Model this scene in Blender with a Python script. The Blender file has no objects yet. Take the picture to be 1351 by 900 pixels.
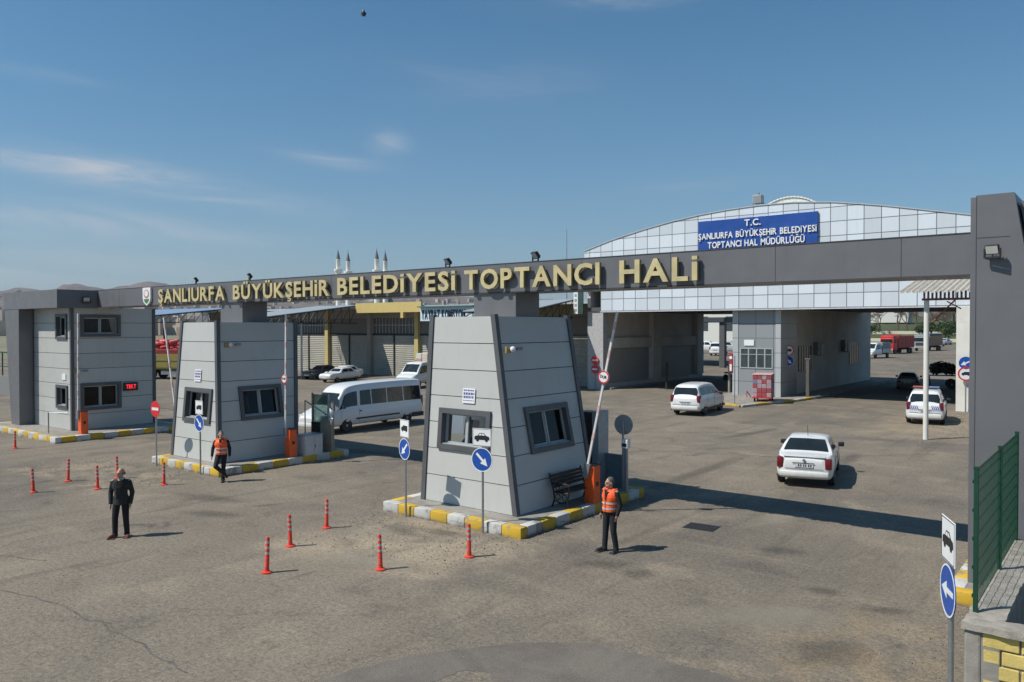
import bpy, bmesh, math, random
from mathutils import Vector, Matrix
random.seed(7)
S = bpy.context.scene
COL = S.collection
R = math.radians
PI = math.pi

# ------------------------------------------------------------------ camera
cam_d = bpy.data.cameras.new("camera")
cam = bpy.data.objects.new("camera", cam_d)
COL.objects.link(cam)
cam.location = (0, 0, 5.3)
cam.rotation_euler = (R(90 - 1.02), R(0.1), R(38.45))
cam_d.sensor_width = 36.0
cam_d.lens = 1041.0 / 1351.0 * 36.0
cam_d.clip_start = 0.1
cam_d.clip_end = 20000
S.camera = cam

# ------------------------------------------------------------------ world, sun, exposure
SKY_TINT = (.48, .955, 1.06, 1)
SUN_EL, SUN_AZ = 50.8, 216.0          # elevation, compass-like rotation of the sky's sun
W = bpy.data.worlds.new("World")
S.world = W
W.use_nodes = True
wn, wl = W.node_tree.nodes, W.node_tree.links
wn.clear()
w_out = wn.new("ShaderNodeOutputWorld")
w_bg = wn.new("ShaderNodeBackground")
w_bg.inputs[1].default_value = 0.097
sky = wn.new("ShaderNodeTexSky")
sky.sky_type = 'NISHITA'
sky.sun_disc = False
sky.sun_elevation = R(SUN_EL)
sky.sun_rotation = R(SUN_AZ)
sky.altitude = 500
sky.air_density = 1.0
sky.dust_density = 0.4
sky.ozone_density = 2.6
# thin cirrus: soft banks at their bearings in the sky, broken up by streaky noise
w_tc = wn.new("ShaderNodeTexCoord")
w_sep = wn.new("ShaderNodeSeparateXYZ")
wl.new(w_tc.outputs["Generated"], w_sep.inputs[0])
def wmath(op, a, b=None, c=None):
    n = wn.new("ShaderNodeMath"); n.operation = op
    for i, v in enumerate((a, b, c)):
        if v is None: continue
        if isinstance(v, (int, float)): n.inputs[i].default_value = v
        else: wl.new(v, n.inputs[i])
    return n.outputs[0]
AZ = wmath('MULTIPLY', wmath('ARCTAN2', wmath('MULTIPLY', w_sep.outputs[0], -1.), w_sep.outputs[1]), 180 / PI)   # degrees, anticlockwise from +y
EL = wmath('MULTIPLY', wmath('ARCSINE', w_sep.outputs[2]), 180 / PI)
w_cmb = wn.new("ShaderNodeCombineXYZ")
wl.new(wmath('MULTIPLY', AZ, .10), w_cmb.inputs[0]); wl.new(wmath('MULTIPLY', wmath('SUBTRACT', EL, wmath('MULTIPLY', AZ, .06)), .55), w_cmb.inputs[1])
def wnoise(scale, detail, rough, dist):
    n = wn.new("ShaderNodeTexNoise")
    n.inputs["Scale"].default_value = scale; n.inputs["Detail"].default_value = detail
    n.inputs["Roughness"].default_value = rough; n.inputs["Distortion"].default_value = dist
    wl.new(w_cmb.outputs[0], n.inputs["Vector"])
    return n.outputs["Fac"]
w_n = wn.new("ShaderNodeMapRange"); w_n.interpolation_type = 'SMOOTHSTEP'
wl.new(wnoise(.9, 8, .62, .9), w_n.inputs[0])
w_n.inputs[1].default_value = .36; w_n.inputs[2].default_value = .68
acc = None
for az, el, sa_, se_, slope, amp in ((66.5, 10.4, 6.5, .75, .06, .62), (63, 9.3, 9, .8, .10, .45), (69, 6.8, 9, 1.0, 0, .42), (71, 4.0, 12, 1.4, 0, .35), (51.5, 11.7, 3.2, .45, .10, .50), (47.3, 12.9, 1.3, .75, .05, .55), (57, 6.0, 5, .6, .05, .28),
                                     (29.5, 22.6, 6.5, .8, -.04, .42), (69.5, 15.4, 2.8, .35, .05, .32), (26, 9.9, 5, .5, 0, .16), (40, 17.0, 9, 2.0, .05, .10)):
    da = wmath('DIVIDE', wmath('SUBTRACT', AZ, az), sa_)
    de = wmath('DIVIDE', wmath('SUBTRACT', wmath('SUBTRACT', EL, el), wmath('MULTIPLY', wmath('SUBTRACT', AZ, az), slope)), se_)
    g = wmath('MULTIPLY', wmath('EXPONENT', wmath('MULTIPLY', wmath('ADD', wmath('MULTIPLY', da, da), wmath('MULTIPLY', de, de)), -1.)), amp)
    acc = g if acc is None else wmath('ADD', acc, g)
w_f = wmath('MULTIPLY', wmath('MULTIPLY', acc, 1.25), wmath('ADD', wmath('MULTIPLY', w_n.outputs[0], .78), .22))
w_tint = wn.new("ShaderNodeMix"); w_tint.data_type = 'RGBA'; w_tint.blend_type = 'MULTIPLY'; w_tint.inputs[0].default_value = 1
wl.new(sky.outputs[0], w_tint.inputs[6]); w_tint.inputs[7].default_value = SKY_TINT
w_mix = wn.new("ShaderNodeMix"); w_mix.data_type = 'RGBA'; w_mix.clamp_factor = True
# dusty air low over the horizon
w_h = wn.new("ShaderNodeMix"); w_h.data_type = 'RGBA'; w_h.clamp_factor = True
wl.new(wmath('MULTIPLY', wmath('EXPONENT', wmath('DIVIDE', wmath('MAXIMUM', EL, 0.), -8.5)), .88), w_h.inputs[0])
wl.new(w_tint.outputs[2], w_h.inputs[6]); w_h.inputs[7].default_value = (3.4, 3.25, 3.85, 1)
wl.new(w_f, w_mix.inputs[0]); wl.new(w_h.outputs[2], w_mix.inputs[6])
w_mix.inputs[7].default_value = (5.0, 5.55, 6.2, 1)
wl.new(w_mix.outputs[2], w_bg.inputs[0])
wl.new(w_bg.outputs[0], w_out.inputs[0])

sun_d = bpy.data.lights.new("sun", 'SUN')
sun_d.energy = 5.0
sun_d.angle = R(0.5)
sun_d.color = (1.0, 0.955, 0.87)
sun = bpy.data.objects.new("sun", sun_d)
COL.objects.link(sun)
to_sun = Vector((math.sin(R(SUN_AZ)) * math.cos(R(SUN_EL)), math.cos(R(SUN_AZ)) * math.cos(R(SUN_EL)), math.sin(R(SUN_EL))))
sun.rotation_euler = to_sun.to_track_quat('Z', 'Y').to_euler()
sun.location = (-30, -40, 60)
S.view_settings.view_transform = 'Standard'
S.view_settings.look = 'None'
S.view_settings.exposure = 0.0
S.view_settings.gamma = 1.0
S.view_settings.use_curve_mapping = False
S.render.engine = 'CYCLES'
S.cycles.max_bounces = 8
S.cycles.transparent_max_bounces = 24

# ------------------------------------------------------------------ materials
class NT:
    """small wrapper that makes node graphs short to write"""
    def __init__(self, name):
        self.m = bpy.data.materials.new(name); self.m.use_nodes = True
        self.t = self.m.node_tree; self.n = self.t.nodes; self.l = self.t.links
        self.b = self.n["Principled BSDF"]; self.out = self.n["Material Output"]
        self.tc = self.n.new("ShaderNodeTexCoord")
    def put(self, sock, v):
        if isinstance(v, (int, float)): sock.default_value = v
        elif isinstance(v, tuple): sock.default_value = v if len(v) == 4 or len(sock.default_value) == 3 else (*v, 1)
        else: self.l.new(v, sock)
    def math(self, op, a, b=None, c=None, clamp=False):
        n = self.n.new("ShaderNodeMath"); n.operation = op; n.use_clamp = clamp
        for i, v in enumerate((a, b, c)):
            if v is not None: self.put(n.inputs[i], v)
        return n.outputs[0]
    def noise(self, scale, detail=4, rough=.55, dist=0, vec=None, col=False):
        n = self.n.new("ShaderNodeTexNoise")
        n.inputs["Scale"].default_value = scale; n.inputs["Detail"].default_value = detail
        n.inputs["Roughness"].default_value = rough; n.inputs["Distortion"].default_value = dist
        self.l.new(vec if vec is not None else self.tc.outputs["Object"], n.inputs["Vector"])
        return n.outputs["Color" if col else "Fac"]
    def ramp(self, v, a, b, lo=0., hi=1.):
        n = self.n.new("ShaderNodeMapRange"); n.interpolation_type = 'SMOOTHSTEP'
        self.put(n.inputs[0], v)
        for i, q in enumerate((a, b, lo, hi)): self.put(n.inputs[i + 1], q)
        return n.outputs[0]
    def mix(self, f, a, b, mode='MIX'):
        n = self.n.new("ShaderNodeMix"); n.data_type = 'RGBA'; n.blend_type = mode
        self.put(n.inputs[0], f); self.put(n.inputs[6], a); self.put(n.inputs[7], b)
        return n.outputs[2]
    def mapping(self, scale, rot=(0, 0, 0), loc=(0, 0, 0), vec=None):
        n = self.n.new("ShaderNodeMapping")
        n.inputs["Scale"].default_value = scale; n.inputs["Rotation"].default_value = rot; n.inputs["Location"].default_value = loc
        self.l.new(vec if vec is not None else self.tc.outputs["Object"], n.inputs["Vector"])
        return n.outputs[0]
    def xyz(self, vec=None):
        n = self.n.new("ShaderNodeSeparateXYZ")
        self.l.new(vec if vec is not None else self.tc.outputs["Object"], n.inputs[0])
        return n.outputs
    def color(self, v): self.put(self.b.inputs["Base Color"], v)
    def bump(self, h, strength=.2, dist=.01):
        n = self.n.new("ShaderNodeBump"); n.inputs["Strength"].default_value = strength; n.inputs["Distance"].default_value = dist
        self.l.new(h, n.inputs["Height"]); self.l.new(n.outputs[0], self.b.inputs["Normal"])

MATS = {}
def mat(name, col, rough=.6, metal=0., var=.12, scale=6., dirt=0., bump=0., coat=0., spec=.5, emit=0.):
    """plain surface with a little uneven tone, grime and roughness"""
    if name in MATS: return MATS[name]
    N = NT(name)
    c = (*col, 1)
    if var:
        f = N.noise(scale, 5, .6)
        c = N.mix(N.ramp(f, .3, .7), tuple(x * (1 - var) for x in col), tuple(min(1, x * (1 + var * .6)) for x in col))
    if dirt:
        d = N.ramp(N.noise(scale * .35, 7, .7, .6), .52, .75, 0, dirt)
        c = N.mix(d, c, (.16, .14, .11))
    N.color(c)
    N.b.inputs["Metallic"].default_value = metal
    N.b.inputs["Specular IOR Level"].default_value = spec
    if var:
        N.put(N.b.inputs["Roughness"], N.ramp(N.noise(scale * 2.3, 3), .3, .7, max(.02, rough - .06), min(1, rough + .08)))
    else: N.b.inputs["Roughness"].default_value = rough
    N.b.inputs["Coat Weight"].default_value = coat
    N.b.inputs["Coat Roughness"].default_value = .06
    if bump: N.bump(N.noise(scale * 6, 6, .65), bump, .02)
    if emit:
        N.b.inputs["Emission Color"].default_value = (*col, 1); N.b.inputs["Emission Strength"].default_value = emit
    MATS[name] = N.m
    return N.m

def glass_mat(name, tint, refl=.12):
    if name in MATS: return MATS[name]
    N = NT(name)
    N.n.remove(N.b)
    tr = N.n.new("ShaderNodeBsdfTransparent"); tr.inputs[0].default_value = (*tint, 1)
    gl = N.n.new("ShaderNodeBsdfGlossy"); gl.inputs[0].default_value = (.95, .97, 1, 1); gl.inputs["Roughness"].default_value = .02
    fr = N.n.new("ShaderNodeFresnel"); fr.inputs[0].default_value = 1.5
    mx = N.n.new("ShaderNodeMixShader")
    N.l.new(N.math('MULTIPLY', fr.outputs[0], refl * 5, clamp=True), mx.inputs[0])
    N.l.new(tr.outputs[0], mx.inputs[1]); N.l.new(gl.outputs[0], mx.inputs[2]); N.l.new(mx.outputs[0], N.out.inputs[0])
    MATS[name] = N.m
    return N.m

def paint_mat(name, col, dust=.12):
    """car paint with dust towards the sills, where wheels throw it"""
    if name in MATS: return MATS[name]
    N = NT(name)
    z = N.xyz()[2]
    d = N.math('MULTIPLY', N.ramp(z, .85, .1), N.ramp(N.noise(5, 6, .7), .3, .7, .3, 1))
    d = N.math('MULTIPLY', d, dust * 4, clamp=True)
    c = N.mix(N.ramp(N.noise(1.2, 3), .3, .7, 0, .5), (*col, 1), tuple(x * .93 for x in col))
    N.color(N.mix(d, c, (.36, .32, .26)))
    N.b.inputs["Roughness"].default_value = .32
    N.b.inputs["Coat Weight"].default_value = .6; N.b.inputs["Coat Roughness"].default_value = .05
    MATS[name] = N.m
    return N.m

def grid_mat(name, col, line, sx, sz, lw, ax=0, rough=.35, ox=0., oz=0., tint=.07, joint=(.12, .12, .12)):
    """cladding cassettes: joints and panel to panel tint in object coordinates"""
    N = NT(name)
    X = N.xyz()
    u = N.math('DIVIDE', N.math('SUBTRACT', X[ax], ox), sx); v = N.math('DIVIDE', N.math('SUBTRACT', X[2], oz), sz)
    fu, fv = N.math('FRACT', N.math('ADD', u, 400.)), N.math('FRACT', N.math('ADD', v, 400.))
    lu = N.math('LESS_THAN', fu, lw / sx); lv = N.math('LESS_THAN', fv, lw / sz)
    ln = N.math('MAXIMUM', lu, lv)
    cmb = N.n.new("ShaderNodeCombineXYZ")
    N.l.new(N.math('FLOOR', N.math('ADD', u, 400.)), cmb.inputs[0]); N.l.new(N.math('FLOOR', N.math('ADD', v, 400.)), cmb.inputs[1])
    wnz = N.n.new("ShaderNodeTexWhiteNoise"); N.l.new(cmb.outputs[0], wnz.inputs[0])
    c = N.mix(wnz.outputs[0], tuple(x * (1 - tint) for x in col), tuple(min(1, x * (1 + tint)) for x in col))
    streak = N.ramp(N.noise(1, 6, .7, vec=N.mapping((5, 5, .35))), .5, .8, 0, .22)
    c = N.mix(streak, c, tuple(x * .6 for x in col))
    N.color(N.mix(ln, c, joint))
    N.b.inputs["Roughness"].default_value = rough
    MATS[name] = N.m
    return N.m

# ------------------------------------------------------------------ mesh builder
class MB:
    def __init__(self, o=(0, 0, 0)):
        self.v, self.f, self.mi, self.o, self.cur = [], [], [], Vector(o), 0
    def add(self, vs, fs):
        b = len(self.v)
        self.v += [Vector(p) - self.o for p in vs]
        self.f += [tuple(i + b for i in f) for f in fs]
        self.mi += [self.cur] * len(fs)
    def box(self, x0, x1, y0, y1, z0, z1, M=None):
        vs = [Vector((x, y, z)) for z in (z0, z1) for y in (y0, y1) for x in (x0, x1)]
        if M: vs = [M @ p for p in vs]
        self.add(vs, [(0, 2, 3, 1), (4, 5, 7, 6), (0, 1, 5, 4), (2, 6, 7, 3), (0, 4, 6, 2), (1, 3, 7, 5)])
        return self
    def cbox(self, c, s, rz=0, rx=0, ry=0):
        M = Matrix.Translation(c) @ Matrix.Rotation(rz, 4, 'Z') @ Matrix.Rotation(ry, 4, 'Y') @ Matrix.Rotation(rx, 4, 'X')
        return self.box(-s[0] / 2, s[0] / 2, -s[1] / 2, s[1] / 2, -s[2] / 2, s[2] / 2, M)
    def quad(self, a, b, c, d): self.add([a, b, c, d], [(0, 1, 2, 3)]); return self
    def tube(self, a, b, r, r2=None, n=10, cap=True):
        a, b = Vector(a), Vector(b); r2 = r if r2 is None else r2
        d = (b - a).normalized(); q = d.to_track_quat('Z', 'Y')
        vs = []
        for p, rr in ((a, r), (b, r2)):
            for i in range(n):
                t = 2 * PI * i / n
                vs.append(p + q @ Vector((rr * math.cos(t), rr * math.sin(t), 0)))
        fs = [(i, (i + 1) % n, n + (i + 1) % n, n + i) for i in range(n)]
        if cap: fs += [tuple(range(n - 1, -1, -1)), tuple(range(n, 2 * n))]
        self.add(vs, fs); return self
    def path(self, pts, r, n=6):
        for a, b in zip(pts[:-1], pts[1:]): self.tube(a, b, r, n=n)
        return self
    def lathe(self, prof, n=16, c=(0, 0, 0), M=None):
        vs = []
        for r, z in prof:
            for i in range(n):
                t = 2 * PI * i / n
                p = Vector((r * math.cos(t), r * math.sin(t), z))
                vs.append((M @ p if M else p) + Vector(c))
        fs = []
        for k in range(len(prof) - 1):
            for i in range(n):
                fs.append((k * n + i, k * n + (i + 1) % n, (k + 1) * n + (i + 1) % n, (k + 1) * n + i))
        fs += [tuple(range(n - 1, -1, -1)), tuple((len(prof) - 1) * n + i for i in range(n))]
        self.add(vs, fs); return self
    def ball(self, c, r, n=10, sc=(1, 1, 1), M=None):
        vs, fs = [], []
        c = Vector(c); m = n // 2 + 1
        for j in range(m + 1):
            ph = PI * j / m
            for i in range(n):
                t = 2 * PI * i / n
                p = Vector((r * sc[0] * math.sin(ph) * math.cos(t), r * sc[1] * math.sin(ph) * math.sin(t), r * sc[2] * math.cos(ph)))
                vs.append(c + (M @ p if M else p))
        for j in range(m):
            for i in range(n):
                fs.append((j * n + i, (j + 1) * n + i, (j + 1) * n + (i + 1) % n, j * n + (i + 1) % n))
        self.add(vs, fs); return self
    def prism(self, poly, f0, f1):
        """poly of 2-D points, f0/f1 map a 2-D point to the two end faces"""
        n = len(poly)
        self.add([f0(p) for p in poly] + [f1(p) for p in poly],
                 [tuple(range(n - 1, -1, -1)), tuple(range(n, 2 * n))] + [(i, (i + 1) % n, n + (i + 1) % n, n + i) for i in range(n)])
        return self
    def rbox(self, x0, x1, y0, y1, z0, z1, r=.03, M=None, seg=2):
        bm = bmesh.new()
        bmesh.ops.create_cube(bm, size=1)
        for v in bm.verts:
            v.co = Vector(((x0 + x1) / 2 + v.co.x * (x1 - x0), (y0 + y1) / 2 + v.co.y * (y1 - y0), (z0 + z1) / 2 + v.co.z * (z1 - z0)))
        bmesh.ops.bevel(bm, geom=bm.edges[:], offset=r, segments=seg, affect='EDGES', profile=.5)
        bm.verts.index_update()
        self.add([(M @ v.co if M else v.co.copy()) for v in bm.verts], [tuple(v.index for v in f.verts) for f in bm.faces])
        bm.free(); return self
    def build(self, name, m, parent=None, smooth=None, fix=True):
        me = bpy.data.meshes.new(name)
        me.from_pydata([tuple(p) for p in self.v], [], self.f)
        ms = m if isinstance(m, (list, tuple)) else [m]
        for q in ms: me.materials.append(q)
        if len(ms) > 1: me.polygons.foreach_set("material_index", self.mi)
        if fix:
            bm = bmesh.new(); bm.from_mesh(me)
            bmesh.ops.recalc_face_normals(bm, faces=bm.faces[:])
            bm.to_mesh(me); bm.free()
        if smooth:
            me.polygons.foreach_set("use_smooth", [True] * len(me.polygons))
            me.set_sharp_from_angle(angle=R(smooth))
        o = bpy.data.objects.new(name, me); COL.objects.link(o)
        if parent is not None: o.parent = parent
        return o

def tag(o, label=None, cat=None, group=None, kind=None):
    if label: o["label"] = label
    if cat: o["category"] = cat
    if group: o["group"] = group
    if kind: o["kind"] = kind
    return o
def thing(name, label, cat, loc=(0, 0, 0), rz=0., group=None):
    o = bpy.data.objects.new(name, None); COL.objects.link(o)
    o.location = loc; o.rotation_euler = (0, 0, rz); o.empty_display_size = .3
    return tag(o, label, cat, group)
def copy_tree(o, loc=None, rz=None, label=None, parent=None):
    c = o.copy(); COL.objects.link(c)
    if parent is not None: c.parent = parent
    if loc is not None: c.location = loc
    if rz is not None: c.rotation_euler = (0, 0, rz)
    if label: c["label"] = label
    for ch in list(o.children): copy_tree(ch, parent=c)
    return c
DG = None
def evaluated(o, drop=True):
    dg = bpy.context.evaluated_depsgraph_get(); dg.update()
    me = bpy.data.meshes.new_from_object(o.evaluated_get(dg), depsgraph=dg)
    old = o.data
    bpy.data.objects.remove(o)
    return me
_GLYPH = {}
def glyph(ch, bold=.03, ext=.5):
    """mesh of one character in the built-in font: (verts, faces, xmin, xmax)"""
    k = (ch, bold)
    if k in _GLYPH: return _GLYPH[k]
    if ch in 'İĞŞ':                       # accented capitals are composed from the plain letter
        b = glyph({'İ': 'I', 'Ğ': 'G', 'Ş': 'S'}[ch], bold, ext)
        vs, fs = [v.copy() for v in b[0]], list(b[1])
        zs_ = sorted({round(v.z, 3) for v in vs}); za, zb = zs_[0], zs_[-1]
        cx = (b[2] + b[3]) / 2
        def slab(poly):
            n, o_ = len(poly), len(vs)
            vs.extend([Vector((x, y, za)) for x, y in poly] + [Vector((x, y, zb)) for x, y in poly])
            fs.append(tuple(o_ + i for i in range(n - 1, -1, -1))); fs.append(tuple(o_ + n + i for i in range(n)))
            fs.extend((o_ + i, o_ + (i + 1) % n, o_ + n + (i + 1) % n, o_ + n + i) for i in range(n))
        if ch == 'İ':
            for v in vs: v.y *= .53 / .70
            slab([(b[2], .605), (b[3], .605), (b[3], .715), (b[2], .715)])
        elif ch == 'Ğ':
            A_ = [PI * (1 + i / 8) for i in range(9)]
            pts = [(cx + .17 * math.cos(t), .93 + .13 * math.sin(t)) for t in A_] + [(cx + .09 * math.cos(t), .93 + .06 * math.sin(t)) for t in A_[::-1]]
            for p in range(8): slab([pts[p], pts[p + 1], pts[16 - p], pts[17 - p]])
        else:
            slab([(cx - .05, -.02), (cx + .06, -.02), (cx + .06, -.09), (cx - .05, -.09)]); slab([(cx + .061, -.06), (cx + .14, -.10), (cx + .12, -.19), (cx + .03, -.091)]); slab([(cx + .119, -.191), (cx + .05, -.23), (cx - .10, -.21), (cx - .10, -.16), (cx + .04, -.16)])
        g = (vs, fs, b[2], b[3]); _GLYPH[k] = g
        return g
    cu = bpy.data.curves.new("glyph", 'FONT')
    cu.body = ch; cu.size = 1; cu.extrude = ext; cu.offset = bold; cu.resolution_u = 3
    o = bpy.data.objects.new("glyph", cu); COL.objects.link(o)
    me = evaluated(o)
    vs = [v.co.copy() for v in me.vertices]; fs = [tuple(p.vertices) for p in me.polygons]
    xs = [v.x for v in vs] or [0, .3]
    g = (vs, fs, min(xs), max(xs))
    bpy.data.meshes.remove(me); bpy.data.curves.remove(cu)
    _GLYPH[k] = g
    return g
CAP = max(v.y for v in glyph('H', 0.)[0])
def text_layout(txt, x0, x1, bold=.03, gap=.09, space=.38):
    """character placements filling x0..x1: list of (char, x, xscale)"""
    w, pos = 0, []
    for ch in txt:
        if ch == ' ': w += space; continue
        g = glyph(ch, bold); pos.append((ch, w - g[2])); w += g[3] - g[2] + gap
    w -= gap
    s = (x1 - x0) / w
    return [(c, x0 + p * s, s) for c, p in pos]
def put_text(mb, txt, x0, x1, zb, zh, fn, depth, bold=.03, gap=.09, one=None):
    """write txt between x0,x1, baseline zb, capital height zh; fn(x,z,d)->point"""
    for ch, x, s in (text_layout(txt, x0, x1, bold, gap) if one is None else [one]):
        g = glyph(ch, bold)
        mb.add([fn(x + v.x * s, zb + v.y * zh / CAP, (v.z + .5) * depth) for v in g[0]], g[1])
    return mb

# shared materials
def panel_mat(name, col, streak=.22):
    N = NT(name)
    g = N.n.new("ShaderNodeNewGeometry")
    c = N.mix(g.outputs["Random Per Island"], tuple(x * .955 for x in col), tuple(x * 1.035 for x in col))
    st = N.noise(1, 6, .7, .2, vec=N.mapping((3.2, 3.2, .28)))
    c = N.mix(N.ramp(st, .50, .78, 0, streak), c, tuple(x * .55 for x in col))
    c = N.mix(N.ramp(N.noise(.7, 5, .6), .40, .70, 0, .22), c, tuple(x * y for x, y in zip(col, (.84, .82, .78))))
    c = N.mix(N.ramp(N.noise(16, 3, .7), .66, .74, 0, .35), c, tuple(x * .6 for x in col))
    N.color(c)
    N.put(N.b.inputs["Roughness"], N.ramp(N.noise(2.2, 4), .3, .7, .30, .5))
    N.bump(N.noise(1.1, 2, .5), .12, .05)
    return N.m
M_panel = panel_mat("panel_light", (.475, .48, .46))
M_panel_core = mat("panel_joint", (.05, .05, .052), .8, var=.1)
M_trim = mat("trim_dark", (.085, .088, .094), .45, var=.12, scale=1.5, dirt=.12)
M_beam = panel_mat("composite_grey", (.136, .138, .148), .30)
M_beam_joint = mat("composite_joint", (.05, .05, .055), .7, var=.1)
M_gold = mat("letter_gold", (.55, .465, .25), .45, var=.14, scale=3, dirt=.25)
M_letter_side = mat("letter_side", (.30, .24, .11), .5, var=.15)
M_white = mat("white_paint", (.64, .64, .62), .5, var=.06, dirt=.18)
M_pvc = mat("white_pvc", (.36, .38, .38), .35, var=.04)
M_blk = mat("black_plastic", (.018, .018, .02), .45, var=.1)
M_rub = mat("rubber", (.022, .022, .024), .75, var=.15)
M_steel = mat("galvanised", (.36, .38, .40), .42, .75, var=.12, scale=9)
M_signback = mat("sign_back", (.30, .34, .36), .5, .4, var=.1)
M_orange = mat("barrier_orange", (.80, .11, .018), .4, var=.1, dirt=.1)
M_red = mat("signal_red", (.62, .025, .03), .4, var=.08)
M_bollard = mat("bollard_red", (.70, .055, .028), .45, var=.12, scale=10, dirt=.15)
M_band = mat("reflective_band", (.50, .50, .50), .3, .3, var=.1)
M_signblue = mat("sign_blue", (.012, .075, .36), .35, var=.05)
M_signwhite = mat("sign_white", (.76, .77, .77), .4, var=.04)
M_glass = glass_mat("window_glass", (.42, .47, .46))
M_cglass = glass_mat("car_glass", (.16, .20, .20), .06)
M_dark = mat("dark_interior", (.03, .03, .032), .9, var=.1)
def kerb_mat(name, col):
    """painted kerb stone: chipped to the concrete on edges, scuffed black by tyres, dusty on top"""
    N = NT(name)
    g = N.n.new("ShaderNodeNewGeometry")
    c = N.mix(g.outputs["Random Per Island"], tuple(x * .80 for x in col), tuple(x * 1.08 for x in col))
    c = N.mix(N.ramp(N.noise(1.6, 7, .72, .5), .53, .60, 0, .85), c, (.23, .215, .19))
    c = N.mix(N.ramp(N.noise(7, 6, .75), .60, .68, 0, .8), c, (.20, .19, .17))
    sc = N.noise(1, 6, .7, .4, vec=N.mapping((1.2, 1.2, 9)))
    c = N.mix(N.ramp(sc, .56, .70, 0, .7), c, (.05, .048, .045))
    z = N.xyz()[2]
    c = N.mix(N.math('MULTIPLY', N.ramp(z, .10, .0), N.ramp(N.noise(3, 5), .3, .6)), c, (.17, .155, .13))
    N.color(c); N.b.inputs["Roughness"].default_value = .75
    N.bump(N.noise(26, 5, .7), .4, .01)
    return N.m
M_kyel = kerb_mat("kerb_yellow", (.60, .38, .03))
M_kwht = kerb_mat("kerb_white", (.54, .53, .50))
M_conc = mat("concrete", (.27, .25, .22), .85, var=.22, scale=2.5, dirt=.4, bump=.35)
M_wood = mat("bench_wood", (.045, .028, .018), .6, var=.3, scale=5)
M_iron = mat("cast_iron", (.012, .012, .013), .5, .3, var=.1)
M_green = mat("fence_green", (.006, .050, .028), .45, var=.1)
M_grille = mat("grating", (.05, .05, .05), .6, .5, var=.2)

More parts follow.
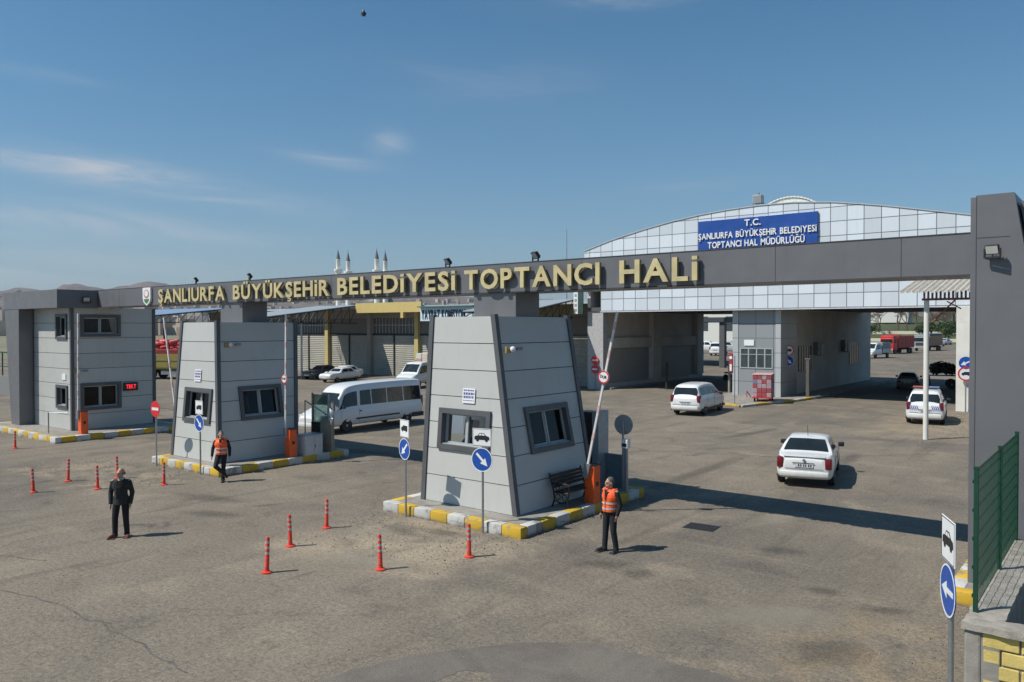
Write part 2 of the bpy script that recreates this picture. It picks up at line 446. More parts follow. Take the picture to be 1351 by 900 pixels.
# ------------------------------------------------------------------ ground
GROUND_TONE = (.93, .865, .80)
def ground_material():
    N = NT("asphalt_yard")
    X = N.xyz()
    big = N.noise(.09, 5, .6, .4); mid = N.noise(.55, 6, .62, .5)
    fine = N.noise(11, 6, .78); grit = N.noise(70, 2, .6)
    c = N.mix(N.ramp(big, .36, .62), (.150, .142, .128), (.226, .206, .176))
    c = N.mix(N.ramp(mid, .50, .70, 0, .75), c, (.285, .255, .208))         # dusty patches
    c = N.mix(N.ramp(mid, .45, .28, 0, .6), c, (.105, .100, .094))           # worn dark binder
    blot = N.noise(2.1, 6, .68, .7)
    c = N.mix(N.ramp(blot, .55, .72, 0, .5), c, (.27, .25, .21))
    c = N.mix(N.ramp(blot, .42, .26, 0, .55), c, (.10, .095, .088))
    # traffic streaks along y, and tyre curves across the apron
    st = N.noise(1, 6, .65, .35, vec=N.mapping((1.5, .09, 1)))
    c = N.mix(N.ramp(st, .52, .68, 0, .5), c, (.120, .113, .102))
    st2 = N.noise(1, 6, .65, .5, vec=N.mapping((.12, 1.1, 1), rot=(0, 0, R(24))))
    c = N.mix(N.ramp(st2, .54, .70, 0, .42), c, (.27, .248, .205))
    # pale dust on the median area between the posts and before the island
    def zone(x0, x1, y0, y1, soft):
        wob = N.math('MULTIPLY', N.math('SUBTRACT', N.noise(.5, 4, .6), .5), 3.2)
        xx, yy = N.math('ADD', X[0], wob), N.math('ADD', X[1], wob)
        a = N.math('MULTIPLY', N.ramp(xx, x0 - soft, x0 + soft), N.ramp(xx, x1 + soft, x1 - soft))
        b = N.math('MULTIPLY', N.ramp(yy, y0 - soft, y0 + soft), N.ramp(yy, y1 + soft, y1 - soft))
        return N.math('MULTIPLY', a, b)
    dust = N.math('MULTIPLY', zone(-16.2, -11.6, 11.2, 15.6, .9), N.ramp(N.noise(.9, 6, .65, .6), .3, .62, .15, 1))
    c = N.mix(N.math('MULTIPLY', dust, 1.), c, (.36, .318, .25))
    dust2 = N.math('MULTIPLY', zone(-33, -25.5, 11.2, 14.6, .8), N.ramp(N.noise(1.1, 6, .65, .6), .38, .62))
    c = N.mix(N.math('MULTIPLY', dust2, .9), c, (.31, .27, .21))
    dust3 = N.math('MULTIPLY', zone(-4.6, -2.5, 9, 15.5, .8), N.ramp(N.noise(.9, 6, .65, .8), .4, .62))
    c = N.mix(N.math('MULTIPLY', dust3, .7), c, (.28, .232, .165))
    dust4 = N.math('MULTIPLY', zone(-11, -3, 41.5, 53.5, 1.2), N.ramp(N.noise(.6, 6, .65, .8), .36, .6))
    c = N.mix(N.math('MULTIPLY', dust4, .7), c, (.34, .285, .21))
    # oil, tyre rub
    oil = N.ramp(N.noise(.42, 6, .6, .9), .63, .73, 0, .75)
    c = N.mix(oil, c, (.075, .072, .068))
    # cracks
    vo = N.n.new("ShaderNodeTexVoronoi"); vo.feature = 'DISTANCE_TO_EDGE'; vo.inputs["Scale"].default_value = .16
    wv = N.n.new("ShaderNodeVectorMath"); wv.operation = 'ADD'
    sc = N.n.new("ShaderNodeVectorMath"); sc.operation = 'SCALE'; sc.inputs[3].default_value = 1.6
    N.l.new(N.noise(.6, 6, .7, col=True), sc.inputs[0]); N.l.new(N.tc.outputs["Object"], wv.inputs[0]); N.l.new(sc.outputs[0], wv.inputs[1])
    N.l.new(wv.outputs[0], vo.inputs["Vector"])
    cr = N.math('MULTIPLY', N.ramp(vo.outputs["Distance"], .010, .002), N.ramp(N.noise(.22, 3), .5, .62))
    c = N.mix(N.math('MULTIPLY', cr, .3), c, (.07, .064, .056))
    # aggregate speckle
    c = N.mix(.55, c, N.mix(N.ramp(fine, .3, .7), (.42, .42, .42), (1.5, 1.48, 1.44)), 'MULTIPLY')
    sp = N.noise(24, 2, .5)
    c = N.mix(N.ramp(sp, .60, .68, 0, .55), c, (.34, .325, .29))             # pale chippings
    c = N.mix(N.ramp(sp, .40, .33, 0, .6), c, (.07, .066, .06))              # pits
    c = N.mix(.6, c, N.mix(N.ramp(grit, .3, .7), (.6, .6, .6), (1.4, 1.4, 1.4)), 'MULTIPLY')
    c = N.mix(1., c, GROUND_TONE, 'MULTIPLY')
    N.color(c)
    N.b.inputs["Roughness"].default_value = .9; N.b.inputs["Specular IOR Level"].default_value = .25
    h = N.math('ADD', N.math('MULTIPLY', fine, .4), N.math('MULTIPLY', grit, .6))
    N.bump(N.math('ADD', h, N.math('MULTIPLY', mid, 1.2)), .5, .012)
    return N.m
M_asph = ground_material()
def earth_material():
    N = NT("dry_earth")
    c = N.mix(N.ramp(N.noise(.02, 6, .6), .35, .65), (.20, .17, .12), (.13, .15, .07))
    c = N.mix(N.ramp(N.noise(.3, 6, .7), .4, .7, 0, .6), c, (.27, .23, .17))
    N.color(c); N.b.inputs["Roughness"].default_value = .95
    return N.m
M_earth = earth_material()
tag(MB().quad((-5400, -3000, -.012), (5400, -3000, -.012), (5400, 5400, -.012), (-5400, 5400, -.012)).build("ground", M_earth), kind='structure')
tag(MB().quad((-150, -30, 0), (40, -30, 0), (40, 300, 0), (-150, 300, 0)).build("asphalt_yard", M_asph), kind='structure')

def wob_poly(pts, n=8, amp=.12, seed=1):
    rnd = random.Random(seed); out = []
    for (a, b) in zip(pts, pts[1:] + pts[:1]):
        for k in range(n):
            t = k / n
            out.append((a[0] + (b[0] - a[0]) * t + rnd.uniform(-amp, amp), a[1] + (b[1] - a[1]) * t + rnd.uniform(-amp, amp)))
    return out
def patch_material(name, a, b):
    N = NT(name)
    c = N.mix(N.ramp(N.noise(.9, 6, .65, .4), .32, .68), a, b)
    c = N.mix(.6, c, N.mix(N.ramp(N.noise(55, 3, .6), .3, .7), (.55, .55, .55), (1.4, 1.4, 1.4)), 'MULTIPLY')
    N.color(N.mix(1., c, GROUND_TONE, 'MULTIPLY')); N.b.inputs["Roughness"].default_value = .9; N.b.inputs["Specular IOR Level"].default_value = .25
    N.bump(N.noise(60, 4, .7), .45, .01)
    return N.m
M_patch = patch_material("newer_asphalt", (.140, .134, .126), (.186, .176, .162))
M_soil = patch_material("swept_soil", (.28, .235, .17), (.40, .35, .27))
def sheet(name, poly, z, m):
    o = MB().add([(x, y, z) for x, y in poly], [tuple(range(len(poly)))]) or None
def flat(name, poly, z, m):
    mb = MB(); mb.add([(x, y, z) for x, y in poly], [tuple(range(len(poly)))])
    o = mb.build(name, m, fix=False)
    return tag(o, kind='structure')
# later asphalt patch in the foreground
flat("road_patch", wob_poly([(-9.6, 7.2), (-9.33, 8.48), (-8.75, 9.5), (-7.89, 10.57), (-7.2, 11.05), (-5.94, 11.22), (-4.55, 11.3), (-3.0, 11.1), (-2.7, 9.0), (-5.4, 6.6), (-6.9, 8.6), (-7.28, 9.05), (-7.82, 9.17), (-8.13, 9.0), (-8.2, 8.4), (-8.2, 7.4)], 6, .035, 3), .004, M_patch)
def worn_mat(name, col):
    N = NT(name); N.color(col); N.b.inputs["Roughness"].default_value = .9
    tr = N.n.new("ShaderNodeBsdfTransparent"); mx = N.n.new("ShaderNodeMixShader")
    N.l.new(N.ramp(N.noise(9, 5, .75), .48, .66, 0, .75), mx.inputs[0])
    N.l.new(tr.outputs[0], mx.inputs[1]); N.l.new(N.b.outputs[0], mx.inputs[2]); N.l.new(mx.outputs[0], N.out.inputs[0])
    return N.m
# soft oil and damp stains, and thin seams between laid strips
def stain_mat(name, col, amt):
    N = NT(name); N.color(col); N.b.inputs["Roughness"].default_value = .8
    ln = N.n.new("ShaderNodeVectorMath"); ln.operation = 'LENGTH'
    N.l.new(N.tc.outputs["Object"], ln.inputs[0])
    wv = N.math('ADD', ln.outputs["Value"], N.math('MULTIPLY', N.math('SUBTRACT', N.noise(2.2, 6, .7), .5), 1.1))
    tr = N.n.new("ShaderNodeBsdfTransparent"); mx = N.n.new("ShaderNodeMixShader")
    N.l.new(N.ramp(wv, .95, .15, 0, amt), mx.inputs[0])
    N.l.new(tr.outputs[0], mx.inputs[1]); N.l.new(N.b.outputs[0], mx.inputs[2]); N.l.new(mx.outputs[0], N.out.inputs[0])
    return N.m
M_oil, M_damp, M_pale = stain_mat("oil_stain", (.035, .033, .03), .25), stain_mat("damp_stain", (.075, .07, .062), .30), stain_mat("pale_dust", (.36, .32, .255), .38)
for i, (x, y, sx_, sy_, rz_, m_) in enumerate(((-14.1, 14.75, 1.5, .38, 4, M_oil), (-14.9, 14.2, 1.2, .35, -12, M_damp), (-9.3, 15.0, .9, .45, 30, M_oil), (-8.3, 14.9, .5, .5, 0, M_damp), (-4.9, 16.2, .55, .35, 10, M_oil), (-3.6, 15.8, .7, .3, 25, M_oil),
        (-6.5, 18.5, .9, .5, 15, M_damp), (-20.5, 12.2, 1.6, .5, 20, M_damp), (-25.6, 22.3, 2.2, .6, 5, M_damp), (-9.0, 33.0, 2.6, .5, 95, M_damp), (-15.0, 38.0, 4, .5, 80, M_damp), (-3.9, 13.2, 1.3, .8, 60, M_oil),
        (-5.2, 14.2, 2.3, 1.0, 40, M_pale), (-13.6, 11.9, 2.2, .8, 10, M_pale), (-15.6, 13.6, 1.4, .6, 30, M_pale), (-7.6, 21.5, 2.4, .5, 70, M_pale), (-18.5, 28.5, 3.5, .8, 30, M_pale), (-29.5, 12.6, 3.0, .55, 12, M_pale), (-22.5, 13.3, 2.2, .6, 10, M_damp), (-12.5, 27.0, .5, 5.5, 2, M_damp), (-6.0, 8.0, 2.5, .5, 20, M_pale))):
    mb = MB(); mb.add([(math.cos(k * PI / 12) * 1.6, math.sin(k * PI / 12) * 1.6, 0) for k in range(24)], [tuple(range(24))])
    o = mb.build("ground_stain", m_, fix=False); o.location = (x, y, .0055 + .0004 * i); o.rotation_euler = (0, 0, R(rz_)); o.scale = (sx_, sy_, 1); tag(o, kind='structure')
M_seam = stain_mat("seam_dark", (.05, .047, .042), .8)
def seam_line(pts, w, seed):
    rnd = random.Random(seed); P_ = []
    for a, b in zip(pts[:-1], pts[1:]):
        n = max(3, int(math.dist(a, b) / .25))
        for k in range(n): P_.append((lerp(a[0], b[0], k / n) + rnd.gauss(0, .035), lerp(a[1], b[1], k / n) + rnd.gauss(0, .035)))
    P_.append(pts[-1]); L_, R_ = [], []
    for i, p in enumerate(P_):
        q = P_[min(i + 1, len(P_) - 1)]; r0 = P_[max(i - 1, 0)]; d = Vector((q[0] - r0[0], q[1] - r0[1])).normalized(); ww = w * rnd.uniform(.3, 1.2)
        L_.append((p[0] - d.y * ww, p[1] + d.x * ww, .0048)); R_.append((p[0] + d.y * ww, p[1] - d.x * ww, .0048))
    mb = MB(); n = len(P_); mb.add(L_ + R_, [(i, i + 1, n + i + 1, n + i) for i in range(n - 1)])
    tag(mb.build("asphalt_seam", M_seamline, fix=False), kind='structure')
def lerp(a, b, t): return a + (b - a) * t
M_seamline = mat("seam_line", (.125, .117, .106), .9, var=.4, scale=6)
seam_line([(-22.3, 6.0), (-20.6, 6.9), (-19.4, 7.4)], .018, 1)
seam_line([(-20.0, 5.6), (-15.9, 6.4), (-13.2, 6.4), (-11.4, 6.3)], .022, 2)
seam_line([(-19.5, 27.5), (-15.5, 30.5), (-11.0, 31.8), (-6.5, 36.5)], .035, 4)
seam_line([(-22.0, 33.5), (-16.0, 37.5), (-9.5, 39.6), (-5.0, 39.8)], .04, 5)
# worn remains of painted arrows across the lanes
M_worn = worn_mat("worn_paint", (.30, .26, .19))
rnd = random.Random(6); wm_ = MB()
for x, y, l, a in ((-10.2, 12.68, .30, .2), (-9.85, 12.66, .22, 1.), (-8.95, 12.58, .34, -.3), (-8.7, 12.5, .18, .9), (-8.15, 12.47, .26, 1.2), (-7.44, 12.67, .36, -.4), (-7.1, 12.5, .28, -.1), (-6.75, 12.66, .24, .8), (-6.42, 12.46, .40, -.1), (-6.2, 12.7, .2, 1.3), (-5.85, 12.78, .2, -.5), (-5.5, 12.72, .34, -.6)):
    pts_ = []
    for k in range(10):
        t_ = 2 * PI * k / 10; rr = rnd.uniform(.55, 1.1)
        px, py = l * .75 * rr * math.cos(t_), .14 * rr * math.sin(t_)
        pts_.append((x + px * math.cos(a) - py * math.sin(a), y + px * math.sin(a) + py * math.cos(a), .009))
    wm_.add(pts_, [tuple(range(10))])
tag(wm_.build("worn_road_marking", M_worn, fix=False), kind='structure')
for i, (x, y, l) in enumerate([]):
    flat("soil_strip", wob_poly([(x - .3, y - 1.1), (x + l, y + .1), (x + l + .5, y + 1.2), (x + 1.5, y + .5)], 8, .16, 11), .004, M_soil)

# ------------------------------------------------------------------ pavements with painted kerbs
def island(name, x0, x1, y0, y1, h=.28, w=.30, step=.62, rr=.35, phase=0):
    """paved island: painted kerb stones round a concrete infill"""
    root = bpy.data.objects.new(name, None); COL.objects.link(root); tag(root, kind='structure')
    root.location = ((x0 + x1) / 2, (y0 + y1) / 2, 0); o = root.location
    MB(o).box(x0 + w - .005, x1 - w + .005, y0 + w - .005, y1 - w + .005, -.05, h - .012).build("paving", M_conc, root)
    # ring of stones
    inner = [(x0 + w, y0 + w), (x1 - w, y0 + w), (x1 - w, y1 - w), (x0 + w, y1 - w)]
    mbs = [MB(o), MB(o)]
    k = phase
    def stone(a, b, side):
        nonlocal k
        mb = mbs[k % 2]; k += 1
        mb.rbox(a[0] + .004, b[0] - .004, a[1] + .004, b[1] - .004, -.05, h, .03)
    n = max(2, round((x1 - x0) / step))
    for i in range(n):
        xa, xb = x0 + (x1 - x0) * i / n, x0 + (x1 - x0) * (i + 1) / n
        stone((xa, y0), (xb, y0 + w), 0)
    m = max(2, round((y1 - y0 - 2 * w) / (step * 1.05)))
    for i in range(m):
        ya, yb = y0 + w + (y1 - y0 - 2 * w) * i / m, y0 + w + (y1 - y0 - 2 * w) * (i + 1) / m
        stone((x1 - w, ya), (x1, yb), 1)
    for i in range(n):
        xa, xb = x1 - (x1 - x0) * i / n, x1 - (x1 - x0) * (i + 1) / n
        stone((xb, y1 - w), (xa, y1), 2)
    for i in range(m):
        ya, yb = y1 - w - (y1 - y0 - 2 * w) * i / m, y1 - w - (y1 - y0 - 2 * w) * (i + 1) / m
        stone((x0, yb), (x0 + w, ya), 3)
    mbs[0].build("kerb_stones", M_kwht, root, smooth=30)
    mbs[1].build("kerb_stones", M_kyel, root, smooth=30)
    return root
island("traffic_island", -17.05, -12.0, 15.45, 21.75, phase=0)
island("traffic_island", -30.15, -25.4, 15.3, 21.2, phase=0)
island("traffic_island", -47.4, -38.65, 15.15, 21.5, phase=1)
island("traffic_island", -2.86, 3.0, 16.9, 22.0, phase=1)

def grit():
    rnd = random.Random(31); mb = MB()
    def stone(x, y, r):
        a = rnd.uniform(0, 6.28); p = [(x + r * math.cos(a + k * 2.1) * rnd.uniform(.6, 1.2), y + r * math.sin(a + k * 2.1) * rnd.uniform(.6, 1.2), .006) for k in range(3)]
        mb.add(p + [(x, y, .006 + r * rnd.uniform(.5, 1.))], [(0, 1, 3), (1, 2, 3), (2, 0, 3)])
    for _ in range(900): stone(rnd.uniform(-17, -11.6), 11 + rnd.betavariate(2.2, 1.2) * 4.3, rnd.uniform(.008, .03))
    for _ in range(500): stone(rnd.uniform(-33, -25.5), 11 + rnd.betavariate(2, 1.2) * 4, rnd.uniform(.01, .035))
    for _ in range(500): stone(-11.95 + abs(rnd.gauss(0, .22)), rnd.uniform(15.3, 21.8), rnd.uniform(.008, .028))
    for _ in range(400): stone(rnd.uniform(-9, -3), rnd.uniform(39.5, 55), rnd.uniform(.02, .06))
    for _ in range(500): stone(-2.1 - abs(rnd.gauss(0, .5)), rnd.uniform(8, 17), rnd.uniform(.008, .03))
    for _ in range(900): stone(rnd.uniform(-24, -3), rnd.uniform(5, 16), rnd.uniform(.006, .018))
    tag(mb.build("gravel", mat("grit", (.24, .22, .185), .9, var=.5, scale=3), fix=False), "loose grit and small stones scattered over the asphalt", "gravel", kind='stuff')
grit()

# ------------------------------------------------------------------ booths
def lerp(a, b, t): return a + (b - a) * t
def clad(mb, BL, BR, TR, TL, n, k, zs, holes, th=.04, gap=.022, inset=0.):
    """slabs of cladding between levels zs on a battered face, leaving holes (a0,a1,z0,z1) along axis k"""
    BL, BR, TR, TL, n = map(Vector, (BL, BR, TR, TL, n))
    z0, z1 = BL.z, TL.z
    def pt(a, z, s=None):
        t = (z - z0) / (z1 - z0)
        L, Rr = BL.lerp(TL, t), BR.lerp(TR, t)
        if s is None: s = (a - L[k]) / (Rr[k] - L[k])
        return L.lerp(Rr, s)
    def slab(f, za, zb):
        P4 = [f(0, za), f(1, za), f(1, zb), f(0, zb)]
        P4 = [p - n * inset for p in P4]
        Q4 = [p - n * th for p in P4]
        mb.add(P4 + Q4, [(0, 1, 2, 3), (7, 6, 5, 4), (0, 4, 5, 1), (1, 5, 6, 2), (2, 6, 7, 3), (3, 7, 4, 0)])
    for a, b in zip(zs[:-1], zs[1:]):
        za, zb = a + gap / 2, b - gap / 2
        cuts = sorted({za, zb} | {q for h in holes for q in (h[2], h[3]) if za < q < zb})
        for c, d in zip(cuts[:-1], cuts[1:]):
            hs = [h for h in holes if h[2] <= c + 1e-6 and h[3] >= d - 1e-6]
            if not hs: slab(lambda s, z: pt(0, z, s), c, d); continue
            h = hs[0]
            t = ((c + d) / 2 - z0) / (z1 - z0)
            rev = BL.lerp(TL, t)[k] > BR.lerp(TR, t)[k]
            lo, hi = (h[1], h[0]) if rev else (h[0], h[1])
            slab(lambda s, z, lo=lo: pt(0, z, 0) if s == 0 else pt(lo, z), c, d)
            slab(lambda s, z, hi=hi: pt(hi, z) if s == 0 else pt(0, z, 1), c, d)

def window_unit(parent, org, face_x=None, face_y=None, a0=0, a1=1, z0=0, z1=1, tilt=0., sashes=2, ring=.145, blinds=False, sill=True):
    """window in a face with normal -y (face_y) or +x (face_x): proud dark surround, white sashes set back, glass"""
    def F(a, d, z):                      # d = distance outwards from the face, leaning with the batter
        off = d - (z - z0) * tilt
        return (a, face_y - off, z) if face_y is not None else (face_x + off, a, z)
    def bar(mb, b0, b1, c0, c1, d0, d1):
        P8 = [F(a, d, z) for z in (c0, c1) for d in (d0, d1) for a in (b0, b1)]
        mb.add(P8, [(0, 2, 3, 1), (4, 5, 7, 6), (0, 1, 5, 4), (2, 6, 7, 3), (0, 4, 6, 2), (1, 3, 7, 5)])
    fr = MB(org)
    g = ring
    bar(fr, a0, a1, z1 - g, z1, -.20, .07); bar(fr, a0, a1, z0, z0 + g, -.20, .07)
    bar(fr, a0, a0 + g, z0 + g, z1 - g, -.20, .07); bar(fr, a1 - g, a1, z0 + g, z1 - g, -.20, .07)
    w = fr.build("window", M_trim, parent)
    s = MB(org); i0, i1, j0, j1 = a0 + g, a1 - g, z0 + g, z1 - g
    t = .06
    n = sashes
    for q in range(n):
        p0, p1 = lerp(i0, i1, q / n), lerp(i0, i1, (q + 1) / n)
        dd = -.17 + .03 * (q % 2)
        bar(s, p0, p1, j1 - t, j1, dd, dd + .05); bar(s, p0, p1, j0, j0 + t, dd, dd + .05)
        bar(s, p0, p0 + t, j0 + t, j1 - t, dd, dd + .05); bar(s, p1 - t, p1, j0 + t, j1 - t, dd, dd + .05)
    if sill: bar(s, i0, i1, j0 - .002, j0 + .02, -.11, .02)
    s.build("sash", M_pvc, w)
    p = MB(org)
    p.add([F(i0, -.15, j0), F(i1, -.15, j0), F(i1, -.15, j1), F(i0, -.15, j1)], [(0, 1, 2, 3)])
    p.build("pane", M_glass, w)
    return w

def trim_post(mb, bx, by, tx, ty, z0, z1, sx, sy, wx=.115, wy=.115, proud=.04):
    """corner post following the batter; sx, sy = direction outwards of this corner"""
    def ring(cx, cy, z):
        xa, xb = cx + sx * proud, cx - sx * wx; ya, yb = cy + sy * proud, cy - sy * wy
        return [(xa, ya, z), (xb, ya, z), (xb, yb, z), (xa, yb, z)]
    mb.add(ring(bx, by, z0) + ring(tx, ty, z1), [(0, 1, 2, 3), (7, 6, 5, 4), (0, 4, 5, 1), (1, 5, 6, 2), (2, 6, 7, 3), (3, 7, 4, 0)])

def booth(label, x0b, x1b, x0t, x1t, y0b, y1b, y0t, y1t, z0, z1, wf, wr, rows=7):
    """battered ticket booth; wf = front window (x0,x1,z0,z1), wr = side window (y0,y1,z0,z1)"""
    org = ((x0b + x1b) / 2, (y0b + y1b) / 2, z0)
    root = thing("ticket_booth", label, "booth", org, group="tapered booths under the gate")
    zs = [z0 + (z1 - z0) * i / rows for i in range(rows + 1)]
    cB = [(x0b, y0b, z0), (x1b, y0b, z0), (x1b, y1b, z0), (x0b, y1b, z0)]
    cT = [(x0t, y0t, z1), (x1t, y0t, z1), (x1t, y1t, z1), (x0t, y1t, z1)]
    nf = Vector((0, -(z1 - z0), (y0t - y0b))).normalized(); nf.z = abs(nf.z)
    faces = [(0, 1, (0, -1, 0), 0, [wf]), (1, 2, (1, 0, 0), 1, [wr]), (2, 3, (0, 1, 0), 0, []), (3, 0, (-1, 0, 0), 1, [])]
    mb, core = MB(org), MB(org)
    for a, b, n, k, hs in faces:
        hs2 = [(h[0] + .04, h[1] - .04, h[2] + .04, h[3] - .04) for h in hs]
        clad(mb, cB[a], cB[b], cT[b], cT[a], n, k, zs, hs2)
        clad(core, cB[a], cB[b], cT[b], cT[a], n, k, [z0, z1], hs2, th=.08, gap=0, inset=.045)
    mb.build("cladding", M_panel, root)
    core.build("wall", M_panel_core, root)
    top = MB(org).box(x0t + .03, x1t - .03, y0t + .03, y1t - .03, z1 - .10, z1 - .002)
    top.build("roof", M_panel, root)
    for i, (sx, sy) in enumerate(((-1, -1), (1, -1), (1, 1), (-1, 1))):
        q = MB(org); trim_post(q, cB[i][0], cB[i][1], cT[i][0], cT[i][1], z0, z1 + .06, sx, sy)
        q.build("corner_trim", M_trim, root)
    tf = (y0t - y0b) / (z1 - z0); tr = (x1b - x1t) / (z1 - z0)
    yf = y0b + tf * (wf[2] - z0); xr = x1b - tr * (wr[2] - z0)
    window_unit(root, org, face_y=yf, a0=wf[0], a1=wf[1], z0=wf[2], z1=wf[3], tilt=tf)
    window_unit(root, org, face_x=xr, a0=wr[0], a1=wr[1], z0=wr[2], z1=wr[3], tilt=tr, ring=.145)
    # inside: floor, desk, monitor, seat
    MB(org).box(x0b + .2, x1b - .2, y0b + .2, y1b - .2, z0 - .001, z0 + .08).build("floor", M_dark, root)
    d = MB(org).box(wf[0], wf[1] + .3, y0b + .55, y0b + 1.1, z0 + 1.15, z0 + 1.2)
    d.box(x1b - 1.15, x1b - .65, y0b + 1.1, wr[1], z0 + 1.15, z0 + 1.2)
    d.build("desk", mat("desk_top", (.34, .27, .19), .5), root)
    return root, yf, xr
b1, b1y, b1x = booth("largest nearest tapered grey booth, bench against its shaded right wall", -16.38, -12.87, -16.45, -14.03, 16.4, 20.15, 16.88, 20.5, .268, 5.60,
                     (-15.87, -13.93, 1.80, 2.97), (17.45, 19.55, 1.76, 3.05))
b2, b2y, b2x = booth("middle tapered grey booth, a man in orange vest leaning by its front corner", -29.9, -26.52, -29.95, -27.42, 16.0, 19.45, 16.5, 20.1, .268, 5.50,
                     (-29.22, -27.3, 1.67, 2.98), (17.1, 19.0, 1.74, 3.04))
# things inside the booths, seen through the panes
tag(MB().rbox(-15.35, -15.0, 17.05, 17.3, 1.47, 1.78, .03).build("red_box", M_red), "small red box on the desk behind the nearest booth's front window", "box")
def monitor(x, y, z, rz, label):
    t = thing("computer_monitor", label, "monitor", (x, y, z), rz, "screens on the booth desks")
    MB().rbox(-.25, .25, -.02, .02, .10, .42, .01).build("screen", M_blk, t)
    MB().box(-.03, .03, .021, .04, .0, .14).box(-.12, .12, -.06, .08, 0, .015).build("stand", M_blk, t)
monitor(-14.45, 17.25, 1.47, R(160), "dark screen on the desk inside the nearest booth")
monitor(-28.1, 16.85, 1.47, R(150), "dark screen on the desk inside the middle booth")

# third booth: straight two-storey block inside the gate's end portal
o3 = (-42.7, 18.8, .27)
b3 = thing("guard_booth", "two-storey pale grey booth at the far left end of the gate", "booth", o3)
X0, X1, Y0, Y1, Z0, Z1 = -46.0, -40.72, 16.75, 20.9, .268, 6.29
zs3 = [Z0 + (Z1 - Z0) * i / 8 for i in range(9)]
W3 = {'f': [(-42.45, -41.15, 1.30, 2.46), (-42.42, -41.15, 4.72, 5.98)], 'r': [(17.15, 19.12, 1.21, 2.56), (17.17, 19.12, 4.85, 5.95)]}
mb, core = MB(o3), MB(o3)
cb = [(X0, Y0), (X1, Y0), (X1, Y1), (X0, Y1)]
for a, b, n, k, hs in ((0, 1, (0, -1, 0), 0, W3['f']), (1, 2, (1, 0, 0), 1, W3['r']), (2, 3, (0, 1, 0), 0, []), (3, 0, (-1, 0, 0), 1, [])):
    hs2 = [(h[0] + .04, h[1] - .04, h[2] + .04, h[3] - .04) for h in hs]
    q = [(*cb[a], Z0), (*cb[b], Z0), (*cb[b], Z1), (*cb[a], Z1)]
    clad(mb, *q, n, k, zs3, hs2)
    clad(core, *q, n, k, [Z0, Z1], hs2, th=.08, gap=0, inset=.045)
mb.build("cladding", M_panel, b3); core.build("wall", M_panel_core, b3)
MB(o3).box(X0 + .13, X1 - .13, Y0 + .13, Y1 - .13, 3.2, 3.35).box(X0 + .13, X1 - .13, Y0 + .13, Y1 - .13, Z0, Z0 + .05).build("floor", M_dark, b3)
for sx, sy, cx, cy in ((-1, -1, X0, Y0), (1, -1, X1, Y0), (1, 1, X1, Y1), (-1, 1, X0, Y1)):
    q = MB(o3); trim_post(q, cx, cy, cx, cy, Z0, Z1 - .005, sx, sy, proud=.04); q.build("corner_trim", M_trim, b3)
for h in W3['f']: window_unit(b3, o3, face_y=Y0, a0=h[0], a1=h[1], z0=h[2], z1=h[3], sashes=1, ring=.14)
for h in W3['r']: window_unit(b3, o3, face_x=X1, a0=h[0], a1=h[1], z0=h[2], z1=h[3], sashes=2, ring=.15)

# ------------------------------------------------------------------ the gate: beam, necks, portal leg, pylon, letters
og = (-20, 18.6, 0)
gate = thing("entrance_gate", "long grey gate beam with gold letters spanning the booths", "gate", og)
BY0, BY1, BZ0, BZ1 = 17.9, 19.3, 6.31, 7.14
MB(og).box(-41.0, -2.6, BY0, BY1, BZ0, BZ1).build("beam", M_beam, gate)
jm = MB(og)
x = -3.88
while x > -40.9:
    jm.box(x - .008, x + .008, BY0 - .0025, BY0 + .05, BZ0 + .002, BZ1 + .002); x -= 2.64
jm.box(-41.0, -2.6, BY0 - .004, BY0 + .03, BZ0 - .012, BZ0 + .02)
jm.box(-41.0, -2.6, BY0 - .012, BY1 + .012, BZ1, BZ1 + .02)
jm.build("joint_strip", M_beam_joint, gate)
# necks on the booths
for (xa, xb, z) in ((-15.72, -14.12, 5.58), (-29.55, -27.98, 5.48)):
    MB(og).box(xa, xb, 17.96, 19.1, z, BZ0 - .004).build("neck", M_beam, gate)
# end portal at the far left
pm = MB(og)
pm.box(-47.05, -40.42, 16.0, 17.88, BZ0 - .05, BZ1)
pm.build("end_band", M_beam, gate)
lg = MB(og)
lg.add([(-46.25, 16.02, .27), (-45.2, 16.02, .27), (-45.2, 16.69, .27), (-46.25, 16.69, .27), (-47.0, 16.02, BZ0 - .05), (-45.12, 16.02, BZ0 - .05), (-45.12, 16.69, BZ0 - .05), (-47.0, 16.69, BZ0 - .05)],
       [(0, 1, 2, 3), (7, 6, 5, 4), (0, 4, 5, 1), (1, 5, 6, 2), (2, 6, 7, 3), (3, 7, 4, 0)])
lg.build("portal_leg", M_beam, gate)
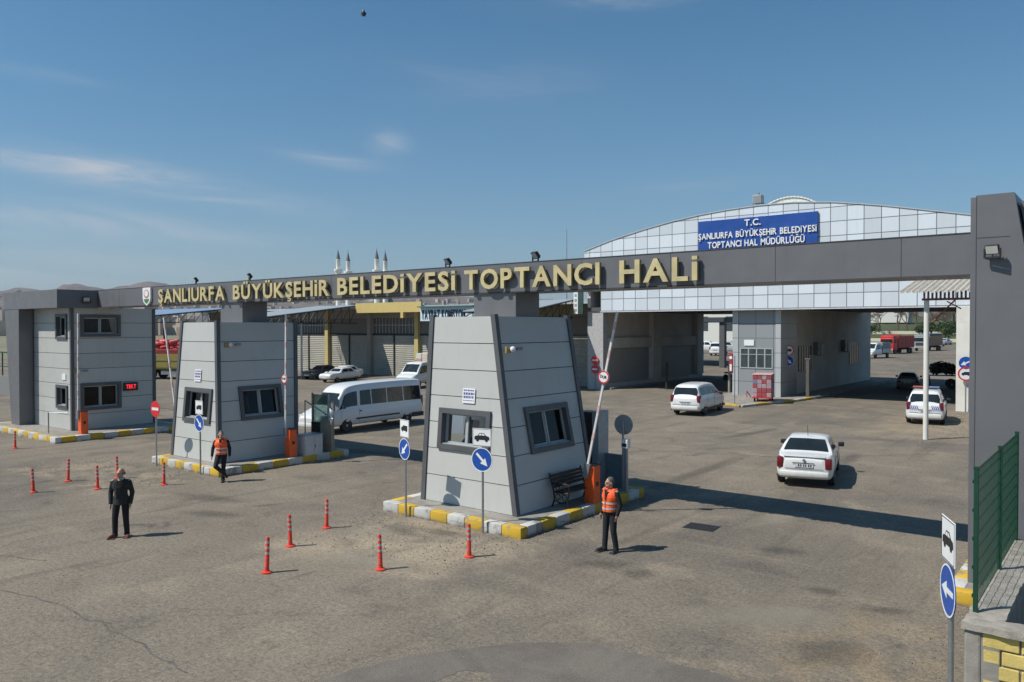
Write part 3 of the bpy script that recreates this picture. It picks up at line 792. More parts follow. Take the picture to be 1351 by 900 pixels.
# pylon at the right end
PZ = 7.83
py = MB(og)
py.add([(-2.48, 17.6, -.02), (-.6, 17.6, -.02), (-.6, 19.6, -.02), (-2.48, 19.6, -.02), (-2.48, 17.6, PZ), (-1.86, 17.6, PZ), (-1.86, 19.6, PZ), (-2.48, 19.6, PZ)],
       [(0, 1, 2, 3), (7, 6, 5, 4), (0, 4, 5, 1), (1, 5, 6, 2), (2, 6, 7, 3), (3, 7, 4, 0)])
py.build("pylon", M_beam, gate)
MB(og).box(-2.585, -2.482, 17.64, 19.58, -.02, PZ - .03).build("pylon_edge", M_beam, gate)
pj = MB(og).box(-2.476, -1.93, 17.596, 17.65, 6.998, 7.012)
pj.box(-2.487, -2.477, 17.594, 17.65, .2, PZ - .01)
pj.build("joint_strip", M_beam_joint, gate)
rp = MB(og)    # second skin behind the battered edge
rp.add([(-.55, 17.9, -.02), (.6, 17.9, -.02), (.6, 19.8, -.02), (-.55, 19.8, -.02), (-1.8, 17.9, PZ - .14), (-.6, 17.9, PZ - .14), (-.6, 19.8, PZ - .14), (-1.8, 19.8, PZ - .14)],
       [(0, 1, 2, 3), (7, 6, 5, 4), (0, 4, 5, 1), (1, 5, 6, 2), (2, 6, 7, 3), (3, 7, 4, 0)])
rp.build("pylon_flank", M_beam, gate)
# letters, every one its own part: gold face on a darker box
def letter_parts(txt, x0, x1, zb, zh, bold=.026):
    for one in text_layout(txt, x0, x1, bold, .11):
        mbl = MB(og); mbl.cur = 0
        g = glyph(one[0], bold)
        s = one[2]
        vs = [(one[1] + v.x * s, BY0 - .07 - (v.z + .5) * .09, zb + v.y * zh / CAP) for v in g[0]]
        for f in g[1]:
            pass
        mbl.add(vs, g[1])
        side = [0 if all(abs(g[0][i].z - .5) < .01 for i in f) else 1 for f in g[1]]
        mbl.mi = side
        lt = mbl.build("letter", [M_gold, M_letter_side], gate, fix=False)
        # fixing pins back to the beam
LZ, LH = 6.44, .53
letter_parts("ŞANLIURFA", -34.2, -28.9, LZ - .02, .55)
letter_parts("BÜYÜKŞEHİR", -28.3, -22.3, LZ - .01, .53)
letter_parts("BELEDİYESİ", -21.85, -16.3, LZ, .55)
letter_parts("TOPTANCI", -15.92, -11.14, LZ, .54)
letter_parts("HALİ", -10.54, -8.37, LZ, .55)
# back-plates that carry the letters
bp = MB(og)
for a, b in ((-34.2, -28.9), (-28.3, -22.3), (-21.85, -16.3), (-15.92, -11.14), (-10.54, -8.37)):
    x = a + .2
    while x < b:
        bp.box(x - .012, x + .012, BY0 - .075, BY0 + .01, 6.68, 6.70); x += .62
bp.build("letter_brackets", M_beam_joint, gate)
# municipal shield: white badge, round emblem above, green field below
em = MB(og)
sh = [(-35.72, 7.12), (-35.02, 7.12), (-35.02, 6.62), (-35.10, 6.45), (-35.37, 6.30), (-35.64, 6.45), (-35.72, 6.62)]
em.prism(sh, lambda p: (p[0], BY0 - .10, p[1]), lambda p: (p[0], BY0 - .005, p[1]))
emb = em.build("emblem", M_signwhite, gate)
e2 = MB(og)
e2.prism([(-35.37 + .24 * math.cos(t), 6.83 + .2 * math.sin(t)) for t in [i * PI / 9 for i in range(18)]], lambda p: (p[0], BY0 - .106, p[1]), lambda p: (p[0], BY0 - .10, p[1]))
e2.build("badge_ring", mat("badge_red", (.50, .20, .17), .5), emb)
e2 = MB(og)
e2.prism([(-35.37 + .17 * math.cos(t), 6.85 + .14 * math.sin(t)) for t in [i * PI / 9 for i in range(18)]], lambda p: (p[0], BY0 - .112, p[1]), lambda p: (p[0], BY0 - .107, p[1]))
e2.build("badge_disc", M_signwhite, emb)
e2 = MB(og)
e2.prism([(-35.62, 6.60), (-35.12, 6.60), (-35.2, 6.47), (-35.37, 6.38), (-35.54, 6.47)], lambda p: (p[0], BY0 - .106, p[1]), lambda p: (p[0], BY0 - .10, p[1]))
e2.build("badge_field", mat("badge_green", (.07, .20, .08), .5), emb)

# floodlights on top of the beam and on the pylon
def floodlight(loc, rz, tilt, label, sc=1.):
    t = thing("floodlight", label, "floodlight", loc, rz, "floodlights on the gate")
    M = Matrix.Translation((0, 0, .22 * sc)) @ Matrix.Rotation(tilt, 4, 'X')
    h = MB().rbox(-.2 * sc, .2 * sc, -.05 * sc, .05 * sc, -.15 * sc, .15 * sc, .015, M)
    for i in range(5):
        h.box(-.17 * sc + i * .08 * sc, -.155 * sc + i * .08 * sc, .05 * sc, .09 * sc, -.12 * sc, .12 * sc, M)
    hb = h.build("housing", M_blk, t)
    MB().box(-.17 * sc, .17 * sc, -.054 * sc, -.049 * sc, -.12 * sc, .12 * sc, M).build("lens", mat("lamp_lens", (.50, .50, .46), .25, var=.05), hb)
    b = MB()
    for s in (-1, 1): b.box(s * .22 * sc - .012, s * .22 * sc + .012, -.02, .02, -.02, .25 * sc)
    b.box(-.23 * sc, .23 * sc, -.03, .03, -.03, 0)
    b.build("bracket", M_blk, t)
    return t
for (x, label) in ((-31.75, "small black floodlight on the beam over the S-A-N letters of the first word"),
                   (-27.75, "black floodlight on the beam above the second gold word"),
                   (-16.98, "black floodlight on the beam just left of the word TOPTANCI"),
                   (-13.55, "black floodlight on the beam above the word TOPTANCI")):
    floodlight((x, 18.15, BZ1 + .05), R(-25), R(38), label, .74)
t = floodlight((-2.19, 17.44, 6.62), R(-14), R(20), "pale-faced floodlight on the front of the tall right pylon", .62)
arm = MB()
for s in (-1, 1): arm.box(s * .1 - .008, s * .1 + .008, -.02, .19, -.045, -.03)
arm.build("arm", M_blk, t)
floodlight((-40.3, 17.3, 6.52), R(80), R(25), "black floodlight on the gate's far left corner", .8)

# ------------------------------------------------------------------ LED panel, notices, cameras
led = thing("led_display", "small black display with red glowing characters on the far left booth", "display", (X1, 19.58, 2.27))
MB().rbox(0.03, .13, -.36, .36, -.21, .21, .012).build("case", M_blk, led)
q = MB(); put_text(q, "TEKT", -.25, .25, -.09, .19, lambda a, z, d: (.131 + d, a, z), .006, .02)
q.build("characters", mat("led_red", (.9, .02, .03), .5, var=0, emit=1.6), led)
def notice(x, y, z, w, h, label, tilt):
    t = thing("paper_notice", label, "notice", (x, y, z), 0, "printed notices on the booths")
    Mx = Matrix.Rotation(-tilt, 4, 'X')
    MB().box(-w / 2, w / 2, -.012, 0, -h / 2, h / 2, Mx).build("sheet", M_signwhite, t)
    rnd = random.Random(int(x * 10))
    for i, (zz, hh) in enumerate(((.36, .1), (.14, .16), (-.09, .16), (-.32, .06))):
        xx = -w * .42; q = MB()
        while xx < w * .40:
            ww = rnd.uniform(.05, .13) * w * 1.4
            q.box(xx, min(w * .45, xx + ww), -.016, -.0125, zz * h - hh * h / 2, zz * h + hh * h / 2, Mx); xx += ww + w * .045
        q.build("print_line", mat("notice_ink", (.11, .11, .30), .6), t)
notice(-14.78, 16.4 + .48 / 5.33 * (3.36 - .27) - .022, 3.36, .46, .42, "square white notice with blue print above the nearest booth's window", math.atan(.48 / 5.33))
notice(-28.4, 16.0 + .5 / 5.23 * (3.45 - .27) - .022, 3.45, .44, .46, "white notice with blue print above the middle booth's window", math.atan(.5 / 5.2))
tag(MB().rbox(-41.75, -41.35, 16.715, 16.748, 2.72, 3.02, .004).build("paper_notice", M_signwhite), "blank white notice on the far left booth's sunlit front", "notice", "printed notices on the booths")
def cctv(x, y, z, label):
    t = thing("security_camera", label, "camera", (x, y, z), 0, "small cameras on the booth walls")
    MB().box(0, .05, -.13, .07, -.08, .1).build("base_plate", mat("brass_plate", (.35, .27, .10), .5), t)
    MB().ball((.12, .06, .02), .085, 10).build("dome", M_signwhite, t)
    MB().tube((.03, .1, .03), (.06, .5, .02), .018, n=6).tube((.06, .32, .02), (.08, .52, .03), .045, n=8).build("cable_housing", M_steel, t)
cctv(-13.68, 17.05, 4.66, "small brass and white camera on the nearest booth's shaded wall")
cctv(-27.27, 16.85, 4.62, "small brass and white camera on the middle booth's shaded wall")
cctv(-40.70, 16.95, 3.15, "small brass and white camera on the far left booth")

# ------------------------------------------------------------------ boom barriers
def barrier(x, y, tilt, L, label, tip_disc=None, z0=.268, booms=True):
    t = thing("boom_barrier", label, "barrier", (x, y, z0), 0, "raised boom barriers beside the booths")
    MB().rbox(-.165, .165, -.165, .165, 0, 1.08, .02).build("cabinet", M_orange, t)
    MB().box(-.175, .175, -.175, .175, 1.082, 1.11).box(.167, .175, -.06, .06, .5, .62).build("cabinet_cap", M_blk, t)
    bo = MB()
    base = Vector((-.05, -.21, .95)); d = Vector((math.sin(tilt), 0, math.cos(tilt)))
    M = Matrix.Translation(base) @ Matrix.Rotation(tilt, 4, 'Y')
    bo.rbox(-.034, .034, -.025, .025, 0, L, .01, M)
    b = bo.build("boom", mat("boom_white", (.66, .63, .62), .4, var=.06, dirt=.15), t)
    st = MB()
    k = .9
    while k < L - .3:
        st.box(-.0355, .0355, -.0265, .0265, k, k + .22, M); k += .8
    st.build("stripe", mat("boom_stripe", (.52, .38, .37), .5), b)
    MB().box(-.09, .09, -.05, .05, -.2, .2, M).build("clamp", M_steel, t)
    if tip_disc:
        dm = MB(); Md = M @ Matrix.Translation((0, -.06, tip_disc))
        dm.prism([(.18 * math.cos(i * PI / 10), .18 * math.sin(i * PI / 10)) for i in range(20)], lambda p: Md @ Vector((p[0], -.012, p[1])), lambda p: Md @ Vector((p[0], .012, p[1])))
        ds = dm.build("disc", M_signwhite, t)
        rg = MB()
        for i in range(20):
            a0, a1 = i * PI / 10, (i + 1) * PI / 10
            rg.add([Md @ Vector((r_ * math.cos(a), y_, r_ * math.sin(a))) for y_ in (-.018, -.0125) for a in (a0, a1) for r_ in (.145, .178)],
                   [(0, 1, 3, 2), (4, 6, 7, 5), (0, 2, 6, 4), (1, 5, 7, 3), (0, 4, 5, 1), (2, 3, 7, 6)])
        rg.build("ring", M_red, ds)
        gl = MB()
        put_text(gl, "DUR", -.11, .11, -.035, .08, lambda a, z, dd: Md @ Vector((a, -.013 - dd, z)), .006, .02)
        gl.build("lettering", M_blk, ds)
    return t
barrier(-12.2, 19.05, R(12.5), 4.6, "orange barrier cabinet with tilted raised boom beside the nearest booth", 2.75)
barrier(-25.75, 18.6, R(1.0), 4.6, "orange barrier with upright boom at the middle booth's right side", 2.1)
barrier(-39.05, 16.55, R(1.5), 4.75, "orange barrier at the far left booth's front corner, boom almost upright")
barrier(-30.12, 16.62, R(-13), 4.6, "barrier behind the middle booth, pale boom leaning left")

# ------------------------------------------------------------------ traffic signs
def sign_disc(mb, r, z, y0, y1, n=28):
    mb.prism([(r * math.cos(i * 2 * PI / n), z + r * math.sin(i * 2 * PI / n)) for i in range(n)], lambda p: (p[0], y0, p[1]), lambda p: (p[0], y1, p[1]))
def ring(mb, r0, r1, z, y0, y1, n=28):
    for i in range(n):
        a, b = 2 * PI * i / n, 2 * PI * (i + 1) / n
        mb.add([(rr * math.cos(t), yy, z + rr * math.sin(t)) for yy in (y0, y1) for t in (a, b) for rr in (r0, r1)],
               [(0, 1, 3, 2), (4, 6, 7, 5), (0, 2, 6, 4), (1, 5, 7, 3), (0, 4, 5, 1), (2, 3, 7, 6)])
def arrow(mb, r, z, ang, y0, y1):
    pts = [(-.78, -.11), (.12, -.11), (.12, -.36), (.80, 0), (.12, .36), (.12, .11), (-.78, .11)]
    c, s = math.cos(ang), math.sin(ang)
    mb.prism([(r * (x * c - y * s), z + r * (x * s + y * c)) for x, y in pts], lambda p: (p[0], y0, p[1]), lambda p: (p[0], y1, p[1]))
CAR_SYM = [(-.42, -.12), (-.42, .02), (-.36, .07), (-.24, .09), (-.13, .22), (.12, .22), (.25, .09), (.40, .05), (.43, -.02), (.43, -.12)]
TRUCK_SYM = [(-.42, -.14), (-.42, .03), (-.36, .12), (-.2, .12), (-.2, .22), (.42, .22), (.42, -.14)]
def symbol(mb, kind, sc, z, y0, y1):
    poly = CAR_SYM if kind == 'car' else TRUCK_SYM
    mb.prism([(x * sc, z + y * sc) for x, y in poly], lambda p: (p[0], y0, p[1]), lambda p: (p[0], y1, p[1]))
    for wx in (-.25, .26):
        sign = [(wx * sc + .085 * sc * math.cos(i * PI / 6), z - .13 * sc + .085 * sc * math.sin(i * PI / 6)) for i in range(12)]
        mb.prism(sign, lambda p: (p[0], y0 - .001, p[1]), lambda p: (p[0], y1 - .001, p[1]))
def pole(t, h, r=.03, lean=0.):
    MB().tube((0, .03, -.05), (lean, .03, h), r, n=10).build("pole", M_steel, t, smooth=40)
def arrow_on(t, r, z, ang):
    d = MB(); sign_disc(d, r, z, -.012, .0)
    dd = d.build("sign_disc", [M_signblue], t)
    rg = MB(); ring(rg, r * .93, r, z, -.0155, -.0125); rg.build("rim", M_signwhite, dd)
    a = MB(); arrow(a, r * .92, z, ang, -.0165, -.0125); a.build("arrow", M_signwhite, dd)
def plate_on(t, kind, z, w=.54, h=.5):
    p = MB().rbox(-w / 2, w / 2, -.012, 0, z - h / 2, z + h / 2, .005).build("plate", M_signwhite, t)
    fr = MB()
    for a in ((-w / 2 + .012, w / 2 - .012, z + h / 2 - .022, z + h / 2 - .012), (-w / 2 + .012, w / 2 - .012, z - h / 2 + .012, z - h / 2 + .022)):
        fr.box(a[0], a[1], -.0145, -.0125, a[2], a[3])
    for sgn in (-1, 1): fr.box(sgn * (w / 2 - .017) - .005, sgn * (w / 2 - .017) + .005, -.0145, -.0125, z - h / 2 + .023, z + h / 2 - .023)
    fr.build("border", M_blk, p)
    s = MB(); symbol(s, kind, w * .92 if kind == 'car' else w * .8, z, -.016, -.0125); s.build("symbol", M_blk, p)
    if kind == 'car':
        g = MB()
        g.prism([(w * .92 * x, z + w * .92 * y) for x, y in ((-.19, .10), (-.11, .19), (-.02, .19), (-.02, .10))], lambda p: (p[0], -.0175, p[1]), lambda p: (p[0], -.0165, p[1]))
        g.prism([(w * .92 * x, z + w * .92 * y) for x, y in ((.01, .10), (.01, .19), (.10, .19), (.19, .10))], lambda p: (p[0], -.0175, p[1]), lambda p: (p[0], -.0165, p[1]))
        g.build("symbol_window", M_signwhite, p)
def facing(az): return R(az + 90)      # local -y points to azimuth az
DR, DL, LFT = R(-45), R(225), R(180)
t = thing("road_sign", "blue down-left arrow sign with small lorry plate, at the nearest island's left end", "sign", (-16.0, 15.33, 0), facing(256))
pole(t, 2.7); arrow_on(t, .30, 1.90, DL); plate_on(t, 'truck', 2.47, .5, .5)
t = thing("road_sign", "blue down-right arrow sign with car plate before the nearest booth's window", "sign", (-13.15, 15.32, 0), facing(281))
pole(t, 2.7); arrow_on(t, .31, 1.90, DR); plate_on(t, 'car', 2.47, .56, .46)
t = thing("road_sign", "blue down-right arrow sign with lorry plate before the middle booth", "sign", (-26.45, 15.2, 0), facing(270))
pole(t, 2.65); arrow_on(t, .31, 1.86, DR); plate_on(t, 'truck', 2.42, .5, .5)
t = thing("road_sign", "blue left arrow sign with car plate beside the yellow block wall", "sign", (-1.72, 10.42, 0), facing(204))
pole(t, 2.95, .032, -.0); arrow_on(t, .31, 2.19, LFT); plate_on(t, 'car', 2.78, .54, .52)
t = thing("road_sign", "red no-entry disc on a pole at the middle island's left corner", "sign", (-29.4, 15.1, 0), facing(273))
pole(t, 2.35)
def no_entry(t, r, z):
    d = MB(); sign_disc(d, r, z, -.012, 0); dd = d.build("sign_disc", M_red, t)
    MB().box(-r * .72, r * .72, -.0165, -.0125, z - r * .17, z + r * .17).build("bar", M_signwhite, dd)
no_entry(t, .31, 2.19)
for x, y, z, lab in ((-12.38, 21.1, 2.29, "grey back of a round sign behind the nearest booth"), (-25.62, 20.6, 2.2, "grey back of a round sign beside the beige slab at the middle island")):
    t = thing("road_sign", lab, "sign", (x, y, 0), facing(95), "round signs seen from behind")
    pole(t, z + .1, .033)
    d = MB(); sign_disc(d, .31, z, -.012, 0); d.build("sign_disc", M_signback, t)
# signs at the hall
t = thing("road_sign", "two stacked red no-entry discs on the hall's left pillar", "sign", (-36.15, 56.84, 0), facing(270))
no_entry(t, .36, 2.46); no_entry(t, .36, 1.70); MB().tube((0, .05, -.02), (0, .05, 2.85), .03, n=8).build("pole", M_steel, t)
def truck_ban(t, r, z):
    d = MB(); sign_disc(d, r, z, -.012, 0); dd = d.build("sign_disc", M_signwhite, t)
    rg = MB(); ring(rg, r * .80, r, z, -.0165, -.0125); rg.build("rim", M_red, dd)
    s = MB(); symbol(s, 'truck', r * 1.25, z, -.016, -.0125); s.build("symbol", M_blk, dd)
t = thing("road_sign", "lorry ban disc above dark blue arrow disc on the hall block's shaded corner wall", "sign", (-20.34, 58.7, 0), facing(320))
truck_ban(t, .40, 3.52); arrow_on(t, .40, 2.74, DR)
MB().box(-.05, .05, .0, .10, 2.3, 3.95).build("bracket", M_steel, t)
t = thing("road_sign", "blue down-left arrow above red-rimmed lorry ban, by the white pillar", "sign", (-8.32, 55.5, 0), facing(283))
pole(t, 3.3, .04); arrow_on(t, .42, 3.03, R(205)); truck_ban(t, .44, 2.36)
t = thing("road_sign", "narrow red and white sign strip on the hall block's left edge", "sign", (-24.18, 57.13, 0), facing(270))
MB().rbox(-.13, .13, -.03, 0, 1.85, 3.3, .01).build("panel", mat("panel_red", (.36, .03, .035), .5), t)
q = MB(); sign_disc(q, .12, 2.95, -.037, -.031); q.box(-.08, .08, -.037, -.031, 1.95, 2.45); q.build("markings", M_signwhite, t)

# ------------------------------------------------------------------ flexible posts
bz = thing("lane_post", "x", "bollard", (0, 0, 0), 0, "red flexible posts around the lanes")
MB().lathe([(.001, 0), (.12, 0), (.12, .025), (.06, .05), (.048, .12), (.045, .74), (.03, .77), (.001, .78)], 14).build("post", M_bollard, bz, smooth=40)
for z in (.40, .52, .64): MB().lathe([(.0462, z), (.0472, z), (.0472, z + .055), (.0462, z + .055)], 14).build("band", M_band, bz, smooth=40)
for i in range(5):
    z = .14 + i * .045
    MB().lathe([(.0475, z), (.054, z + .01), (.0475, z + .02)], 14).build("rib", M_bollard, bz, smooth=40)
posts = [(-38.55, 13.48, "red lane post farthest left, before the far left island"),
         (-28.9, 11.73, "red lane post second in line left of the man in the dark suit"),
         (-27.79, 10.23, "red lane post standing alone low left, left of the suited man"),
         (-26.71, 11.75, "red lane post right behind the suited man's shoulder, nearer of the touching pair"),
         (-28.1, 13.05, "red lane post behind another near the suited man, farther of the touching pair"),
         (-25.65, 13.44, "red lane post below the no-entry sign at the middle island"),
         (-14.69, 9.97, "nearest red lane post, leftmost in the foreground cluster"),
         (-16.02, 11.54, "second red lane post from the left in the foreground cluster"),
         (-16.72, 13.18, "farthest red lane post at the back of the foreground cluster"),
         (-12.91, 11.63, "red lane post in the foreground cluster, alone in the middle front"),
         (-12.03, 13.55, "red lane post in front of the car plate sign at the nearest island")]
for i, (x, y, lab) in enumerate(posts):
    if i == 0: bz.location = (x, y, 0); bz["label"] = lab
    else:
        c = copy_tree(bz, (x, y, 0), random.uniform(0, 3), lab)
        c.rotation_euler = (R(random.uniform(-2, 2)), R(random.uniform(-2.5, 2.5)), random.uniform(0, 3))

# ------------------------------------------------------------------ bench
bn = thing("park_bench", "dark slatted bench with iron ends against the nearest booth", "bench", (-12.52, 18.72, .268), R(90))
# local: length along x, back at +y (after rotation faces +x world)
s = MB(); [s.rbox(-.75, .75, -.24 + i * .12, -.14 + i * .12, .42, .45, .008) for i in range(4)]; s.build("seat", M_wood, bn)
s = MB()
for i in range(4):
    z = .52 + i * .095; y = .24 + i * .035
    s.rbox(-.75, .75, y, y + .03, z, z + .08, .008)
s.build("backrest", M_wood, bn)
for sx in (-.78, .78):
    e = MB()
    e.path([(sx, -.26, 0), (sx, -.22, .2), (sx, -.26, .42), (sx, -.28, .62), (sx, -.2, .68), (sx, .1, .66), (sx, .28, .64)], .022)
    e.path([(sx, .30, 0), (sx, .22, .2), (sx, .24, .42), (sx, .30, .62), (sx, .40, .93)], .024)
    e.path([(sx, -.26, .42), (sx, .24, .42)], .022)
    e.path([(sx + 0, -.22, .2), (sx, .0, .12), (sx, .22, .2)], .018)
    for (cy, cz, r) in ((-.1, .55, .07), (.1, .54, .07), (-.12, .3, .08), (.1, .3, .08)):
        e.path([(sx, cy + r * math.cos(i * PI / 4), cz + r * math.sin(i * PI / 4)) for i in range(9)], .012, 5)
    e.build("end_frame", M_iron, bn)

# ------------------------------------------------------------------ boxes and slabs on the islands
cb_ = thing("utility_cabinet", "white two-door cabinet beside the orange barrier at the middle booth", "cabinet", (-25.72, 19.45, .268))
MB().rbox(-.3, .3, -.42, .42, 0, .78, .012).build("case", mat("cabinet_white", (.50, .51, .52), .45, dirt=.2), cb_)
q = MB()
for ya, yb in ((-.40, -.01), (.01, .40)): q.rbox(.301, .318, ya, yb, .04, .74, .006)
q.build("doors", mat("cabinet_white", (.5, .51, .52)), cb_)
MB().box(.32, .33, .03, .06, .3, .42).build("handle", M_blk, cb_)
MB().box(-.33, .33, -.45, .45, .782, .81).build("lid", M_steel, cb_)
sl = thing("beige_slab", "low beige slab with dark inner face beside the round sign back", "slab", (-26.05, 20.35, .268))
MB().rbox(-.1, .62, -.03, .05, 0, 1.25, .008).build("panel", mat("slab_beige", (.30, .25, .19), .7, dirt=.2), sl)
MB().rbox(-1.0, -.12, .2, .26, 0, 1.1, .008).build("dark_panel", M_dark, sl)
hr = MB().path([(-1.0, -.1, 2.0), (.55, .1, 1.32)], .025).path([(-1.0, -.1, 0), (-1.0, -.1, 2.0)], .025)
hr.build("handrail", M_steel, sl)
gp = thing("glass_screen", "pale glass screen standing behind the middle booth", "screen", (-27.0, 21.0, .268))
MB().rbox(-.5, .5, -.02, .02, .1, 2.2, .006).build("pane", glass_mat("green_glass", (.55, .66, .62), .15), gp)
q = MB(); [q.box(x - .03, x + .03, -.035, .035, 0, 2.25) for x in (-.53, .53)]; q.build("frame", M_steel, gp)
pn = thing("control_cabinet", "tall grey steel cabinet with open dark side behind the nearest booth", "cabinet", (-13.35, 21.15, .268))
MB().box(-.55, -.02, -.25, .25, .02, 2.35).build("dark_side", M_blk, pn)
MB().rbox(-.015, .22, -.3, .3, 0, 2.4, .01).build("case", mat("cabinet_grey", (.30, .34, .37), .4, .3), pn)
MB().rbox(.225, .9, .12, .2, 0, 1.05, .01).build("side_panel", mat("cabinet_teal", (.12, .17, .19), .4), pn)
rd = thing("card_reader", "slim grey post with a white reader head beside the round sign back", "post", (-12.15, 20.85, .268))
MB().rbox(-.06, .06, -.05, .05, 0, 1.35, .01).build("post", M_steel, rd)
MB().rbox(-.11, .11, -.1, .1, 1.352, 1.62, .02).build("head", M_signwhite, rd)
MB().box(-.08, .08, -.108, -.1, 1.40, 1.50).build("screen", M_blk, rd)
st = thing("guard_rail", "grey tube rail at the far left booth's sunlit corner", "rail", (-40.2, 15.9, .268))
MB().path([(-.45, -.25, 0), (-.45, -.25, 1.0)], .03).path([(-.47, -.25, .98), (.35, .3, .98)], .022).build("tube", M_steel, st)

# drain grate in the lane
gt = thing("drain_grate", "dark rectangular drain grate in the asphalt right of the vested man", "grate", (-9.0, 19.38, 0), R(5))
g = MB(); g.box(-.42, .42, -.33, .33, .001, .006); g.build("frame", M_blk, gt)
g = MB()
for i in range(9): g.box(-.38 + i * .09, -.34 + i * .09, -.3, .3, .007, .016)
g.build("bars", M_grille, gt)

# ------------------------------------------------------------------ market hall with two drive-throughs
oh = (-20, 60, 0)
hall = thing("market_hall", "big pale metal-clad market hall with arched gable and drive-through openings", "hall", oh)
M_fascia = grid_mat("fascia_cassettes", (.61, .66, .71), None, 1.094, .988, .055, ox=-35.37 + 20, oz=6.587, tint=.10, joint=(.16, .16, .17))
M_grey_clad = grid_mat("grey_cassettes", (.265, .28, .295), None, 1.33, 1.08, .04, ox=-23.62 + 20, oz=.1, tint=.05, joint=(.09, .12, .12))
M_grey_side = grid_mat("grey_side_cassettes", (.30, .30, .31), None, 1.6, 1.08, .04, ax=1, ox=57.2 - 60, oz=.1, tint=.06)
M_plaster = mat("plaster_beige", (.60, .56, .51), .85, var=.10, scale=.5, dirt=.25, bump=.1)
M_plaster_w = mat("plaster_white", (.68, .66, .60), .8, var=.07, scale=.8, dirt=.2)
M_roofm = mat("roof_metal", (.52, .55, .55), .4, .2, var=.08)
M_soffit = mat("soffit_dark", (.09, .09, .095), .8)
arc = [(-36.99, 11.69), (-34.42, 12.41), (-31.39, 13.07), (-28.88, 13.51), (-26.58, 13.81), (-24.27, 14.01), (-21.87, 14.11), (-19.36, 14.09), (-16.53, 13.83), (-13.24, 13.27), (-8.31, 12.23), (-3.35, 11.0)]
fm = MB(oh)
fp = [(-35.37, 6.587), (-3.35, 6.587)] + arc[::-1] + [(-36.99, 8.44), (-35.37, 8.44)]
fm.prism(fp, lambda p: (p[0], 56.5, p[1]), lambda p: (p[0], 56.85, p[1]))
fm.build("facade", M_fascia, hall)
MB(oh).box(-35.42, -3.35, 56.47, 56.9, 6.515, 6.584).build("facade_flashing", mat("flashing", (.6, .62, .63), .4), hall)
rm = MB(oh)
up = [(x, z + .07) for x, z in arc]
for (a, b) in zip(up[:-1], up[1:]):
    for y0_, y1_ in ((56.44, 79.0),):
        rm.add([(a[0], y0_, a[1]), (b[0], y0_, b[1]), (b[0], y1_, b[1]), (a[0], y1_, a[1]), (a[0], y0_, a[1] - .06), (b[0], y0_, b[1] - .06), (b[0], y1_, b[1] - .06), (a[0], y1_, a[1] - .06)],
               [(0, 1, 2, 3), (7, 6, 5, 4), (0, 4, 5, 1), (2, 6, 7, 3), (0, 3, 7, 4), (1, 5, 6, 2)])
rm.build("roof", M_roofm, hall)
bk = MB(oh); bk.prism(fp, lambda p: (p[0], 78.4, p[1]), lambda p: (p[0], 78.7, p[1])); bk.build("rear_gable", M_plaster, hall)
MB(oh).box(-36.9, -36.6, 56.86, 78.39, 6.95, 11.5).build("side_wall", M_plaster, hall)
MB(oh).box(-3.7, -3.4, 56.86, 78.39, 0, 10.9).build("side_wall", M_plaster, hall)
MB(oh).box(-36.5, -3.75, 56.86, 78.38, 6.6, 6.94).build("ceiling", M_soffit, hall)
# left passage wall with band, recesses and pilasters
lw = MB(oh)
lw.box(-36.5, -35.75, 57.8, 76.5, 0, 6.595)
lw.box(-35.745, -35.42, 57.8, 76.4, 3.45, 4.35)
lw.box(-35.745, -35.42, 57.8, 76.4, 0, .45)
lw.build("passage_wall", M_plaster, hall)
for y0_, y1_ in ((65.6, 67.2), (75.0, 76.45)):
    pl = MB(oh); e_ = .001
    pl.add([(x, y, z) for y in (y0_, y1_) for x, z in ((-35.744, .46), (-35.32, .46), (-35.32, 6.59), (-35.744, 6.59), (-35.744, 4.36), (-35.416, 4.36), (-35.416, 3.44), (-35.744, 3.44))],
           [(0, 1, 6, 7), (6, 1, 2, 5), (5, 2, 3, 4), (15, 14, 9, 8), (13, 10, 9, 14), (12, 11, 10, 13)] + [(k, 8 + k, 8 + (k + 1) % 8, (k + 1) % 8) for k in range(8)])
    pl.build("pilaster", M_plaster, hall)
MB(oh).box(-36.95, -35.4, 56.95, 57.79, 0, 6.595).build("pillar", mat("pillar_grey", (.42, .41, .41), .8, dirt=.2), hall)
sh_ = MB(oh)
for y0_, y1_ in ((58.2, 65.4), (67.4, 74.8)):
    sh_.box(-35.749, -35.7, y0_, y1_, .5, 3.4)
sh_.build("shutter", mat("shutter_grey", (.33, .31, .29), .6, dirt=.25), hall)
# the block between the two passages
MB(oh).box(-24.03, -20.43, 57.23, 81.9, 0, 6.595).build("block_wall", M_plaster, hall)
MB(oh).box(-23.62, -20.78, 57.19, 57.229, .02, 6.59).build("block_cladding", M_grey_clad, hall)
M_strip = grid_mat("light_cassettes", (.42, .44, .45), None, 3.0, 1.08, .04, ox=-26 + 20, oz=.1, tint=.03)
MB(oh).box(-24.07, -23.623, 57.16, 57.229, .01, 6.59).box(-20.777, -20.395, 57.16, 57.229, .01, 6.59).build("block_corner", M_strip, hall)
MB(oh).box(-20.429, -20.392, 57.235, 60.6, .02, 6.59).build("block_side_cladding", M_grey_side, hall)
MB(oh).box(-24.07, -24.033, 57.235, 60.6, .02, 6.59).build("block_side_cladding", M_grey_side, hall)
MB(oh).box(-8.9, -8.1, 55.75, 56.42, 0, 6.5).build("white_pillar", M_plaster_w, hall)
MB(oh).box(-8.05, -3.8, 56.9, 57.2, 0, 6.5).build("end_wall", M_plaster_w, hall)
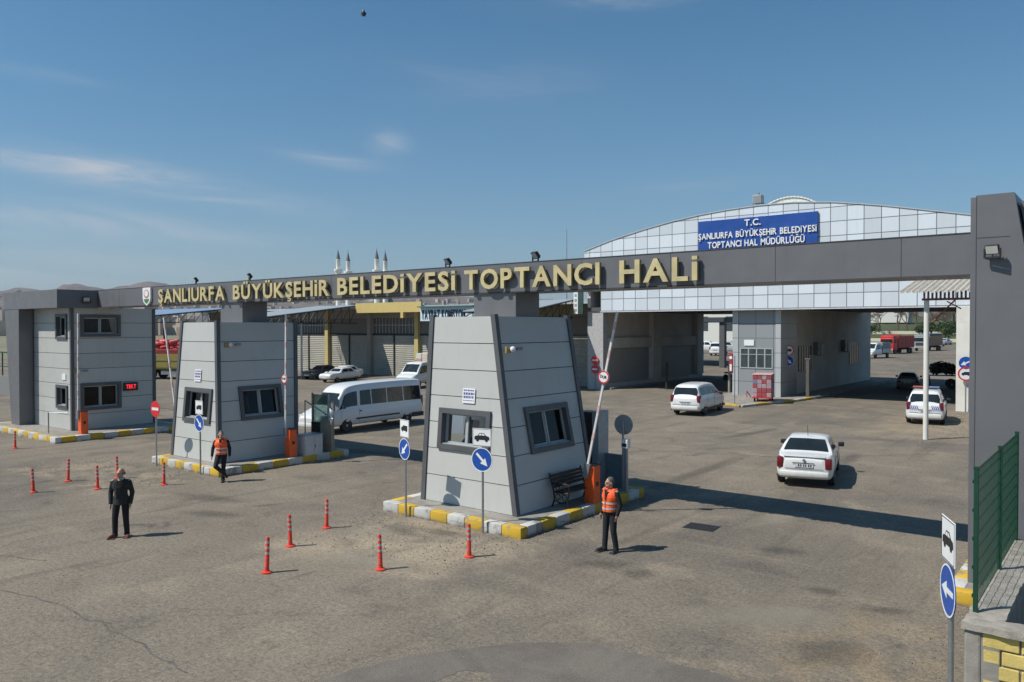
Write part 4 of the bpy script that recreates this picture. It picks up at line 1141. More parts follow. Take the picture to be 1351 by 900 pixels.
# block windows
fw = MB(oh)
a, b, c, d = -23.48, -20.98, 2.18, 3.70
fw.box(a, b, 57.14, 57.188, d - .07, d).box(a, b, 57.14, 57.188, c, c + .08)
for x in (a, a + .62, a + 1.24, a + 1.86, b - .08): fw.box(x, x + .09, 57.14, 57.188, c + .081, d - .071)
fw.box(a + .1, b - .1, 57.15, 57.185, 3.2, 3.25)
w = fw.build("window", M_pvc, hall)
MB(oh).box(a + .05, b - .05, 57.175, 57.1885, c + .05, d - .05).build("pane", mat("dim_glass", (.05, .065, .07), .12, var=.3, scale=2), w)
tag(MB().box(-23.15, -22.4, 57.13, 57.185, 3.88, 4.3).build("wall_plaque", M_signwhite), "small white plaque above the window of the hall's middle block", "plaque")
for y0_, y1_, z0_, z1_ in ((61.0, 63.9, 1.85, 3.75), (74.6, 77.5, 1.9, 3.85)):
    q = MB(oh); q.box(-20.429, -20.38, y0_, y1_, z0_, z1_)
    w = q.build("side_window", mat("dim_glass", (.05, .065, .07)), hall)
    q = MB(oh)
    for k in range(6): q.box(-20.379, -20.36, y0_ + k * (y1_ - y0_) / 5.02, y0_ + k * (y1_ - y0_) / 5.02 + .05, z0_, z1_)
    q.build("window_bars", M_blk if y0_ < 70 else M_pvc, w)
for y_, z_, lab in ((65.4, 3.5, "two dark air conditioner boxes on the passage wall near the barred window"), (72.9, 3.6, "dark air conditioner deep inside the right passage")):
    t = thing("air_conditioner", lab, "air conditioner", (-20.42, y_, z_))
    MB().rbox(0, .35, -.85, -.08, -.5, .5, .03).build("unit", mat("unit_grey", (.10, .10, .10), .5), t)
    MB().rbox(0, .35, .1, .85, -.55, .4, .03).build("unit", mat("unit_pale", (.22, .21, .20), .5), t)
    q = MB(); q.lathe([(.28, 0), (.28, .02), (.02, .03)], 16, M=Matrix.Translation((.352, -.45, 0)) @ Matrix.Rotation(PI / 2, 4, 'Y')); q.build("fan_grille", M_blk, t)
# roof ridge vent and cooler
vt = MB(oh)
n = 26
for i in range(n):
    t0, t1 = PI * (.13 + .74 * i / n), PI * (.13 + .74 * (i + .86) / n)
    P_ = lambda t, r, y: (-22.9 + r * 3.3 * math.cos(t), y, 13.4 + r * 2.75 * math.sin(t))
    vt.add([P_(t0, 1, 66), P_(t1, 1, 66), P_(t1, 1, 76), P_(t0, 1, 76), P_(t0, .96, 66), P_(t1, .96, 66), P_(t1, .96, 76), P_(t0, .96, 76)],
           [(0, 1, 2, 3), (7, 6, 5, 4), (0, 4, 5, 1), (1, 5, 6, 2), (2, 6, 7, 3), (3, 7, 4, 0)])
vt.prism([(-22.9 + 3.1 * math.cos(PI * (.13 + .74 * i / 20)), 13.4 + 2.6 * math.sin(PI * (.13 + .74 * i / 20))) for i in range(21)], lambda p: (p[0], 66.1, p[1]), lambda p: (p[0], 66.2, p[1]))
vt.build("roof_vent", mat("vent_white", (.66, .66, .60), .5), hall)
ac = thing("roof_cooler", "small pale cooler box on a frame on the hall roof's edge", "cooler", (-21.95, 56.75, 14.1))
MB().rbox(-.5, .5, -.4, .4, .35, 1.05, .02).build("case", mat("cooler_pale", (.42, .44, .42), .5), ac)
q = MB()
for sx in (-.45, .45):
    for sy in (-.35, .35): q.tube((sx, sy, 0), (sx, sy, .36), .03, n=6)
q.box(-.55, .55, -.45, .45, .28, .34); q.build("frame", M_steel, ac)
q = MB(); [q.box(-.44, .44, -.415, -.402, .42 + i * .1, .47 + i * .1) for i in range(6)]; q.build("louvre", M_steel, ac)
MB().tube((0, 0, 1.05), (.1, 0, 1.3), .12, n=8).build("duct", M_steel, ac)
ac.scale = (.62, .8, .78)
# blue name board
sb = thing("name_board", "big blue board with three lines of white letters on the gable", "sign", (-22.02, 56.39, 12.2))
MB().rbox(-4.47, 4.47, -.06, .06, -1.12, 1.14, .02).build("board", mat("board_blue", (.012, .065, .30), .4, var=.08, scale=.6), sb)
for txt, xa, xb, zb, zh in (("T.C.", -.78, .44, .51, .45), ("ŞANLIURFA BÜYÜKŞEHİR BELEDİYESİ", -4.41, 4.41, -.27, .44), ("TOPTANCI HAL MÜDÜRLÜĞÜ", -3.66, 3.6, -.97, .45)):
    q = MB(); put_text(q, txt, xa, xb, zb, zh, lambda a, z, d: (a, -.061 - d, z), .09, .018); q.build("lettering", M_signwhite, sb, fix=False)

# pavement round the block
def kerb_run(name, pts, h=.16, w=.3, step=1.4, phase=0, plain=None):
    root = bpy.data.objects.new(name, None); COL.objects.link(root); tag(root, kind='structure'); root.location = (pts[0][0], pts[0][1], 0); o = root.location
    mbs = [MB(o), MB(o)]; k = phase
    for a, b in zip(pts[:-1], pts[1:]):
        a, b = Vector((*a, 0)), Vector((*b, 0)); L = (b - a).length; n = max(1, round(L / step)); d = (b - a).normalized(); nn = Vector((d.y, -d.x, 0))
        ang = math.atan2(d.y, d.x)
        for i in range(n):
            c = a + d * (L * (i + .5) / n)
            M = Matrix.Translation(c) @ Matrix.Rotation(ang, 4, 'Z')
            mbs[k % 2].rbox(-L / n / 2 + .005, L / n / 2 - .005, -w / 2, w / 2, -.05, h, .02, M); k += 1
    mbs[0].build("kerb_stones", plain or M_kyel, root, smooth=30)
    if mbs[1].v: mbs[1].build("kerb_stones", plain or M_kwht, root, smooth=30)
kerb_run("painted_kerb", [(-21.6, 50.3), (-20.4, 49.8), (-18.95, 55.9), (-18.5, 60)], phase=0)
kerb_run("passage_kerb", [(-18.5, 60), (-18.6, 81)], plain=M_conc, step=2)
kerb_run("passage_kerb", [(-34.9, 57.2), (-34.8, 77)], plain=M_conc, step=2)
pv = MB(); pv.prism([(-21.6, 50.4), (-20.5, 49.95), (-19.1, 55.9), (-18.65, 60), (-18.7, 81), (-20.42, 82), (-24.05, 82), (-25.0, 57.0), (-24.9, 54)], lambda p: (*p, -.04), lambda p: (*p, .145))
tag(pv.build("hall_pavement", M_conc), kind='structure')
# wrapped pallet trolley on the pavement
ct = thing("pallet_trolley", "wheeled trolley stacked with red and white packs before the hall block", "trolley", (-20.35, 53.7, .145), R(14))
q = MB(); q.rbox(-.65, .65, -.95, .95, .24, .32, .02); q.path([(-.7, -1.0, .3), (-.95, -1.25, .75), (-.95, -1.25, .3)], .03); q.build("deck", M_red, ct)
q = MB()
for sx in (-.5, .5):
    for sy in (-.75, .75): q.tube((sx - .05, sy, .12), (sx + .05, sy, .12), .12, n=12)
q.build("wheels", M_rub, ct)
rnd = random.Random(5)
packs = [MB(), MB(), MB()]
for i in range(4):
    for j in range(6):
        for k in range(5):
            x, y, z = -.62 + i * .31, -.93 + j * .31, .325 + k * .3
            packs[rnd.choice((0, 0, 1, 2))].rbox(x + .005, x + .305, y + .005, y + .305, z + .003, z + .297, .02, seg=1)
for q, m in zip(packs, (mat("pack_red", (.36, .075, .085), .35), mat("pack_pale", (.40, .30, .32), .35), mat("pack_blue", (.20, .21, .30), .35))): q.build("packs", m, ct)
MB().rbox(-.64, .64, -.95, .95, 1.835, 1.9, .02).build("top_cover", mat("pack_cover", (.60, .38, .36), .4), ct)
for (x, y, h, lab) in ((-31.3, 60.5, 2.2, "dark thin post standing in the left passage by its wall"), (-25.6, 60.2, 2.4, "pale post in the left passage near the white hatch van")):
    tag(MB().tube((x, y, 0), (x, y, h), .11, n=10).lathe([(.15, h), (.15, h + .04), (.02, h + .06)], 10, c=(x, y, 0)).build("guard_post", M_dark if x < -30 else M_conc), lab, "post")
t = thing("square_post", "short rust-brown post at the pavement edge beside the passage", "post", (-18.9, 58.6, .0))
MB().rbox(-.12, .12, -.12, .12, 0, 2.9, .02).build("post", mat("post_brown", (.10, .09, .08), .7), t)
MB().box(-.16, .16, -.16, .16, 2.902, 2.96).build("cap", M_steel, t)
tag(MB().tube((-21.0, 50.25, 0), (-21.0, 50.25, 3.3), .035, n=8).lathe([(.05, 3.3), (.05, 3.33), (.01, 3.35)], 8, c=(-21.0, 50.25, 0)).build("thin_pole", M_steel), "thin grey pole at the painted kerb before the hall window", "pole")

# ------------------------------------------------------------------ corrugated shelter on a white post
sl = thing("corrugated_shelter", "corrugated sheet roof on one white post at the right", "shelter", (-7.76, 40.9, 0))
MB((-7.76, 40.9, 0)).tube((-7.76, 40.9, 0), (-7.76, 40.9, 6.5), .115, n=14).build("post", M_plaster_w, sl, smooth=40)
cr = MB((-7.76, 40.9, 0)); rows = []
nx = 120; x0_, x1_ = -8.85, -3.4
for yy, zz in ((40.2, 6.88), (44.3, 7.72)):
    rows.append([(lerp(x0_, x1_, i / nx), yy, zz + .05 * math.sin(i / nx * (x1_ - x0_) * 2 * PI / .25)) for i in range(nx + 1)])
vs = rows[0] + rows[1] + [(x, y, z - .015) for x, y, z in rows[0]] + [(x, y, z - .015) for x, y, z in rows[1]]
m_ = nx + 1
fs = []
for i in range(nx): fs += [(i, i + 1, m_ + i + 1, m_ + i), (2 * m_ + i, 3 * m_ + i, 3 * m_ + i + 1, 2 * m_ + i + 1), (i, 2 * m_ + i, 2 * m_ + i + 1, i + 1), (m_ + i, m_ + i + 1, 3 * m_ + i + 1, 3 * m_ + i)]
cr.add(vs, fs); cr.build("roof_sheet", mat("old_sheet", (.50, .46, .40), .8, var=.2, dirt=.3), sl)
q = MB((-7.76, 40.9, 0))
q.box(-7.95, -3.4, 40.82, 40.98, 6.5, 6.6); q.build("front_beam", mat("rust_red", (.22, .075, .04), .7, var=.3), sl)
q = MB((-7.76, 40.9, 0))
for i in range(26): q.box(-7.9 + i * .17, -7.82 + i * .17, 40.86, 40.94, 6.602, 6.96)
q.box(-7.95, -3.4, 40.84, 40.96, 6.93, 6.97)
q.build("slats", mat("slat_grey", (.20, .18, .17), .8, var=.3), sl)
q = MB((-7.76, 40.9, 0)); q.path([(-7.7, 41.0, 5.3), (-6.6, 41.2, 6.55)], .04).path([(-6.95, 41.1, 6.45), (-6.4, 41.3, 6.1)], .03); q.box(-4.3, -4.1, 43.9, 44.1, 0, 7.6); q.build("brace", mat("rust_red", (.22, .075, .04)), sl)

# ------------------------------------------------------------------ row of shuttered shops
osb = (-60, 60, 0)
shops = thing("shop_row", "low row of shuttered depots with yellow columns behind the booths", "building", osb)
M_shutter = None
def shutter_mat():
    N = NT("roller_shutter"); X = N.xyz()
    f = N.math('FRACT', N.math('DIVIDE', N.math('ADD', X[2], 50.), .22))
    c = N.mix(N.ramp(N.noise(.35, 5, .6), .35, .65), (.30, .285, .245), (.37, .35, .30))
    c = N.mix(N.ramp(N.noise(1, 6, .7, vec=N.mapping((.4, .4, 3))), .5, .75, 0, .3), c, (.20, .18, .15))
    N.color(c); N.b.inputs["Roughness"].default_value = .55
    N.bump(N.ramp(N.math('ABSOLUTE', N.math('SUBTRACT', f, .5)), .1, .5), .7, .05)
    return N.m
M_shutter = shutter_mat()
M_ycol = mat("column_yellow", (.50, .41, .17), .7, dirt=.25)
M_gcol = mat("column_grey", (.30, .27, .22), .8, dirt=.25)
cols = [-97.0, -89.4, -81.9, -74.4, -67.0, -59.55, -52.1, -44.6, -37.6]
MB(osb).box(-100, -37.1, 59.3, 75, 0, 7.3).build("wall", M_plaster, shops)
MB(osb).box(-100.2, -37.05, 57.2, 75.2, 7.302, 7.5).build("roof", M_roofm, shops)
for i, x in enumerate(cols):
    MB(osb).box(x - .28, x + .28, 58.75, 59.29, 0, 7.29).build("column", M_ycol if i % 2 else M_gcol, shops)
MB(osb).box(-100, -37.1, 59.0, 59.29, 6.3, 7.28).build("lintel", mat("lintel_grey", (.27, .25, .22), .8), shops)
for i, (a, b) in enumerate(zip(cols[:-1], cols[1:])):
    a, b = a + .29, b - .29; m = (a + b) / 2
    q = MB(osb); q.box(a, m - .09, 59.15, 59.29, 0, 4.4).box(m + .09, b, 59.15, 59.29, 0, 4.4)
    s = q.build("shutter", M_shutter, shops)
    MB(osb).box(m - .085, m + .085, 59.05, 59.28, 0, 4.42).box(a, b, 59.05, 59.28, 4.43, 4.6).build("guide_rail", M_dark, s)
    if i % 2 == 0:
        w = MB(osb).box(a, b, 59.2, 59.29, 4.61, 6.29).build("bar_window", mat("bar_back", (.12, .115, .11), .7), shops)
        q = MB(osb); k = a
        while k < b: q.box(k, k + .05, 59.13, 59.17, 4.61, 6.29); k += .52
        q.box(a, b, 59.12, 59.165, 5.5, 5.56); q.build("bars", mat("bar_pale", (.5, .48, .44), .6), w)
    else:
        MB(osb).box(a, b, 59.12, 59.29, 4.61, 6.29).build("shutter_housing", mat("shutter_dull", (.16, .155, .14), .7, dirt=.2), shops)
M_yel = mat("fascia_yellow", (.56, .43, .16), .65, var=.08, dirt=.15)
MB(osb).box(-67.0, -56.95, 56.9, 57.15, 6.85, 7.9).box(-67, -56.95, 57.16, 59.0, 6.86, 6.98).box(-59.9, -59.5, 56.85, 57.2, 6.25, 6.84).build("yellow_fascia", M_yel, shops)
MB(osb).box(-43.6, -37.7, 56.9, 57.15, 6.3, 7.25).build("olive_fascia", mat("fascia_olive", (.20, .165, .085), .7, dirt=.3), shops)
bs = thing("shop_sign", "pale blue shop sign with dark letters on the depot row", "sign", (-53.2, 56.8, 6.55))
MB().rbox(-3.7, 3.7, -.06, .06, -.65, .72, .02).build("board", mat("board_pale", (.56, .70, .76), .45), bs)
MB().box(-3.72, 3.72, -.5, .1, .73, .84).build("eave", mat("eave_teal", (.06, .17, .19), .6), bs)
q = MB(); put_text(q, "YAYBAZ KOMİSYON", -3.5, 2.4, -.42, .85, lambda a, z, d: (a, -.061 - d, z), .05, .03); q.build("lettering", mat("ink_dark", (.02, .03, .06), .5), bs, fix=False)
q = MB(); put_text(q, "HAL", 2.65, 3.5, .1, .32, lambda a, z, d: (a, -.061 - d, z), .05, .03); q.build("red_lettering", M_red, bs, fix=False)
vs_ = thing("vertical_sign", "narrow white upright sign with a dark green edge beside the hall gable", "sign", (-37.6, 56.3, 7.4))
MB().rbox(-.32, .12, -.06, .06, -1.0, 1.1, .02).build("board", M_signwhite, vs_)
MB().box(.125, .62, -.05, .06, -1.0, 1.1).build("edge", mat("dark_green", (.03, .07, .06), .5), vs_)
q = MB(); [q.box(-.22, .02, -.066, -.061, -.8 + i * .42, -.55 + i * .42) for i in range(4)]; q.build("print", mat("print_grey", (.3, .3, .3), .6), vs_)
# canopies with lattice trusses
def canopy(label, x0, x1, y0, y1, z0, z1, m, lo):
    o = ((x0 + x1) / 2, (y0 + y1) / 2, 0)
    t = thing("loading_canopy", label, "canopy", o, group="canopies before the depots")
    q = MB(o)
    P8 = [(x0, y0, z0), (x1, y0, z0), (x1, y1, z1), (x0, y1, z1)]
    q.add(P8 + [(x, y, z - .08) for x, y, z in P8], [(0, 1, 2, 3), (7, 6, 5, 4), (0, 4, 5, 1), (1, 5, 6, 2), (2, 6, 7, 3), (3, 7, 4, 0)])
    q.build("roof_sheet", m, t)
    def lattice(A, B):
        q = MB(o); A, B = Vector(A), Vector(B); n = max(3, int((B - A).length / 1.0))
        top = [A.lerp(B, i / n) - Vector((0, 0, .13)) for i in range(n + 1)]
        low = [Vector((p.x, p.y, lo)) for p in top]
        q.tube(top[0], top[-1], .05, n=6); q.tube(low[0], low[-1], .05, n=6)
        for i in range(n): q.tube(top[i], low[i], .03, n=5); q.tube(low[i], top[i + 1], .03, n=5)
        q.build("truss", M_iron, t)
    lattice((x1 - .1, y0 + .1, z0), (x1 - .1, y1 - .1, z1)); lattice((x0 + .1, y0 + .1, z0), (x0 + .1, y1 - .1, z1)); lattice((x0 + .1, y0 + .1, z0), (x1 - .1, y0 + .1, z0))
    q = MB(o)
    for xx in (x0 + .2, x1 - .2): q.tube((xx, y0 + 4.5, 0), (xx, y0 + 4.5, lo), .1, n=8)
    q.build("post", M_steel, t)
    return t
M_can1 = mat("canopy_blue", (.20, .28, .40), .5, var=.1)
M_can2 = mat("canopy_grey", (.30, .34, .36), .5, var=.12, dirt=.2)
canopy("long blue-grey canopy behind the sack lorry at far left", -114, -90, 46, 57.6, 6.75, 7.9, M_can1, 5.9)
canopy("grey lattice canopy left of the yellow fascia", -74.4, -67.1, 45.5, 57.4, 6.35, 7.75, M_can2, 5.75)
canopy("grey lattice canopy right of the nearest booth, beside the hall", -45.5, -38.2, 50.5, 56.8, 6.7, 7.7, M_can2, 6.1)

# ------------------------------------------------------------------ boundary wall and green fence at the right
M_block = mat("yellow_block", (.60, .47, .15), .8, var=.15, scale=3, dirt=.3, bump=.5)
ow = (-1.2, 13, 0)
wall = thing("boundary_wall", "low wall of yellow split blocks with rough concrete cap, lower right", "wall", ow)
WX, WY, WZ = -1.81, 12.1, 1.31
q = MB(ow)
q.rbox(WX, WX + .42, WY + .02, 17.4, -.02, WZ - .12, .02); q.build("side_wall", M_conc, wall)
q = MB(ow)
q.rbox(WX, WX + .20, WY, WY + .25, -.02, WZ - .10, .03); q.build("end_column", M_conc, wall)
q = MB(ow); rnd = random.Random(3)
for j in range(6):
    zb = WZ - .10 - (j + 1) * .205
    xx = WX + .205 + (.0 if j % 2 else -.0)
    first = True
    while xx < 3.2:
        wd = (.22 if (first and j % 2) else .44); first = False
        q.rbox(xx + .012, xx + wd - .012, WY + .02 + rnd.uniform(-.008, .008), WY + .24, zb + .012, zb + .193, .012); xx += wd
q.build("block_course", M_block, wall)
MB(ow).box(WX + .205, 3.2, WY + .05, WY + .22, -.02, WZ - .102).build("mortar", M_conc, wall)
q = MB(ow)
def rough_slab(mb, x0, x1, y0, y1, z0, z1, nx, ny, amp, seed):
    rnd = random.Random(seed)
    top = [[(lerp(x0, x1, i / nx) + rnd.uniform(-amp, amp) * (0 < i < nx or 1), lerp(y0, y1, j / ny) + rnd.uniform(-amp, amp), z1 + rnd.uniform(-amp, amp) * .7) for i in range(nx + 1)] for j in range(ny + 1)]
    vs = [p for r in top for p in r] + [(p[0], p[1], z0) for r in top for p in r]
    N_ = (nx + 1) * (ny + 1); fs = []
    for j in range(ny):
        for i in range(nx):
            a = j * (nx + 1) + i; fs.append((a, a + 1, a + nx + 2, a + nx + 1)); fs.append((N_ + a, N_ + a + nx + 1, N_ + a + nx + 2, N_ + a + 1))
    for i in range(nx):
        a = i; fs.append((a, N_ + a, N_ + a + 1, a + 1)); a = ny * (nx + 1) + i; fs.append((a, a + 1, N_ + a + 1, N_ + a))
    for j in range(ny):
        a = j * (nx + 1); fs.append((a, a + nx + 1, N_ + a + nx + 1, N_ + a)); a += nx; fs.append((a, N_ + a, N_ + a + nx + 1, a + nx + 1))
    mb.add(vs, fs)
rough_slab(q, WX - .02, 3.2, WY - .04, WY + .34, WZ - .095, WZ, 40, 4, .015, 1)
rough_slab(q, WX - .02, WX + .44, WY + .345, 17.4, WZ - .115, WZ, 4, 40, .015, 2)
q.build("concrete_cap", mat("rough_cap", (.33, .305, .26), .9, var=.25, scale=4, dirt=.3, bump=.6), wall)
flat("dark_yard", [(WX + .42, WY + .24), (6, WY + .24), (6, 17.2), (WX + .42, 17.2)], .006, patch_material("dark_yard_surface", (.060, .060, .062), (.085, .083, .08)))  # dark grey asphalt-like sheet over the ground behind the wall
of = (-1.78, 15, WZ)
fence = thing("mesh_fence", "dark green welded mesh fence standing on the low wall at right", "fence", of)
pts = [12.62, 15.05, 17.3]
FX = -1.75
FH = 2.0
for y in pts:
    q = MB(of); q.rbox(FX - .03, FX + .03, y - .03, y + .03, WZ - .02, WZ + FH, .006); q.box(FX - .035, FX + .035, y - .035, y + .035, WZ + FH + .001, WZ + FH + .03)
    for k in range(5): q.box(FX - .045, FX - .031, y - .035, y + .035, WZ + .2 + k * .4, WZ + .24 + k * .4)
    q.build("post", M_green, fence)
for ya, yb in zip(pts[:-1], pts[1:]):
    q = MB(of)
    n = int((yb - ya - .08) / .05)
    for i in range(n + 1):
        y = ya + .04 + i * .05
        q.box(FX - .0023, FX + .0023, y - .0023, y + .0023, WZ + .04, WZ + FH)
    k = 0.05
    fold = (.05, .25, .45, .65, .85, 1.05, 1.25, 1.45, 1.65, 1.85, 1.97)
    for z in fold: q.box(FX - .009, FX - .003, ya + .03, yb - .03, WZ + z - .003, WZ + z + .003)
    for z in (.12, .75, 1.35, 1.9):          # folded beads
        q.add([(FX, ya + .03, WZ + z), (FX, yb - .03, WZ + z), (FX + .04, yb - .03, WZ + z + .025), (FX + .04, ya + .03, WZ + z + .025)], [(0, 1, 2, 3)]) if False else None
    q.build("mesh_panel", M_green, fence)

# ------------------------------------------------------------------ low things at far left, beyond the end booth
lw_ = thing("garden_wall", "grey rendered wall with a green rail beyond the gate's left end", "wall", (-62, 24, 0))
MB().box(-12, 12, -.15, .15, 0, 1.5).build("wall", mat("render_grey", (.20, .20, .20), .9, dirt=.2), lw_)
q = MB(); [q.tube((-12 + i * 1.5, 0, 1.5), (-12 + i * 1.5, 0, 3.4), .05, n=6) for i in range(17)]; q.box(-12, 12, -.03, .03, 3.3, 3.4).box(-12, 12, -.03, .03, 2.2, 2.26); q.build("rail", M_green, lw_)

# thin mast on the skyline
tag(MB().tube((-67.3, 98, 0), (-67.3, 98, 20), .12, .05, n=6).lathe([(.3, 0), (.3, .3), (.15, .4)], 8, c=(-67.3, 98, 0)).build("thin_mast", M_steel), "thin pale mast against the sky left of the hall gable", "mast")

# ------------------------------------------------------------------ vehicles
M_carw = paint_mat("car_white", (.70, .71, .71))
M_cars = paint_mat("car_silver", (.42, .44, .46))
M_card = paint_mat("car_dark", (.03, .034, .04))
M_cargrey = paint_mat("car_greygreen", (.11, .12, .125))
M_under = mat("underbody", (.012, .012, .012), .9, var=0)
M_rim = mat("wheel_rim", (.34, .35, .36), .4, .6, var=.1)
M_tail = mat("tail_lamp", (.15, .012, .016), .2, var=.1)
M_head = mat("head_lamp", (.55, .58, .60), .12, var=.1)
M_plate = mat("number_plate", (.60, .61, .62), .4, var=.05)
M_bump = mat("bumper_black", (.03, .03, .032), .6, var=.1)

def wheel(parent, x, y, r, w, side):
    t = MB((x, y, r)); n = 20
    M = Matrix.Translation((x, y, r)) @ Matrix.Rotation(PI / 2, 4, 'X')
    t.lathe([(r * .62, -w / 2 + .01), (r * .9, -w / 2), (r, -w / 2 + .03), (r, w / 2 - .03), (r * .9, w / 2), (r * .62, w / 2 - .01)], n, M=M)
    t.o = Vector((0, 0, 0)); t.v = [p + Vector((x, y, r)) for p in t.v]
    wl_ = t.build("wheel", M_rub, parent, smooth=40)
    q = MB(); s = side
    Mr = Matrix.Translation((x, y + s * (w / 2 - .02), r)) @ Matrix.Rotation(-s * PI / 2, 4, 'X')
    q.lathe([(r * .60, -.02), (r * .60, .012), (r * .5, .0), (r * .16, .012), (r * .14, .03), (.001, .03)], n, M=Mr)
    q.build("rim", M_rim, wl_, smooth=35)
    q = MB()
    for i in range(6):
        a = i * PI / 3
        q.cbox((x + r * .36 * math.cos(a), y + s * (w / 2 - .012), r + r * .36 * math.sin(a)), (r * .10, .006, r * .10), ry=-a)
    q.build("rim_holes", M_under, wl_)
    return wl_

def car(name, label, cat, loc, az, st, wheels, r, paint, side_windows, screens, lamps, group=None, hole_r=None, plate_z=.75, w=.2, track=None, sx=1., mirrors=None, bumpers=True, arch=True):
    """lofted car. st: stations (x, zb, zbelt, ztop, wbelt, wtop), x forward from the rear end."""
    root = thing(name, label, cat, loc, R(az), group)
    st = [(s[0] * sx, *s[1:]) for s in st]
    for _ in range(2):                  # corner cutting rounds the profile
        new = [st[0]]
        for a, b in zip(st[:-1], st[1:]):
            new += [tuple(p + (q - p) * .25 for p, q in zip(a, b)), tuple(p + (q - p) * .75 for p, q in zip(a, b))]
        st = new + [st[-1]]
    X = [s[0] for s in st]
    def at(x):
        x = min(max(x, X[0]), X[-1])
        for a, b in zip(st[:-1], st[1:]):
            if a[0] <= x <= b[0]:
                t = 0 if b[0] == a[0] else (x - a[0]) / (b[0] - a[0])
                return [a[i] + (b[i] - a[i]) * t for i in range(6)]
    def ringpts(s):
        x, zb, ze, zt, wb, wt = s
        zt = max(zt, ze + .012)
        half = [(wb - .16, zb), (wb - .03, zb + .07), (wb, zb + (ze - zb) * .45), (wb - .012, ze - (ze - zb) * .12), (wb - .05, ze), (wt, zt - (zt - ze) * .14), (wt - .09, zt - .012), (wt * .45, zt + .012)]
        pts = [(x, y, z) for y, z in half] + [(x, -y, z) for y, z in half[::-1]]
        return pts
    def fine(s):
        P_ = [Vector(p) for p in ringpts(s)]; out = []
        for a, b in zip(P_, P_[1:] + P_[:1]): out += [a.lerp(b, .22), a.lerp(b, .78)]
        return out
    mb = MB(); n = 32
    for s in st: mb.v += fine(s)
    for i in range(len(st) - 1):
        for k in range(n):
            mb.f.append((i * n + k, i * n + (k + 1) % n, (i + 1) * n + (k + 1) % n, (i + 1) * n + k))
    mb.f.append(tuple(range(n))); mb.f.append(tuple((len(st) - 1) * n + k for k in range(n - 1, -1, -1)))
    mb.mi = [0] * len(mb.f)
    body = mb.build("body", paint, root)
    hr = hole_r or r * 1.16
    if arch:
        cm = MB()
        for wx in wheels: cm.tube((wx * sx, -2, r + .01), (wx * sx, 2, r + .01), hr, n=24)
        cut = cm.build("cut", paint)
        md = body.modifiers.new("b", 'BOOLEAN'); md.operation = 'DIFFERENCE'; md.object = cut; md.solver = 'EXACT'
        dg = bpy.context.evaluated_depsgraph_get(); dg.update()
        me = bpy.data.meshes.new_from_object(body.evaluated_get(dg), depsgraph=dg)
        body.modifiers.clear(); body.data = me; bpy.data.objects.remove(cut)
    me = body.data; me.name = "body"
    me.polygons.foreach_set("use_smooth", [True] * len(me.polygons)); me.set_sharp_from_angle(angle=R(28))
    wmax = max(s[4] for s in st)
    zlow = min(s[1] for s in st)
    ub = MB()
    ub.box(X[0] + .25, X[-1] - .25, -(wmax - .22), wmax - .22, zlow + .02, zlow + .5)
    ub.build("underbody", M_under, root)
    tr = track or (wmax - w / 2 - .01)
    for wx in wheels:
        for s in (-1, 1): wheel(root, wx * sx, s * tr, r, w, s)
    # panes: a strip follows the loft, set 6 mm proud
    def side_pt(x, t, s):
        a = at(x); p = ringpts(a)
        y = lerp(p[4][1], p[5][1], t); z = lerp(p[4][2], p[5][2], t)
        return Vector((x, s * (y + .007), z + .001))
    def pane(grid):
        q = MB(); q.cur = 0
        nr, nc = len(grid), len(grid[0])
        vs = [p for row in grid for p in row]
        q.add(vs, [(i * nc + j, i * nc + j + 1, (i + 1) * nc + j + 1, (i + 1) * nc + j) for i in range(nr - 1) for j in range(nc - 1)])
        return q.build("window", M_cglass_solid, root, smooth=40)
    for (xb0, xb1, xt0, xt1) in side_windows:
        for s in (-1, 1):
            g = []
            for t in (.17, .5, .84):
                x0, x1 = lerp(xb0, xt0, t) * sx, lerp(xb1, xt1, t) * sx
                g.append([side_pt(lerp(x0, x1, j / 23), t, s) for j in range(24)])
            pane(g)
    for (xa, xb, up) in screens:
        g = []
        xs_ = sorted({lerp(xa, xb, i / 3) * sx for i in range(4)} | {q_ for q_ in X if xa * sx < q_ < xb * sx})
        for x in xs_:
            a = at(x); p = ringpts(a)
            ww = p[6][1] - .03
            row = [Vector((x + up[0], -ww + 2 * ww * j / 6, a[3] + up[1] + (.012 * (1 - abs(j - 3) / 3)))) for j in range(7)]
            g.append(row)
        pane(g)
    for (x0, x1, y0, y1, z0, z1, m, nm) in lamps:
        for s in (-1, 1):
            q = MB(); ya, yb = sorted((s * y0, s * y1)); q.rbox(x0 * sx, x1 * sx, ya, yb, z0, z1, min(.03, (z1 - z0) * .2)); q.build(nm, m, root, smooth=40)
    if plate_z:
        q = MB(); q.rbox(-.022, .02, -.27, .27, plate_z - .06, plate_z + .06, .005); pl_ = q.build("number_plate", M_plate, root)
        q = MB(); rnd = random.Random(len(label))
        y = -.22
        for k, wd in enumerate((.045, .045, 0, .04, .04, 0, .045, .045)):
            if wd: q.box(-.0245, -.0225, y, y + wd * .8, plate_z - .038, plate_z + .038)
            y += wd + .016 if wd else .03
        q.build("plate_marks", M_blk, pl_)
        q = MB(); q.rbox(X[-1] - .02, X[-1] + .022, -.27, .27, .42, .53, .005); q.build("number_plate", M_plate, root)
    if mirrors:
        mx, mz = mirrors
        for s in (-1, 1):
            q = MB(); yy = at(mx * sx)[4]
            q.rbox(mx * sx - .06, mx * sx + .06, min(s * (yy - .02), s * (yy + .17)), max(s * (yy - .02), s * (yy + .17)), mz - .07, mz + .08, .03); q.build("mirror", M_blk, root, smooth=40)
    return root, body, at
M_cglass_solid = mat("car_window", (.018, .024, .026), .06, var=.3, scale=1.4, spec=.6)

